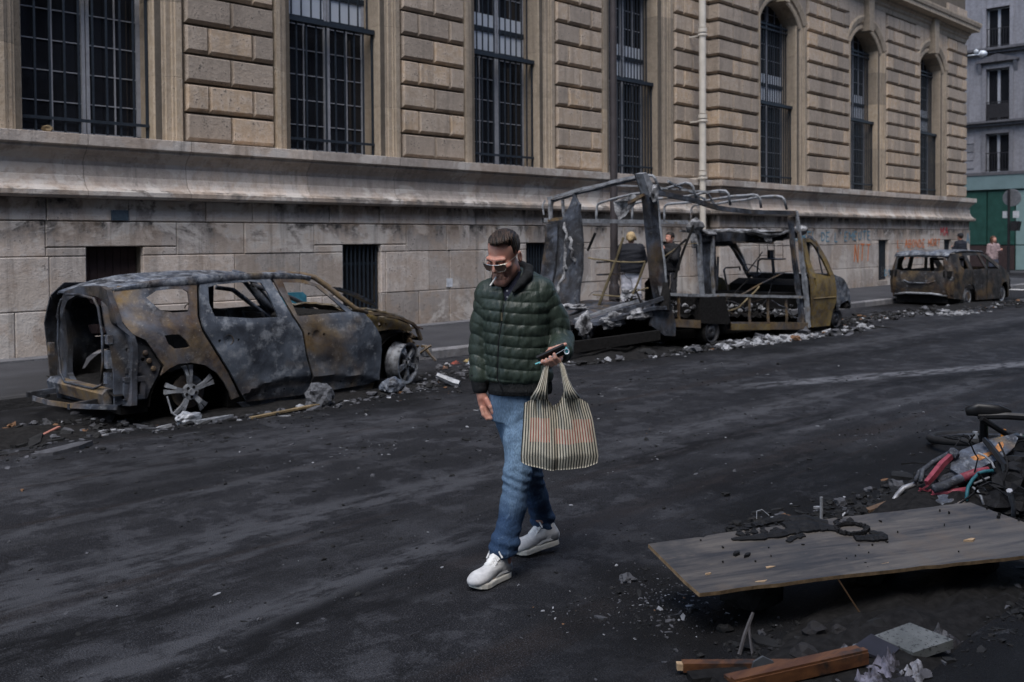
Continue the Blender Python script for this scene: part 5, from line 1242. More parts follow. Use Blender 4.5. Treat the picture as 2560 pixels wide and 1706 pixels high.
# ------------------------------------------------------------------ small signed-distance sculpting kit (figures)
try:
    import openvdb as _vdb
except ImportError:
    import pyopenvdb as _vdb
class Sculpt:
    def __init__(s, lo, hi, vox):
        s.lo = np.array(lo, float); s.vox = vox
        s.n = np.ceil((np.array(hi) - s.lo) / vox).astype(int) + 1
        s.a = np.full(s.n, .06, np.float32)
        s.hi = s.lo + s.n * vox
    def block(s, lo, hi):
        i0 = np.clip(np.floor((np.array(lo) - s.lo) / s.vox).astype(int), 0, s.n - 1); i1 = np.clip(np.ceil((np.array(hi) - s.lo) / s.vox).astype(int) + 1, 1, s.n)
        if (i1 <= i0).any(): return None, None
        ax = [s.lo[k] + s.vox * np.arange(i0[k], i1[k], dtype=np.float32) for k in range(3)]
        X, Y, Z = np.meshgrid(*ax, indexing='ij'); return (slice(i0[0], i1[0]), slice(i0[1], i1[1]), slice(i0[2], i1[2])), (X.astype(np.float32), Y.astype(np.float32), Z.astype(np.float32))
    def op(s, fn, lo, hi, k=.02, sub=False, inter=False):
        m = .02 + k
        sl, P = s.block(np.array(lo) - m, np.array(hi) + m)
        if sl is None: return
        d = fn(*P); a = s.a[sl]
        if sub: d = -d; 
        if sub or inter:
            h = np.clip(.5 - .5 * (a - d) / k, 0, 1); s.a[sl] = (a * (1 - h) + d * h + k * h * (1 - h)).astype(np.float32)
        else:
            h = np.clip(.5 + .5 * (a - d) / k, 0, 1); s.a[sl] = (a * (1 - h) + d * h - k * h * (1 - h)).astype(np.float32)
    def cap(s, a, b, ra, rb=None, k=.02, disp=None, sub=False, sq=None):
        """tapered capsule; disp(t, X, Y, Z) adds to the radius"""
        rb = ra if rb is None else rb; a = np.array(a, float); b = np.array(b, float); ab = b - a; L2 = float(ab @ ab) + 1e-12
        def fn(X, Y, Z):
            t = np.clip(((X - a[0]) * ab[0] + (Y - a[1]) * ab[1] + (Z - a[2]) * ab[2]) / L2, 0, 1)
            r = ra + (rb - ra) * t
            if disp is not None: r = r + disp(t, X, Y, Z)
            return np.sqrt((X - a[0] - ab[0] * t) ** 2 + (Y - a[1] - ab[1] * t) ** 2 + (Z - a[2] - ab[2] * t) ** 2) - r
        R = max(ra, rb) + .012
        s.op(fn, np.minimum(a, b) - R, np.maximum(a, b) + R, k, sub)
    def chain(s, pts, rs, k=.012, disp=None):
        for i in range(len(pts) - 1): s.cap(pts[i], pts[i + 1], rs[i], rs[i + 1], k, disp)
    def ell(s, c, r, k=.02, M3=None, sub=False, disp=None):
        """ellipsoid; M3: 3x3 rotation (columns = local axes)"""
        c = np.array(c, float); r = np.array(r, float)
        def fn(X, Y, Z):
            p = [X - c[0], Y - c[1], Z - c[2]]
            if M3 is not None: p = [sum(p[j] * M3[j][i] for j in range(3)) for i in range(3)]
            q = np.sqrt((p[0] / r[0]) ** 2 + (p[1] / r[1]) ** 2 + (p[2] / r[2]) ** 2) + 1e-6
            g = np.sqrt((p[0] / r[0] ** 2) ** 2 + (p[1] / r[1] ** 2) ** 2 + (p[2] / r[2] ** 2) ** 2) + 1e-6
            d = q * (q - 1) / g
            if disp is not None: d = d - disp(X, Y, Z)
            return d
        R = r.max() + .01
        s.op(fn, c - R, c + R, k, sub)
    def stack(s, tab, k=.02, disp=None, e=2.3):
        """stack of oval sections (z, cx, cy, a, b)"""
        T = np.array(tab, float)
        def fn(X, Y, Z):
            z = np.clip(Z, T[0, 0], T[-1, 0]); I = [np.interp(z, T[:, 0], T[:, j]) for j in range(1, 5)]
            a, b = I[2], I[3]
            if disp is not None:
                dd = disp(X, Y, Z); a = a + dd; b = b + dd
            q = (np.abs((X - I[0]) / a) ** e + np.abs((Y - I[1]) / b) ** e) ** (1 / e)
            d = (q - 1) * np.minimum(a, b)
            return np.maximum(d, np.maximum(T[0, 0] - Z, Z - T[-1, 0]))
        w = T[:, 3].max() + .03; h = T[:, 4].max() + .03
        s.op(fn, (T[:, 1].min() - w, T[:, 2].min() - h, T[0, 0]), (T[:, 1].max() + w, T[:, 2].max() + h, T[-1, 0]), k)
    def cut(s, fn, lo=None, hi=None, k=.004):
        """keep only where fn <= 0"""
        s.op(fn, s.lo if lo is None else lo, s.hi if hi is None else hi, k, inter=True)
    def mesh(s, name, iso=0.0, smooth=1, pad=True):
        a = s.a
        if pad:
            a = a.copy(); a[0] = a[-1] = .06; a[:, 0] = a[:, -1] = .06; a[:, :, 0] = a[:, :, -1] = .06
        g = _vdb.FloatGrid(.06); g.copyFromArray(np.ascontiguousarray(np.minimum(a, .06)))
        try: pts, quads = g.convertToQuads(iso)
        except TypeError: pts, quads = g.convertToQuads(isovalue=iso)
        pts = np.array(pts, float) * s.vox + s.lo; quads = np.array(quads)
        me = bpy.data.meshes.new(name)
        me.vertices.add(len(pts)); me.vertices.foreach_set('co', pts.astype(np.float32).ravel())
        me.loops.add(len(quads) * 4); me.loops.foreach_set('vertex_index', quads.astype(np.int32).ravel())
        me.polygons.add(len(quads)); me.polygons.foreach_set('loop_start', np.arange(0, len(quads) * 4, 4, dtype=np.int32))
        me.update(calc_edges=True); me.validate()
        bm = bmesh.new(); bm.from_mesh(me); bmesh.ops.recalc_face_normals(bm, faces=bm.faces)
        for _ in range(smooth): bmesh.ops.smooth_vert(bm, verts=bm.verts, factor=.4, use_axis_x=True, use_axis_y=True, use_axis_z=True)
        for f in bm.faces: f.smooth = True
        bm.to_mesh(me); bm.free(); return me
def vnoise(X, Y, Z, f, seed=0):
    """cheap smooth noise from summed sines"""
    r = np.random.RandomState(seed); o = 0
    for i in range(5):
        k = r.normal(size=3) * f * (1 + .5 * i); o = o + np.sin(k[0] * X + k[1] * Y + k[2] * Z + r.uniform(0, 6.28)) / (1 + .5 * i)
    return o / 2.5
# ------------------------------------------------------------------ the man (local frame: x to his left as seen from the street camera's side, y away, z up)
def skin_mat(name, base):
    g = NG(name); v = g.pos(kind='obj'); n = g.noise(14, 5, .6, v); f = g.noise(120, 3, .6, v)
    c = g.mix(g.ramp(n, [(.35, 0), (.65, 1)]), base, (base[0] * 1.05, base[1] * .78, base[2] * .72))
    c = g.mix(g.ramp(f, [(.6, 0), (.75, .25)]), c, (base[0] * .6, base[1] * .5, base[2] * .45))
    z_ = g.sep(v)[2]; y_ = g.sep(v)[1]
    st = g.math('MULTIPLY', g.math('MULTIPLY', g.math('SUBTRACT', 1.505, z_), 22.0, True), g.math('GREATER_THAN', z_, 1.40))
    c = g.mix(g.math('MULTIPLY', st, g.ramp(f, [(.3, .15), (.6, .5)])), c, (base[0] * .42, base[1] * .48, base[2] * .52))
    g.bump(f, .12, .003)
    g.b.inputs['Subsurface Weight'].default_value = .12; g.b.inputs['Subsurface Radius'].default_value = (.012, .005, .003)
    return g.done(c, .48, 0, .45)
M['skin'] = skin_mat('weathered skin', (.46, .265, .205))
def nylon(name, base, fine=True):
    g = NG(name); v = g.pos(kind='obj')
    w = g.noise(1.0, 4, .55, g.pos((46, 30, 11), (.0, .65, .3), 'obj'), .25); w2 = g.noise(70, 3, .6, v); b = g.noise(6, 4, .6, v)
    c = g.mix(g.ramp(b, [(.35, 0), (.65, 1)]), tuple(x * .85 for x in base), tuple(x * 1.15 for x in base))
    g.bump(g.math('ADD', w, g.math('MULTIPLY', w2, .12)), .55, .014)
    return g.done(c, .46, 0, .4)
M['nylon'] = nylon('dark green quilted nylon', (.026, .038, .029))
M['rib'] = plain('black ribbed knit', (.014, .015, .016), .9, 0, .3, 60, .4, spec=.2)
M['navy'] = plain('navy shirt', (.012, .014, .030), .8, 0, .3, 40, .3, spec=.3)
g = NG('washed denim'); v = g.pos(kind='obj'); x_, y_, z_ = g.sep(v)
n = g.noise(9, 6, .6, v); fi = g.noise(1, 3, .6, g.pos((220, 220, 60), kind='obj')); st = g.noise(1.0, 5, .6, g.pos((26, 26, 6), (0, .35, 0), 'obj'), .8)
fade = g.math('SUBTRACT', 1.0, g.math('ABSOLUTE', g.math('MULTIPLY', g.math('SUBTRACT', z_, .64), 3.0)), True)
front = g.math('MULTIPLY', g.math('SUBTRACT', .10, y_), 6.0, True)
fk = g.math('MULTIPLY', g.math('MULTIPLY', g.math('POWER', fade, .7), front), g.ramp(n, [(.3, .55), (.65, 1)]))
c = g.mix(fk, (.030, .060, .120), (.21, .32, .44))
c = g.mix(g.ramp(st, [(.58, 0), (.72, .45)]), c, (.14, .21, .30))
c = g.mix(g.ramp(fi, [(.4, .35), (.6, 0)]), c, (.010, .020, .045))
g.bump(g.math('ADD', fi, g.math('MULTIPLY', st, 3.0)), .5, .010); M['denim'] = g.done(c, .85, 0, .2)
g = NG('brown slicked hair'); v = g.pos((95, 22, 14), (.35, 0, -.47), 'obj'); n = g.noise(1.0, 4, .6, v, .2)
c = g.mix(g.ramp(n, [(.40, 0), (.62, 1)]), (.010, .0075, .006), (.058, .036, .024)); g.bump(n, .9, .010); M['hair'] = g.done(c, .55, 0, .3)
M['shoe_grey'] = plain('grey suede', (.34, .35, .38), .85, 0, .2, 25, .3)
M['shoe_white'] = plain('off-white leather', (.70, .70, .69), .6, 0, .12, 14, .2)
M['sole'] = plain('cream rubber sole', (.60, .58, .52), .7, 0, .18, 12, .2)
M['metal_frame'] = NG('pale gold wire').done((.62, .58, .50), .28, .9)
M['lens'] = plain('brown tinted lens', (.15, .095, .07), .3, 0, .2, 3, 0)
M['black_plastic'] = plain('black plastic', (.010, .010, .011), .45, 0, .2, 8, .05)
M['teal'] = plain('teal plastic', (.10, .42, .46), .4, 0, .3, 40, .1)
M['paper'] = plain('cigarette paper', (.78, .77, .74), .7, 0, .05, 10, .05)

MAN = Thing('person', 'man in sunglasses and dark green quilted jacket walking with a striped bag', 'person', (3.482, 3.4726, 0), YAW - math.pi / 2, None, local=True)
# head frame
HC = np.array((.004, -.045, 1.583)); hy, hp, hr = math.radians(-27), math.radians(24), math.radians(3)
HR = np.array(Matrix.Rotation(hy, 3, 'Z') @ Matrix.Rotation(hr, 3, 'Y') @ Matrix.Rotation(hp, 3, 'X'))
def H(x, y, z): return HC + HR @ np.array((x, y, z), float)
HL = HR.tolist()
body = Sculpt((-.24, -.52, -.03), (.44, .36, 1.75), .0034)
b = body
# trunk and limbs under the clothes
b.stack([(.80, .05, .02, .10, .075), (.95, .06, .02, .125, .09), (1.1, .065, .02, .135, .10), (1.28, .065, .02, .155, .105), (1.38, .06, .02, .15, .09), (1.43, .06, .025, .08, .06)], .03)
b.chain([(-.085, .02, 1.385), (-.112, .05, 1.14), (-.118, .0, .90)], [.045, .038, .027], .02)
b.chain([(.225, .02, 1.375), (.295, .03, 1.13), (.275, -.19, 1.095)], [.045, .038, .027], .02)
b.chain([(.09, 0, .83), (.066, -.10, .49), (.0, -.20, .10)], [.066, .05, .034], .03)
b.chain([(.025, .022, .83), (.125, .06, .47), (.205, .205, .12)], [.064, .05, .034], .03)
b.cap((.0, -.2, .07), (-.10, -.32, .04), .032, .03); b.cap((.205, .205, .09), (.10, .155, .04), .032, .03)
# neck
b.cap((.052, .035, 1.43), H(0, .022, -.06), .062, .056, .03)
# cranium and face
b.ell(H(0, .014, .038), (.074, .094, .080), .02, HL)
b.ell(H(0, -.030, -.034), (.060, .066, .092), .025, HL)
b.cap(H(-.013, -.074, -.114), H(.013, -.074, -.114), .019, .019, .03)
for sx in (-1, 1):
    b.cap(H(sx * .018, -.068, -.112), H(sx * .049, -.004, -.072), .019, .015, .03)
    b.cap(H(sx * .012, -.096, .016), H(sx * .046, -.080, .016), .0105, .009, .014)
    b.ell(H(sx * .047, -.064, -.026), (.020, .020, .014), .02, HL)
    b.ell(H(sx * .032, -.104, -.006), (.019, .014, .012), .012, HL, sub=True)
    b.ell(H(sx * .031, -.086, -.006), (.0135, .0115, .0105), .004, HL)
    # ear
    b.ell(H(sx * .082, .018, -.012), (.009, .019, .033), .008, HL)
    b.ell(H(sx * .091, .012, -.008), (.006, .010, .020), .004, HL, sub=True)
    b.cap(H(sx * .026, -.090, -.042), H(sx * .034, -.082, -.085), .004, .004, .014)
    b.cap(H(sx * .042, -.078, -.052), H(sx * .040, -.066, -.082), .007, .006, .02, sub=True)
b.cap(H(0, -.097, .006), H(0, -.117, -.034), .0075, .0115, .012)
for sx in (-1, 1): b.cap(H(sx * .010, -.106, -.038), H(sx * .0125, -.100, -.040), .0072, .006, .006)
b.cap(H(-.019, -.090, -.071), H(.019, -.090, -.071), .0055, .0055, .008)
b.cap(H(0, -.098, -.0685), H(0, -.0985, -.069), .0065, .0065, .010)
for sx in (-1, 1): b.cap(H(sx * .018, -.0985, -.046), H(sx * .034, -.086, -.080), .0022, .0014, .006, sub=True)
b.cap(H(-.015, -.090, -.083), H(.015, -.090, -.083), .0065, .0065, .008)
b.cap(H(-.022, -.0985, -.0765), H(.022, -.0985, -.0765), .0018, .0018, .003, sub=True)
for zf in (.046, .058): b.cap(H(-.032, -.0945, zf), H(.028, -.0945, zf), .0014, .0014, .004, sub=True)
for sx in (-1, 1): b.cap(H(sx * .006, -.1055, .012), H(sx * .007, -.1015, .030), .0016, .001, .004, sub=True)
# right hand (hanging, fingers half curled)
b.cap((-.118, .0, .90), (-.110, -.006, .862), .026, .026, .012)
b.ell((-.100, -.010, .832), (.030, .018, .042), .012, Matrix.Rotation(math.radians(-14), 3, 'Y'))
for i, (x0, y0, kx) in enumerate(((-.118, -.028, 0), (-.106, -.018, .004), (-.095, -.006, .008), (-.084, .006, .010))):
    r = (.0098, .0105, .0100, .0088)[i]
    b.chain([(x0 + .006, y0, .808), (x0 + .016 + kx, y0 - .008, .776), (x0 + .034 + kx, y0 - .010, .757 + .004 * i), (x0 + .054 + kx * .5, y0 - .004, .754 + .006 * i)], [r * 1.05, r, r * .92, r * .8], .004)
b.chain([(-.088, -.020, .850), (-.066, -.036, .815), (-.055, -.036, .790), (-.049, -.030, .772)], [.014, .0115, .010, .0085], .005)
# left hand closed round the phone and the bag straps
b.cap((.275, -.18, 1.095), (.262, -.232, 1.092), .026, .025, .012)
b.ell((.252, -.252, 1.092), (.040, .022, .030), .012, Matrix.Rotation(math.radians(-20), 3, 'Y'))
for i, (xb, zb) in enumerate(((.279, 1.083), (.260, 1.072), (.241, 1.064), (.223, 1.062))):
    r = (.0108, .0112, .0105, .0092)[i]
    b.chain([(xb, -.262, zb), (xb - .010, -.300, zb - .004), (xb - .030 - .002 * i, -.318, zb + .014), (xb - .034, -.318, zb + .030 - .003 * i)], [r * 1.05, r, r * .95, r * .82], .0035)
b.chain([(.215, -.240, 1.104), (.230, -.272, 1.128), (.262, -.296, 1.143), (.298, -.306, 1.158)], [.016, .0135, .0115, .0095], .006)
bm_ = body.mesh('body', smooth=1)
MAN.part('body', bm_, M['skin'], smooth=True)
# hair: a shell over the cranium above the hairline, combed back in ridges
hs = Sculpt(HC - .17, HC + np.array((.17, .17, .19)), .0030)
inv = HR.T
def hl(X, Y, Z):
    p = [X - HC[0], Y - HC[1], Z - HC[2]]; return [inv[i][0] * p[0] + inv[i][1] * p[1] + inv[i][2] * p[2] for i in range(3)]
def ridge(X, Y, Z):
    x, y, z = hl(X, Y, Z); edge = np.where(y < -.02, np.clip((z - .072) / .030, 0, 1), 1.0); return -.0065 * (1 - edge) + .0026 * np.sin((x + .42 * (y + .09) + .25 * np.clip(z - .08, 0, 1) + .003 * np.sin(y * 60)) * 560) * np.clip((z - .03) * 20, 0, 1) * np.clip(edge + .25, 0, 1)
hs.ell(H(.002, .020, .046), (.0780, .0985, .080), .02, HL, disp=ridge)
hs.ell(H(.008, -.022, .094), (.054, .064, .028), .03, HL, disp=ridge)
def hairline(X, Y, Z):
    x, y, z = hl(X, Y, Z)
    lim = np.where(y < -.03, .079 + (-.03 - y) * .04 + .010 * np.exp(-((np.abs(x) - .038) / .012) ** 2) - np.clip(np.abs(x) - .05, 0, 1) * 1.2 + .0015 * np.sin(x * 900), .080 - (y + .03) * 1.45)
    lim = np.where((np.abs(x) > .055) & (y < .0), np.minimum(lim, .050 - (y + .05) * .9), lim)
    lim = np.maximum(lim, -.055)
    return (lim - z)
hs.cut(hairline)
MAN.part('hair', hs.mesh('hair', smooth=0), M['hair'])
eb = MB()
for sx in (-1, 1): eb.tube([tuple(H(sx * .012, -.1075, .010)), tuple(H(sx * .028, -.1045, .0155)), tuple(H(sx * .046, -.0915, .011))], [.0026, .0034, .0018], 6, flat=.6)
MAN.part('eyebrows', eb, M['hair'])
# sunglasses
gl = MAN.part('sunglasses', MB().tube([tuple(H(-.068, -.098, .004)), tuple(H(-.035, -.121, .002)), tuple(H(0, -.126, .001)), tuple(H(.035, -.121, .002)), tuple(H(.068, -.098, .004))], .0021, 6), M['metal_frame'])
for sx in (-1, 1):
    q = [(sx * .009, -.1245, 0), (sx * .063, -.1045, 0), (sx * .062, -.100, -.022), (sx * .050, -.104, -.038), (sx * .024, -.1155, -.039), (sx * .011, -.1205, -.024)]
    pts = [H(a, b_, c_) for a, b_, c_ in q]; bk = [H(a, b_ + .0025, c_) for a, b_, c_ in q]
    MAN.part('lens', MB().add(pts + bk, [tuple(range(6)), tuple(range(6, 12))[::-1]] + [(i, (i + 1) % 6, (i + 1) % 6 + 6, i + 6) for i in range(6)]), M['lens'], gl)
    MAN.part('lens_rim', MB().tube([tuple(p) for p in pts + pts[:1]], .0013, 5), M['metal_frame'], gl)
    MAN.part('temple', MB().tube([tuple(H(sx * .067, -.099, .004)), tuple(H(sx * .078, -.04, .006)), tuple(H(sx * .085, .012, .010)), tuple(H(sx * .083, .030, -.002))], .0019, 5), M['metal_frame'], gl)

# jacket
QP_ = .0565
def puff(z, ph=0.0):
    f = np.abs(np.sin(np.pi * (z + ph) / QP_)); return .0070 * (np.sqrt(f + 1e-4) - .62)
jk = Sculpt((-.26, -.34, .83), (.45, .26, 1.56), .0040)
def tdisp(X, Y, Z):
    return puff(Z + .10 * np.abs(X - .05) * (Z > 1.0) * 0 + .012 * np.sin(X * 9), .0) * np.clip((Z - .935) * 40, 0, 1) + .0035 * vnoise(X, Y, Z, 38, 3) + .002 * vnoise(X * 3, Y, Z, 60, 4) - .007 * np.exp(-((X - np.interp(Z, [.90, .966, 1.164, 1.349, 1.42], [.003, -.029, -.021, .006, .03])) / .008) ** 2) * (Y < 0)
jk.stack([(.938, .083, .02, .160, .122), (.952, .083, .02, .170, .132), (1.0, .080, .02, .168, .134), (1.1, .072, .02, .166, .134), (1.22, .066, .02, .168, .134), (1.32, .062, .02, .175, .128), (1.40, .060, .025, .165, .112), (1.45, .062, .03, .115, .088), (1.485, .066, .035, .080, .070)], .012, tdisp, 2.35)
def arm(pts, rs, ph):
    L = 0
    for i in range(len(pts) - 1):
        a, c = np.array(pts[i]), np.array(pts[i + 1]); l = np.linalg.norm(c - a); L0 = L
        jk.cap(a, c, rs[i], rs[i + 1], .022, lambda t, X, Y, Z, l=l, L0=L0: puff(L0 + t * l + .02 * np.sin(X * 30), ph) + .004 * vnoise(X, Y, Z, 45, 7)); L += l
jk.cap((.045, .03, 1.455), (-.070, .028, 1.395), .060, .064, .03, lambda t, X, Y, Z: puff(Z, 0) * .8)
jk.cap((.080, .03, 1.465), (.195, .028, 1.405), .058, .066, .03, lambda t, X, Y, Z: puff(Z, 0) * .8)
arm([(-.078, .025, 1.372), (-.108, .045, 1.24), (-.116, .045, 1.12), (-.122, .01, .965)], [.066, .060, .057, .053], .01)
arm([(.200, .025, 1.378), (.268, .045, 1.25), (.297, .035, 1.135), (.292, -.09, 1.105), (.272, -.165, 1.10)], [.068, .065, .062, .057, .052], .02)
# open neck: cut the V and the neck hole
def vneck(X, Y, Z):
    t = np.clip((1.47 - Z) / .12, 0, 1); c = .022 + (Z - 1.40) * .20; w = .050 * (1 - t)
    return np.where((Y < .0) & (Z > 1.345), w - np.abs(X - c), -1)
jk.cut(lambda X, Y, Z: np.where(Y < -.01, vneck(X, Y, Z), -1.0), k=.006)
MAN.part('jacket', jk.mesh('jacket', smooth=0), M['nylon'])
MAN.part('zip', MB().tube([(.006 + .0, -.128, 1.345), (-.006, -.134, 1.25), (-.021, -.137, 1.164), (-.026, -.134, 1.06), (-.029, -.128, .97), (-.012, -.126, .93), (.0, -.122, .90)], .0035, 5, flat=.6), M['black_plastic'])
MAN.part('zip_pull', MB().box(-.010, -.002, -.146, -.142, 1.26, 1.30), plain('olive cord', (.09, .08, .05), .8))
MAN.part('pocket_welt', MB().tube([(.190, -.112, 1.10), (.196, -.113, 1.03), (.192, -.112, .97)], .008, 5, flat=.5), M['nylon'])
sh = Sculpt((-.06, -.16, 1.30), (.17, .12, 1.52), .004)
sh.stack([(1.31, .062, .02, .160, .118), (1.38, .062, .022, .150, .104), (1.43, .062, .026, .105, .082), (1.475, .062, .028, .070, .066), (1.50, .062, .03, .066, .062)], .01, None, 2.2)
MAN.part('shirt', sh.mesh('shirt'), M['navy'])
bt = MB()
for z_b, y_b in ((1.405, -.098), (1.375, -.106)): bt.lathe([(0, -.003), (.0045, -.003), (.005, 0)], 8, (.022, y_b, z_b), 'y')
MAN.part('shirt_buttons', bt, M['white_paint'])
for nm, lo_, hi_ in (('hem_rib', (-.12, -.14, .85), (.28, .18, .99)), ('cuff', (-.20, -.08, .88), (-.05, .09, 1.0)), ('cuff', (.20, -.27, 1.02), (.35, -.08, 1.18)), ('collar', (-.09, -.16, 1.36), (.20, .16, 1.57))):
    rb = Sculpt(lo_, hi_, .0036)
    if nm == 'hem_rib': rb.stack([(.878, .084, .02, .160, .122), (.90, .084, .02, .165, .128), (.94, .084, .02, .160, .122), (.965, .084, .02, .150, .112)], .005, lambda X, Y, Z: .0022 * np.sin(np.arctan2(Y - .02, X - .084) * 90), 2.35)
    elif nm == 'collar': rb.chain([(-.050, -.050, 1.440), (-.036, -.01, 1.474), (-.012, .035, 1.505), (.04, .088, 1.522), (.095, .070, 1.522), (.130, .02, 1.508), (.125, -.04, 1.478), (.090, -.085, 1.440), (.055, -.105, 1.405)], [.013, .020, .024, .026, .027, .027, .026, .020, .011], .01)
    elif lo_[0] < 0: rb.cap((-.122, .008, .968), (-.119, .002, .908), .050, .041, .004)
    else: rb.cap((.272, -.16, 1.10), (.268, -.196, 1.097), .046, .041, .004)
    MAN.part(nm, rb.mesh(nm), M['rib'])

# jeans
jn = Sculpt((-.16, -.36, .07), (.34, .34, .97), .0042)
def wr(t, X, Y, Z): return .65 * (.005 * vnoise(X, Y, Z * 1.8, 30, 11) + .0045 * np.sin((Z + .55 * X) * 95 + 4 * np.sin(Z * 14)) * np.exp(-((Z - .46) / .09) ** 2) + .006 * np.sin((Z + .25 * X) * 105) * np.exp(-((Z - .17) / .07) ** 2) + .004 * np.sin((Z - .8 * X) * 80) * np.exp(-((Z - .76) / .08) ** 2))
jn.stack([(.74, .045, .015, .11, .092), (.82, .048, .018, .125, .104), (.88, .052, .02, .128, .106), (.93, .056, .02, .132, .105)], .03, None, 2.3)
jn.chain([(.095, .0, .80), (.080, -.055, .65), (.066, -.105, .49), (.046, -.150, .345), (.0, -.200, .165), (-.008, -.198, .115)], [.090, .077, .065, .062, .065, .067], .03, wr)
jn.chain([(.02, .025, .80), (.075, .045, .62), (.128, .065, .46), (.165, .13, .31), (.200, .205, .185), (.208, .212, .140)], [.090, .077, .066, .061, .060, .061], .02, wr)
# hem openings
jn.cut(lambda X, Y, Z: np.where((Y < -.05) & (Z < .3), (.112 - Z) + (X + .0) * .28, -1.0) , k=.004)
jn.cut(lambda X, Y, Z: np.where((Y > .08) & (Z < .3), (.132 - Z) + (X - .2) * -.1, -1.0), k=.004)
MAN.part('jeans', jn.mesh('jeans', smooth=1), M['denim'])

# shoes
def shoe(heel, toe, lift, name='shoe'):
    h = np.array(heel, float); t = np.array(toe, float); d = t - h; L = np.linalg.norm(d[:2]); f = d / np.linalg.norm(d); side = np.array((f[1], -f[0], 0)); side /= np.linalg.norm(side); upv = np.cross(side, f); upv *= np.sign(upv[2])
    def P(a, b_, c_): return h + f * (a * L) + side * b_ + upv * c_
    s_ = Sculpt(np.minimum(h, t) - .09, np.maximum(h, t) + np.array((.09, .09, .19)), .0034)
    s_.cap(P(.10, 0, .052), P(.16, 0, .105), .036, .036, .03); s_.cap(P(.12, 0, .05), P(.50, 0, .052), .034, .036, .03); s_.cap(P(.3, 0, .09), P(.62, 0, .055), .034, .028, .03)
    s_.ell(P(.78, .0, .045), (.052, .052, .036), .03); s_.ell(P(.90, 0, .038), (.044, .044, .028), .02)
    s_.cap(P(.14, 0, .15), P(.17, 0, .185), .026, .026, .02, sub=True)
    s_.cut(lambda X, Y, Z: .022 - ((X - h[0]) * upv[0] + (Y - h[1]) * upv[1] + (Z - h[2]) * upv[2]), k=.003)
    gq = NG('two-tone trainer upper'); vv = gq.pos(kind='obj'); xx, yy, zz = gq.sep(vv); nn = gq.noise(40, 4, .6, vv)
    al = gq.math('ADD', gq.math('MULTIPLY', gq.math('SUBTRACT', xx, float(h[0])), float(f[0] / L)), gq.math('MULTIPLY', gq.math('SUBTRACT', yy, float(h[1])), float(f[1] / L)))
    hz_ = gq.math('SUBTRACT', zz, gq.math('ADD', float(h[2]), gq.math('MULTIPLY', al, float(t[2] - h[2]))))
    band = gq.ramp(gq.math('ADD', al, gq.math('MULTIPLY', hz_, 1.6)), [(.10, 1), (.14, 0), (.30, 0), (.33, 1), (.40, 1), (.43, 0), (.56, .0), (.60, .55), (.78, 1), (.92, 1)])
    topw = gq.math('MULTIPLY', gq.math('SUBTRACT', hz_, .058), 60.0, True)
    cc = gq.mix(gq.math('MAXIMUM', gq.math('MULTIPLY', band, .8), topw), (.19, .195, .21), (.58, .58, .58)); cc = gq.mix(gq.ramp(nn, [(.4, 0), (.7, .3)]), cc, (.16, .16, .17)); gq.bump(nn, .3, .004)
    up_ = MAN.part(name, s_.mesh('shoe'), gq.done(cc, .75, 0, .3))
    def outline(gr):
        o_ = []
        for a, w in ((-.02, .0), (.0, .020), (.05, .031), (.15, .036), (.35, .036), (.5, .040), (.7, .050), (.82, .050), (.93, .038), (1.0, .018), (1.02, .0)): o_.append((a, w + gr))
        return [(a, w) for a, w in o_] + [(a, -w) for a, w in o_[::-1][1:-1]]
    ol = outline(.005); n = len(ol); v = []
    for hgt, sc in ((.0, .93), (.004, .99), (.022, .985), (.028, .94)):
        for a, w in ol:
            rock = .014 * max(0, (a - .78) / .24) ** 2
            v.append(P(.5 + (a - .5) * (.985 if sc < 1 else 1), w * sc, hgt + rock))
    ff = [tuple(range(n))[::-1], tuple(range(3 * n, 4 * n))]
    for r in range(3):
        for i in range(n): ff.append((r * n + i, r * n + (i + 1) % n, (r + 1) * n + (i + 1) % n, (r + 1) * n + i))
    MAN.part('sole', MB().add(v, ff), M['sole'], up_)
    MAN.part('toe_panel', MB().blob(P(.84, 0, .064), .03, 2, .02, 5, (1, 1, .40)), M['shoe_white'], up_, smooth=True)
    tg = MB()
    tg.tube([P(.26, 0, .142), P(.36, 0, .118), P(.50, 0, .092), P(.60, 0, .080)], [.020, .022, .022, .018], 8, flat=1.0)
    MAN.part('tongue', tg, M['shoe_white'], up_, smooth=True)
    lc = MB()
    for i in range(5):
        a = .32 + .065 * i; z = .137 - .014 * i
        lc.tube([P(a, -.032, z - .012), P(a + .012, -.012, z + .008), P(a - .012, .012, z + .008), P(a, .032, z - .012)], .0048, 5)
        lc.tube([P(a, .032, z - .012), P(a + .015, 0, z + .012), P(a + .03, -.030, z - .018)], .0042, 5)
    lc.tube([P(.32, 0, .146), P(.36, .03, .150), P(.33, .045, .125), P(.38, .05, .10)], .0045, 5); lc.tube([P(.32, 0, .146), P(.38, -.03, .148), P(.36, -.045, .12)], .0045, 5)
    MAN.part('laces', lc, M['shoe_white'], up_)
    hp_ = MB()
    for sg in (-1, 1): hp_.add([P(.12, sg * .0395, .05), P(.40, sg * .0395, .050), P(.56, sg * .0425, .036), P(.50, sg * .0405, .030), P(.34, sg * .0395, .040), P(.12, sg * .0395, .036)], [(0, 1, 2, 3, 4, 5)])
    MAN.part('side_stripe', hp_, M['shoe_white'], up_)
    MAN.part('sock', MB().tube([P(.19, 0, .07), P(.21, 0, .15)], [.037, .038], 12), plain('pale sock', (.36, .40, .44), .9, 0, .2, 40), up_)
shoe((.016, -.172, .004), (-.150, -.372, -.0 + .004), 0)
shoe((.282, .212, .046), (.052, .128, .004), 0)

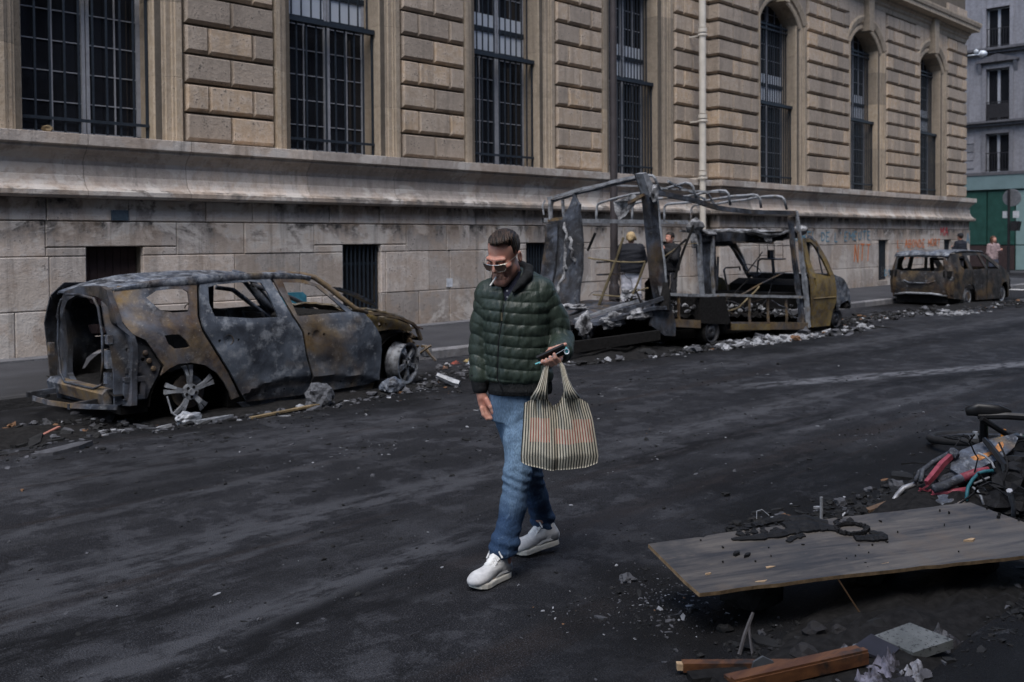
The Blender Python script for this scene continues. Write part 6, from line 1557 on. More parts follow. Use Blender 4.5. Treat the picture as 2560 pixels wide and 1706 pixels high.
# things he carries
cg = MB().tube([tuple(H(-.005, -.099, -.076)), tuple(H(-.022, -.142, -.104))], .0042, 8)
solo_cig = MAN.inv
def carried(name, mb, mat, label, cat, smooth=False):
    M4 = Matrix.Translation(MAN.o.location) @ MAN.o.rotation_euler.to_matrix().to_4x4()
    mb2 = MB(); mb2.add([tuple(M4 @ Vector(p)) for p in mb.v], mb.f)
    return solo(name, mb2, mat, label, cat, smooth=smooth)
carried('cigarette', cg, M['paper'], 'white cigarette hanging from the lips of the man in sunglasses', 'cigarette')
def obox(c, ux, uy, uz, a, b_, h):
    ux = np.array(ux, float); ux /= np.linalg.norm(ux); uy = np.array(uy, float); uy = uy - ux * (uy @ ux); uy /= np.linalg.norm(uy); uz = np.cross(ux, uy)
    c = np.array(c, float); v = [c + ux * i * a + uy * j * b_ + uz * k * h for i, j, k in ((-1, -1, -1), (1, -1, -1), (1, 1, -1), (-1, 1, -1), (-1, -1, 1), (1, -1, 1), (1, 1, 1), (-1, 1, 1))]
    return v, [(0, 3, 2, 1), (4, 5, 6, 7), (0, 1, 5, 4), (1, 2, 6, 5), (2, 3, 7, 6), (3, 0, 4, 7)]
M4 = Matrix.Translation(MAN.o.location) @ MAN.o.rotation_euler.to_matrix().to_4x4()
PH = Thing('phone', 'black phone with a teal and white end in the hand of the man in sunglasses', 'phone', tuple(M4 @ Vector((.236, -.30, 1.11))), YAW - math.pi / 2, None, local=True)
pv, pf = obox((.0, .0, .0), (.90, -.08, .43), (.30, .62, -.72), 0, .072, .030, .0065)
PH.part('case', MB().add(pv, pf), M['black_plastic'])
PH.part('edge_line', MB().tube([(-.062, -.024, -.040), (.055, -.022, .026)], .0016, 4), M['white_panel'])
PH.part('end_cap', MB().blob((.066, -.010, .018), .015, 2, .1, 3, (.7, .5, 1.25)), M['teal'], smooth=True)
PH.part('end_ring', MB().lathe([(.008, 0), (.0125, -.003), (.0135, .002)], 14, (.068, -.020, .016), 'y'), M['white_panel'])
PH.part('stylus_tip', MB().tube([(-.082, -.008, -.045), (-.055, -.006, -.036)], [.004, .006], 6), M['teal'])

# striped tote bag
g = NG('striped cotton'); u_, v_, _ = g.sep(g.pos(kind='uv'))
s_ = g.math('FRACT', g.math('MULTIPLY', u_, 1.0)); stripe = g.math('GREATER_THAN', s_, .47)
g2 = g.noise(30, 4, .6, g.pos(kind='obj'))
un = g.math('DIVIDE', u_, 28.0); zb_ = g.sep(g.pos(kind='obj'))[2]
inr = lambda a, b_, lo, hi: g.math('MULTIPLY', g.math('MULTIPLY', g.math('GREATER_THAN', un, a), g.math('LESS_THAN', un, b_)), g.math('MULTIPLY', g.math('GREATER_THAN', zb_, lo), g.math('LESS_THAN', zb_, hi)))
seg = g.math('MAXIMUM', inr(.09, .375, .145, .258), g.math('MAXIMUM', inr(.44, .69, .135, .205), inr(.69, .97, .140, .25)))
darkc = g.mix(seg, (.030, .032, .029), (.30, .080, .055))
c = g.mix(stripe, darkc, (.60, .555, .45)); c = g.mix(g.ramp(g2, [(.35, 0), (.7, .3)]), c, (.14, .13, .10))
g.bump(g2, .25, .004); M['stripes'] = g.done(c, .85, 0, .2)
BAG = Thing('tote_bag', 'striped cream and dark tote bag hanging from the hand of the man in sunglasses', 'bag', tuple(M4 @ Vector((.26, -.28, .55))), YAW - math.pi / 2, None, local=True)
bo = np.array((.26, -.28, .55))
LEFT = [(.57, .088), (.62, .084), (.75, .094), (.88, .101), (.93, .15)]
def bag_sheet(front, nu=72, nv=34):
    v = []; f = []; uv = []
    for j in range(nv + 1):
        t = j / nv
        for i in range(nu + 1):
            u = i / nu
            zb = np.interp(u, [0, .08, .4, .85, 1], [.592, .578, .553, .566, .585])
            zt = np.interp(u, [0, .10, .20, .26, .36, .45, .54, .64, .70, .80, .92, 1], [.874, .892, .925, .945, .882, .840, .862, .930, .940, .915, .890, .872])
            if not front: zt += .02 * math.exp(-((u - .45) / .12) ** 2)
            z = zb + (zt - zb) * t
            xl = np.interp(z, [.57, .62, .75, .87, .93], [.086, .082, .092, .100, .112]); xr = np.interp(z, [.57, .62, .70, .80, .87, .93], [.447, .455, .444, .428, .407, .395])
            gather = .10 * t ** 3; x = xl + (xr - xl) * (u + gather * (.22 * math.exp(-((u - .26) / .1) ** 2) * 0 ))
            bulge = .050 * math.sin(math.pi * min(1, max(0, u))) ** .6 * (1 - .75 * t ** 2) * (.45 + .55 * min(1, t * 5))
            fold = .009 * math.sin(u * 21 + 1.5 * t) * (.25 + t) + .012 * math.exp(-((u - .47 - .03 * t) / .03) ** 2) * -1 + .005 * math.sin(u * 43 + t * 3) * t
            y = -.285 + (-(bulge + fold + .010 * max(0, math.sin(u * 62 + 5 * t)) * (t ** 2)) if front else (bulge * .7 + fold * .4))
            v.append((x - bo[0], y - bo[1], z - bo[2])); uv.append((u * 28, t))
    for j in range(nv):
        for i in range(nu): f.append((j * (nu + 1) + i, j * (nu + 1) + i + 1, (j + 1) * (nu + 1) + i + 1, (j + 1) * (nu + 1) + i))
    return v, f, uv
def uvmesh(name, v, f, uv, th=0):
    me = bpy.data.meshes.new(name); me.from_pydata([tuple(p) for p in v], [], f); L = me.uv_layers.new(name='UVMap')
    for p in me.polygons:
        for li in p.loop_indices: L.data[li].uv = uv[me.loops[li].vertex_index]
        p.use_smooth = True
    me.update(); return me
v1, f1, u1 = bag_sheet(True); v2, f2, u2 = bag_sheet(False)
n1 = len(v1); f2 = [tuple(i + n1 for i in q[::-1]) for q in f2]
nu, nv = 72, 34; sd_ = []
for j in range(nv):
    for i in (0, nu): sd_.append((j * (nu + 1) + i, (j + 1) * (nu + 1) + i, (j + 1) * (nu + 1) + i + n1, j * (nu + 1) + i + n1))
for i in range(nu): sd_.append((i, i + 1, i + 1 + n1, i + n1))
BAG.part('body', uvmesh('body', v1 + v2, f1 + f2 + sd_, u1 + u2), M['stripes'])
def strap(pts, ws, side):
    v = []; f = []; uv = []; n = len(pts); m = 7
    for k, (p, w) in enumerate(zip(pts, ws)):
        for i in range(m):
            s_ = i / (m - 1) - .5
            v.append((p[0] + s_ * w - bo[0], p[1] - .010 * math.cos(s_ * 3.1) + .006 * math.sin(i * 2.2) - bo[1], p[2] - bo[2] + abs(s_) * side * w * .3)); uv.append((s_ * 5 * 1.0 + 40.25, .9))
    for k in range(n - 1):
        for i in range(m - 1): f.append((k * m + i, k * m + i + 1, (k + 1) * m + i + 1, (k + 1) * m + i))
    o = BAG.part('strap', uvmesh('strap', v, f, uv), M['stripes']); o.modifiers.new('t', 'SOLIDIFY').thickness = .004
for dy in (-.025, .012):
    strap([(.172, -.31 - dy * .2 + dy, .90), (.186, -.31 + dy, .95), (.198, -.305 + dy * .7, 1.0), (.207, -.30 + dy * .3, 1.05), (.215, -.295, 1.07)], [.085, .050, .034, .026, .020], 0)
    strap([(.330, -.31 + dy, .905), (.312, -.31 + dy, .95), (.297, -.305 + dy * .7, 1.0), (.284, -.30 + dy * .3, 1.055), (.272, -.295, 1.075)], [.080, .044, .030, .024, .020], 0)
# ------------------------------------------------------------------ foreground wreckage
g = NG('scorched plywood'); p = g.pos(kind='obj')
n = g.noise(1.0, 8, .7, g.pos((1.3, 14, 4), kind='obj', along=math.radians(-24.8)), .5); n2 = g.noise(3, 6, .6, p); n3 = g.noise(16, 7, .75, g.pos((.4, 2.4, 1), kind='obj', along=math.radians(-24.8)))
c = g.mix(g.ramp(n, [(.38, 0), (.62, 1)]), (.026, .025, .027), (.100, .088, .077))
c = g.mix(g.ramp(n2, [(.56, 0), (.68, .7)]), c, (.10, .077, .057)); c = g.mix(g.ramp(n2, [(.36, .7), (.46, 0)]), c, (.030, .030, .032))
c = g.mix(g.ramp(n3, [(.60, 0), (.70, .6)]), c, (.16, .13, .10)); c = g.mix(g.ramp(n3, [(.28, .7), (.38, 0)]), c, (.016, .016, .017))
g.bump(g.math('ADD', n, n3), .3, .006); M['plywood'] = g.done(c, .62, 0, .4)
M['ply_edge'] = plain('plywood edge', (.20, .135, .075), .8, 0, .45, 30)
M['tan_scar'] = plain('bare split wood', (.36, .25, .15), .8, 0, .35, 40, .3)
bA = np.array((3.538, 2.612, .28)); bX = np.array((1.726, -.797, 0)) ; bX /= np.linalg.norm(bX); bN = np.array((-.0756, -.1638, .9836)); bN /= np.linalg.norm(bN)
bX = bX - bN * (bX @ bN); bX /= np.linalg.norm(bX); bY = -np.cross(bN, bX)
def BP(u, v, h=0): return tuple(bA + bX * u + bY * v + bN * h)
BO = Thing('scorched_board', 'long scorched plywood board propped over debris at lower right with charred remains on top', 'board', tuple(bA + bX * .9 + bY * .25 - bN * .2), 0)
R = random.Random(17)
def edge_noise(L):
    out = []
    for i in range(len(L)):
        a, b = Vector(L[i]), Vector(L[(i + 1) % len(L)]); k = max(1, int((b - a).length / .09))
        for j in range(k):
            q = a.lerp(b, j / k); out.append((q.x + R.uniform(-.003, .003), q.y + R.uniform(-.004, .004)))
    return out
outl = [(0, 0), (.26, .005), (.28, .018), (.31, .003), (1.0, -.002), (1.90, 0), (2.12, .57), (1.2, .513), (.0, .44)]
def bwarp(u, v, d): return BP(u, v, .006 * math.sin(u * 2.2) - .004 * math.sin(v * 7) - d)
o = BO.part('board', panel(edge_noise(outl), [], bwarp, .017, .07), M['plywood'])
o.data.materials.append(M['ply_edge'])
for q in o.data.polygons:
    if abs(Vector(bN).dot(q.normal)) < .6: q.material_index = 1
for u, v, r in ((.32, .425, .030), (.96, .43, .028), (.12, .31, .016), (1.55, .35, .03), (.42, .33, .022)):
    BO.part('wood_scar', MB().chip(BP(u, v, .001), r * 1.5, r * .5, .0025, -.4, 0, R), M['tan_scar'])
for i, (u, v) in enumerate(((.45, .16), (1.15, .14), (1.7, .2))):
    q = BP(u, v, -.02); solo('charred_block', MB().blob((q[0], q[1], q[2] * .5 - .01), .14, 2, .25, 60 + i, (1.1, 1.0, q[2] * .5 / .14 + .02)), M['char'], ('left', 'middle', 'right')[i] + ' black charred block propping up the scorched board', 'block', 'charred blocks under the board')
# charred plastic remains lying on the board
CR_ = Thing('charred_remains', 'black melted plastic remains with a ring lying on the scorched board', 'debris', BP(.85, .1, .0), 0)
def flat(pts, w, h, seed):
    """a lumpy melted strip on the board"""
    Q = random.Random(seed); m = MB(); P = [Vector(BP(a, b, .007)) for a, b in pts]
    dense = []; ws = []
    for i in range(len(P) - 1):
        for k in range(5): dense.append(P[i].lerp(P[i + 1], k / 5)); ws.append((w[i] + (w[i + 1] - w[i]) * k / 5) * Q.uniform(.75, 1.25))
    dense.append(P[-1]); ws.append(w[-1]); m.tube([d + Vector((Q.uniform(-.004, .004), Q.uniform(-.004, .004), 0)) for d in dense], ws, 7, flat=h, up=tuple(bY)); return m
M['melt'] = plain('melted black plastic', (.009, .009, .010), .75, 0, .5, 30, .8, spec=.22)
CR_.part('strip', flat([(.40, .07), (.50, .082), (.62, .085), (.74, .07), (.88, .06)], [.010, .022, .03, .035, .03], .45, 1), M['melt'])
CR_.part('strip', flat([(.58, -.03), (.66, -.045), (.78, -.05), (.86, .0), (.95, .05)], [.014, .022, .03, .04, .03], .6, 2), M['melt'])
CR_.part('strip', flat([(.64, .155), (.70, .125), (.76, .12)], [.013, .016, .018], .5, 3), M['melt'])
CR_.part('slab', flat([(.72, .02), (.82, .03), (.90, .07), (.96, .10)], [.045, .06, .05, .03], .35, 4), M['melt'])
CR_.part('ring', flat([(1.03 + .085 * math.cos(q), .125 + .05 * math.sin(q)) for q in [2 * math.pi * k / 10 for k in range(11)]], [.017] * 11, .6, 5), M['melt'])
CR_.part('slab', flat([(.98, .21), (1.05, .225), (1.13, .235), (1.14, .20), (1.10, .165)], [.020, .030, .026, .02, .016], .45, 6), M['melt'])
lm = MB()
for i in range(60):
    u = R.uniform(.45, 1.1); lm.blob(BP(u, R.uniform(-.05, .10), .008), R.uniform(.006, .018), 1, .4, i, (1.3, 1.3, .6))
CR_.part('lumps', lm, M['melt'], kind='stuff')
lm = MB()
for i in range(34): lm.chip(BP(R.uniform(.1, 2.0), R.uniform(.02, .5), .004), R.uniform(.003, .012), R.uniform(.003, .006), .003, R.uniform(0, 3), 0, R)
solo('board_crumbs', lm, M['char'], 'small charred crumbs scattered over the scorched board', 'crumbs', kind='stuff')
for u, v, l in ((.345, .19, 'farther'), (.385, .215, 'nearer')): solo('charred_flake', MB().chip(BP(u, v, .003), .035, .012, .008, .1, 0, R), M['melt'], l + ' of two small black charred flakes on the left part of the board', 'flake', 'charred flakes on the board')
CR_.part('wire', MB().tube([BP(.62, -.06, .02), BP(.63, -.08, .05), BP(.66, -.08, .055), BP(.69, -.06, .03)], .002, 4), M['frame_pale'])

# saddle post with its clamp, standing up behind the board
SP = Thing('seat_post', 'bent metal bicycle seat post with clamp sticking up behind the board', 'bike part', (4.62, 2.32, 0), 0)
q = np.array((4.62, 2.32, 0))
M['grey_metal'] = plain('dulled aluminium', (.30, .30, .31), .5, .5, .35, 30, .3)
SP.part('post', MB().tube([tuple(q + (.0, 0, .20)), tuple(q + (.0, 0, .335))], .0085, 8), M['grey_metal'])
SP.part('clamp', MB().box(q[0] - .035, q[0] + .03, q[1] - .025, q[1] + .025, .165, .215).box(q[0] - .03, q[0] + .025, q[1] - .032, q[1] - .02, .175, .205), M['grey_metal'])
SP.part('hook', MB().tube([tuple(q + R_) for R_ in ((.03, -.03, .19), (.05, -.05, .185), (.068, -.07, .20), (.072, -.075, .235), (.085, -.088, .255))], [.012, .012, .010, .008, .005], 6), M['grey_metal'])
SP.part('stem', MB().tube([tuple(q + (0, 0, -.01)), tuple(q + (0, 0, .17))], .016, 8), M['char'])

# timber at the bottom edge
M['orange_wood'] = None
g = NG('orange varnished timber'); v = g.pos((2, 30, 30), (0, 0, -.35), 'world'); n = g.noise(1, 5, .6, v); b = g.noise(9, 5, .6, g.pos())
c = g.mix(g.ramp(n, [(.35, 0), (.65, 1)]), (.055, .020, .008), (.125, .052, .020)); c = g.mix(g.ramp(b, [(.50, 0), (.62, .9)]), c, (.016, .013, .012)); g.bump(n, .3, .004); M['orange_wood'] = g.done(c, .55, 0, .45)
def plank(name, a, b, w, h, mat, label, up=(0, 0, 1), groove=False):
    T_ = Thing(name, label, 'timber', tuple(a), 0, 'timber lengths at the bottom edge')
    T_.part('beam', MB().bar(a, b, w, h, up), mat)
    if groove:
        A_, B_ = Vector(a), Vector(b); t = (B_ - A_).normalized(); s_ = t.cross(Vector((0, 0, 1))); 
        T_.part('moulding', MB().bar(A_ + s_ * w * .25 + Vector((0, 0, h * .55)), B_ + s_ * w * .25 + Vector((0, 0, h * .55)), w * .35, h * .3), mat)
    else:
        A_, B_ = Vector(a), Vector(b); t = (B_ - A_).normalized()
        T_.part('tenon', MB().bar(A_ - t * .022, A_ + t * .002, w * .7, h * .7), M['tan_scar'])
    return T_
plank('timber', (3.06, 2.10, .030), (3.42, 1.73, .030), .04, .034, M['orange_wood'], 'shorter orange timber with a pale cut end, behind the longer one')
plank('timber', (3.03, 1.875, .040), (3.56, 1.62, .060), .075, .045, M['orange_wood'], 'longer orange moulded timber lying among burnt papers at the bottom edge', groove=True)
solo('charred_timber', MB().bar((3.02, 2.04, .012), (3.2, 1.90, .02), .07, .03), M['char'], 'short black charred timber beneath the shorter orange one', 'timber')
sl = MB().tube([(3.20, 1.90, .0), (3.215, 1.895, .05), (3.25, 1.86, .075), (3.29, 1.82, .05), (3.30, 1.81, .0)], [.005] * 5, 4)
solo('grey_shard', MB().prism([(-.05, 0), (-.035, .055), (.0, .075), (.04, .055), (.065, 0)], lambda a, b, t: (3.235 + a * .75 + t, 1.86 - a * .66 + t, b + .01), -.004, .004), plain('slate grey shard', (.06, .065, .072), .6), 'rounded slate grey shard standing between the two orange timbers', 'shard')
solo('dark_wedge', MB().prism([(0, 0), (.14, .0), (.12, .05), (.03, .05)], lambda a, b, t: (2.99 + a * .8 + t * .5, 1.93 - a * .5 + t, b), -.03, .03), M['char'], 'black wedge block against the end of the longer orange timber', 'block')
# tile slab, papers, cloth
g = NG('speckled tile'); p = g.pos(); n = g.noise(60, 4, .7, p); n2 = g.noise(8, 5, .6, p)
c = g.mix(g.ramp(n2, [(.35, 0), (.65, 1)]), (.075, .08, .078), (.135, .14, .138)); c = g.mix(g.ramp(n, [(.56, 0), (.62, .95)]), c, (.018, .018, .018)); M['tile'] = g.done(c, .6, 0, .4)
def slab(P4, th): 
    v = [Vector(q) for q in P4]; return MB().add([tuple(q) for q in v] + [tuple(q - Vector((0, 0, th))) for q in v], [(0, 1, 2, 3), (7, 6, 5, 4)] + [(i, i + 4, (i + 1) % 4 + 4, (i + 1) % 4) for i in range(4)])
solo('tile_slab', slab([(3.753, 1.66, .065), (3.92, 1.585, .09), (3.905, 1.407, .075), (3.744, 1.500, .045)], .035), M['tile'], 'pale grey tile slab with black speckles lying in the debris', 'tile')
solo('dark_card', slab([(3.60, 1.68, .06), (3.74, 1.665, .075), (3.74, 1.55, .05), (3.62, 1.55, .04)], .012), plain('dark blue card', (.018, .018, .026), .7), 'dark blue-black card beside the speckled tile slab', 'card')
def crumple(c, rx, ry, rz, seed, mat, label, cat='paper', name='crumpled_paper', group=None):
    m = MB(); Q = random.Random(seed); n = 9; v = []; f = []
    of = Vector((Q.uniform(0, 50), Q.uniform(0, 50), 0))
    for i in range(n + 1):
        for j in range(n + 1):
            a, b = i / n * 2 - 1, j / n * 2 - 1
            k = 1 + .35 * mnoise.noise(Vector((a * 2, b * 2, 1)) + of)
            z = abs(mnoise.noise(Vector((a * 2.2, b * 2.2, 3)) + of)) * 1.6 + .6 * abs(mnoise.noise(Vector((a * 5, b * 5, 3)) + of)) 
            z *= max(0, 1.05 - max(abs(a), abs(b)) ** 3)
            v.append((c[0] + a * rx * k, c[1] + b * ry * k, c[2] + rz * z))
    for i in range(n):
        for j in range(n): f.append((i * (n + 1) + j, i * (n + 1) + j + 1, (i + 1) * (n + 1) + j + 1, (i + 1) * (n + 1) + j))
    o = solo(name, m.add(v, f), mat, label, cat, group, smooth=False); o.modifiers.new('t', 'SOLIDIFY').thickness = .003; return o
def papermat(name, col, burnk=.5):
    g = NG(name); p = g.pos(kind='obj'); n = g.noise(9, 6, .7, p); c = g.mix(g.ramp(n, [(.42, 0), (.56, burnk * 1.8 if burnk < .55 else 1)]), col, (.02, .018, .02)); g.bump(n, .5, .006); return g.done(c, .75, 0, .3)
M['paper_lilac'] = papermat('scorched lilac grey paper', (.17, .165, .21), .5); M['paper_grey'] = papermat('scorched grey paper', (.13, .135, .15), .55); M['paper_white'] = papermat('scorched white paper', (.26, .26, .285), .45); M['black_cloth'] = plain('burnt black cloth', (.016, .016, .022), .8, 0, .5, 14, .4)
crumple((3.60, 1.555, .01), .075, .05, .06, 1, M['paper_lilac'], 'crumpled lilac-grey scorched paper at the end of the longer timber', group='scorched papers')
crumple((3.47, 1.545, .005), .06, .055, .05, 2, M['paper_lilac'], 'crumpled lilac paper nearest the bottom edge, below the timber', group='scorched papers')
crumple((3.645, 1.46, .005), .07, .05, .05, 3, M['paper_white'], 'white scorched paper with brown rim right of the timber', group='scorched papers')
crumple((3.56, 1.48, .0), .06, .06, .035, 4, M['black_cloth'], 'burnt black cloth scrap among the papers', 'cloth', 'cloth_scrap')
crumple((3.66, 1.70, .01), .07, .05, .04, 5, M['paper_grey'], 'flattened grey scorched paper behind the dark card', group='scorched papers')
crumple((4.00, 1.50, .0), .09, .06, .06, 6, M['paper_grey'], 'bluish grey burnt clump right of the tile slab', 'debris', 'burnt_clump')
for i, (x, y) in enumerate(((3.478, 1.806), (3.776, 1.823), (3.715, 1.888))):
    solo('stone', MB().blob((x, y, .03), (.055, .035, .05)[i], 2, .25, 70 + i, (1, 1, .8)), plain('sooty stone', (.020, .0185, .019), .85, 0, .3, 18, .4), ('dark rounded stone behind the longer timber', 'small purple-grey stone in the shadow under the board', 'brownish stone in the shadow left of the purple-grey one')[i], 'stone')
solo('twig', MB().tube([(3.44, 2.02, .15), (3.415, 2.025, .11), (3.39, 2.03, .07), (3.36, 2.035, .0)], [.006, .008, .007, .008], 5).tube([(3.415, 2.025, .11), (3.40, 2.01, .06), (3.385, 1.99, .0)], [.006, .005, .005], 4), plain('burnt twig', (.075, .07, .072), .8), 'forked burnt twig standing under the near edge of the board', 'twig')
solo('thin_stick', MB().tube([(3.95, 1.92, .20), (4.02, 1.83, .02)], .004, 5), plain('brown stick', (.07, .04, .02), .8), 'thin brown stick leaning in the dark under the board', 'stick')
0 and solo('grey_bowl', MB().lathe([(.0, .0), (.06, .0), (.085, .05), (.08, .05), (.057, .006), (0, .006)], 18, (4.05, 1.78, .06)), plain('dull grey plastic', (.06, .06, .066), .5), 'dull grey bowl in the shadow under the board', 'bowl')

# ------------------------------------------------------------------ wrecked bicycles at the right edge
M['tyre'] = plain('black tyre rubber', (.014, .014, .015), .75, 0, .3, 30, .3); M['charred_shell'] = burnt('charred plastic shell', (.12, .35, .5), 2.2, metal=.0, rough=.7, seed=71)
M['red_paint'] = plain('scorched red paint', (.22, .045, .062), .5, 0, .4, 22, .3); M['orange_patch'] = plain('scorched orange print', (.40, .17, .055), .6, 0, .5, 30)
M['teal_cable'] = plain('teal cable', (.02, .10, .125), .5); M['green_paint'] = plain('green bicycle paint', (.04, .34, .09), .4); M['blk_paint'] = plain('black bicycle paint', (.012, .012, .013), .4, 0, .3, 12)
BK = Thing('bicycle', 'black bicycle with a green tube lying on its side at the right edge', 'bicycle', (7.7, 2.6, 0), 0)
def ringpts(c, r, nrm, n=28, ph=0):
    N_ = Vector(nrm).normalized(); a = N_.orthogonal().normalized(); b = N_.cross(a); return [tuple(Vector(c) + (a * math.cos(2 * math.pi * k / n + ph) + b * math.sin(2 * math.pi * k / n + ph)) * r) for k in range(n + 1)]
wc, wnm = (7.93, 2.70, .09), (.05, .10, 1)
wh = BK.part('wheel', MB().tube(ringpts(wc, .30, wnm), .010, 5, cap=False), M['frame_dark'])
BK.part('tyre', MB().tube(ringpts(wc, .325, wnm), .031, 8, cap=False), M['tyre'], wh, smooth=True)
BK.part('hub', MB().tube([tuple(Vector(wc) - Vector((0, 0, .05))), tuple(Vector(wc) + Vector((0, 0, .05)))], .02, 8), M['frame_pale'], wh)
rp_ = ringpts(wc, .30, wnm, 24)
sk = MB()
for k in range(24): sk.tube([tuple(Vector(wc) + Vector((0, 0, .03 * (-1) ** k))), rp_[k]], .0012, 3)
BK.part('spokes', sk, M['frame_pale'], wh)
BK.part('saddle', MB().tube([(6.93, 2.42, .46), (6.98, 2.36, .475), (7.04, 2.26, .465), (7.08, 2.18, .45)], [.030, .05, .055, .03], 8, flat=.5), M['blk_paint'], smooth=True)
BK.part('frame_tube', MB().tube([(6.98, 2.36, .43), (7.06, 2.20, .44), (7.25, 1.85, .43)], [.022, .026, .026], 8), M['blk_paint'])
BK.part('frame_tube', MB().tube([(6.96, 2.33, .42), (7.15, 2.2, .28), (7.45, 2.0, .22)], .02, 8), M['blk_paint'])
BK.part('seat_post', MB().tube([(7.01, 2.33, .44), (7.10, 2.36, .24), (7.2, 2.4, .05)], [.024, .03, .03], 8), M['blk_paint'])
BK.part('green_tube', MB().tube([(7.50, 2.30, .215), (7.40, 2.10, .225), (7.3, 1.9, .23)], .022, 8), M['green_paint'])
BK.part('reflector', MB().box(7.355, 7.375, 2.30, 2.33, .19, .29), plain('orange reflector', (.55, .20, .02), .3))
BK.part('chain_guard', MB().blob((7.25, 2.22, .2), .11, 2, .2, 8, (1.4, 1, .7)), M['blk_paint'])
BR = Thing('burnt_bicycle', 'charred red bicycle with a grey shell and teal cable in a black heap', 'bicycle', (6.15, 2.1, 0), 0)
BR.part('red_tube', MB().tube([(5.965, 2.312, .161), (6.031, 2.298, .197), (6.131, 2.282, .253), (6.236, 2.252, .306)], [.022, .026, .026, .022], 4, flat=.8), M['red_paint'])
BR.part('joint', MB().blob((6.235, 2.25, .31), .035, 2, .2, 4), M['charred_shell'])
for gp, r in (([(5.988, 2.356, .154), (6.064, 2.376, .209), (6.147, 2.348, .25), (6.237, 2.302, .288), (6.29, 2.272, .31)], .016), ([(5.999, 2.395, .151), (6.072, 2.399, .198), (6.146, 2.367, .232), (6.246, 2.315, .274)], .014)):
    BR.part('mudguard', MB().tube(gp, r, 6), M['charred_shell'], smooth=True)
BR.part('lower_tube', MB().tube([(5.951, 2.268, .136), (6.01, 2.217, .154), (6.107, 2.157, .191)], [.026, .030, .028], 8), M['charred_shell'], smooth=True)
BR.part('lower_tube', MB().tube([(6.107, 2.157, .191), (6.187, 2.103, .221), (6.249, 2.049, .239)], [.027, .024, .018], 8), M['red_paint'], smooth=True)
BR.part('lower_tube', MB().tube([(5.97, 2.28, .105), (6.043, 2.181, .114), (6.095, 2.123, .124)], .022, 8), M['red_paint'], smooth=True)
for gp in ([(6.151, 2.22, .168), (6.247, 2.201, .22), (6.297, 2.185, .245)], [(6.083, 2.293, .153), (6.161, 2.244, .182), (6.19, 2.21, .188)]): BR.part('stay', MB().tube(gp, .020, 6), M['charred_shell'])
sn = Vector((-.50, -.30, .81)).normalized(); so_ = Vector((6.25, 2.15, .24)); sx_ = Vector((.83, -.55, .31)).normalized(); sx_ = (sx_ - sn * sx_.dot(sn)).normalized(); sy_ = sn.cross(sx_)
SHP = [(6.248, 2.266, .282), (6.333, 2.237, .324), (6.457, 2.152, .369), (6.543, 2.073, .393), (6.606, 2.015, .409), (6.582, 1.984, .383), (6.503, 1.983, .334), (6.401, 2.017, .284), (6.348, 2.048, .263), (6.272, 2.094, .233), (6.207, 2.134, .207), (6.15, 2.191, .193), (6.159, 2.243, .218)]
sh2 = [((Vector(q) - so_).dot(sx_), (Vector(q) - so_).dot(sy_)) for q in SHP]
o = BR.part('shell', panel(sh2, [], lambda a, b, d: tuple(so_ + sx_ * a + sy_ * b + sn * (.035 * math.cos(min(1.5, abs(b) * 9)) - .02 + .012 * mnoise.noise(Vector((a * 9, b * 9, 3))) - d)), .014, .035), M['charred_shell']); smooth_by_angle(o.data, 50)
for op in ([(6.283, 2.166, .291), (6.323, 2.136, .304), (6.36, 2.1, .314), (6.395, 2.078, .327), (6.392, 2.062, .32), (6.346, 2.081, .299), (6.294, 2.111, .277), (6.273, 2.142, .276)], [(6.413, 2.069, .336), (6.457, 2.064, .36), (6.489, 2.046, .373), (6.472, 2.031, .358), (6.426, 2.03, .329), (6.394, 2.049, .316)]):
    v_ = [Vector(q) for q in op]; n_ = len(v_); BR.part('orange_patch', MB().add([tuple(q) for q in v_] + [tuple(q - sn * .03) for q in v_], [tuple(range(n_)), tuple(range(n_, 2 * n_))[::-1]] + [(k, (k + 1) % n_, (k + 1) % n_ + n_, k + n_) for k in range(n_)]), M['orange_patch'])
BR.part('black_stay', MB().tube([(6.392, 2.125, .392), (6.375, 2.091, .369), (6.334, 2.034, .323), (6.286, 1.972, .27), (6.255, 1.943, .15)], [.016, .020, .022, .022, .02], 6), M['blk_paint'])
BR.part('cable', MB().tube([(5.985, 2.086, .09), (6.02, 2.094, .135), (6.048, 2.098, .158), (6.106, 2.094, .192), (6.165, 2.081, .223), (6.198, 2.055, .234), (6.229, 2.014, .238)], .011, 6), M['teal_cable'], smooth=True)
for w in ([(6.282, 2.122, .323), (6.284, 2.079, .309), (6.263, 2.034, .279), (6.234, 2.011, .253)], [(5.93, 2.156, .06), (5.936, 2.156, .085), (5.967, 2.163, .107), (6.0, 2.151, .123), (6.004, 2.127, .116), (5.976, 2.105, .07)], [(6.086, 2.087, .152), (6.081, 2.058, .139), (6.055, 2.025, .11), (6.033, 2.004, .07)], [(6.111, 2.087, .168), (6.2, 2.028, .201)], [(6.272, 1.93, .209), (6.252, 1.887, .181), (6.219, 1.863, .152)]):
    BR.part('wire', MB().tube(w, .0075, 5), M['frame_pale'], smooth=True)
BR.part('fork', MB().tube([(5.80, 2.46, .04), (5.90, 2.468, .07), (5.98, 2.46, .10), (6.03, 2.40, .13)], [.012, .016, .018, .016], 6), M['grey_metal'], smooth=True)
for gp in ([(5.93, 2.34, .13), (5.98, 2.31, .11), (6.0, 2.27, .13)], [(5.9, 2.30, .08), (5.95, 2.27, .1), (5.99, 2.25, .07)], [(5.95, 2.36, .1), (5.96, 2.30, .15)]): BR.part('red_scrap', MB().tube(gp, .007, 4), M['red_paint'])
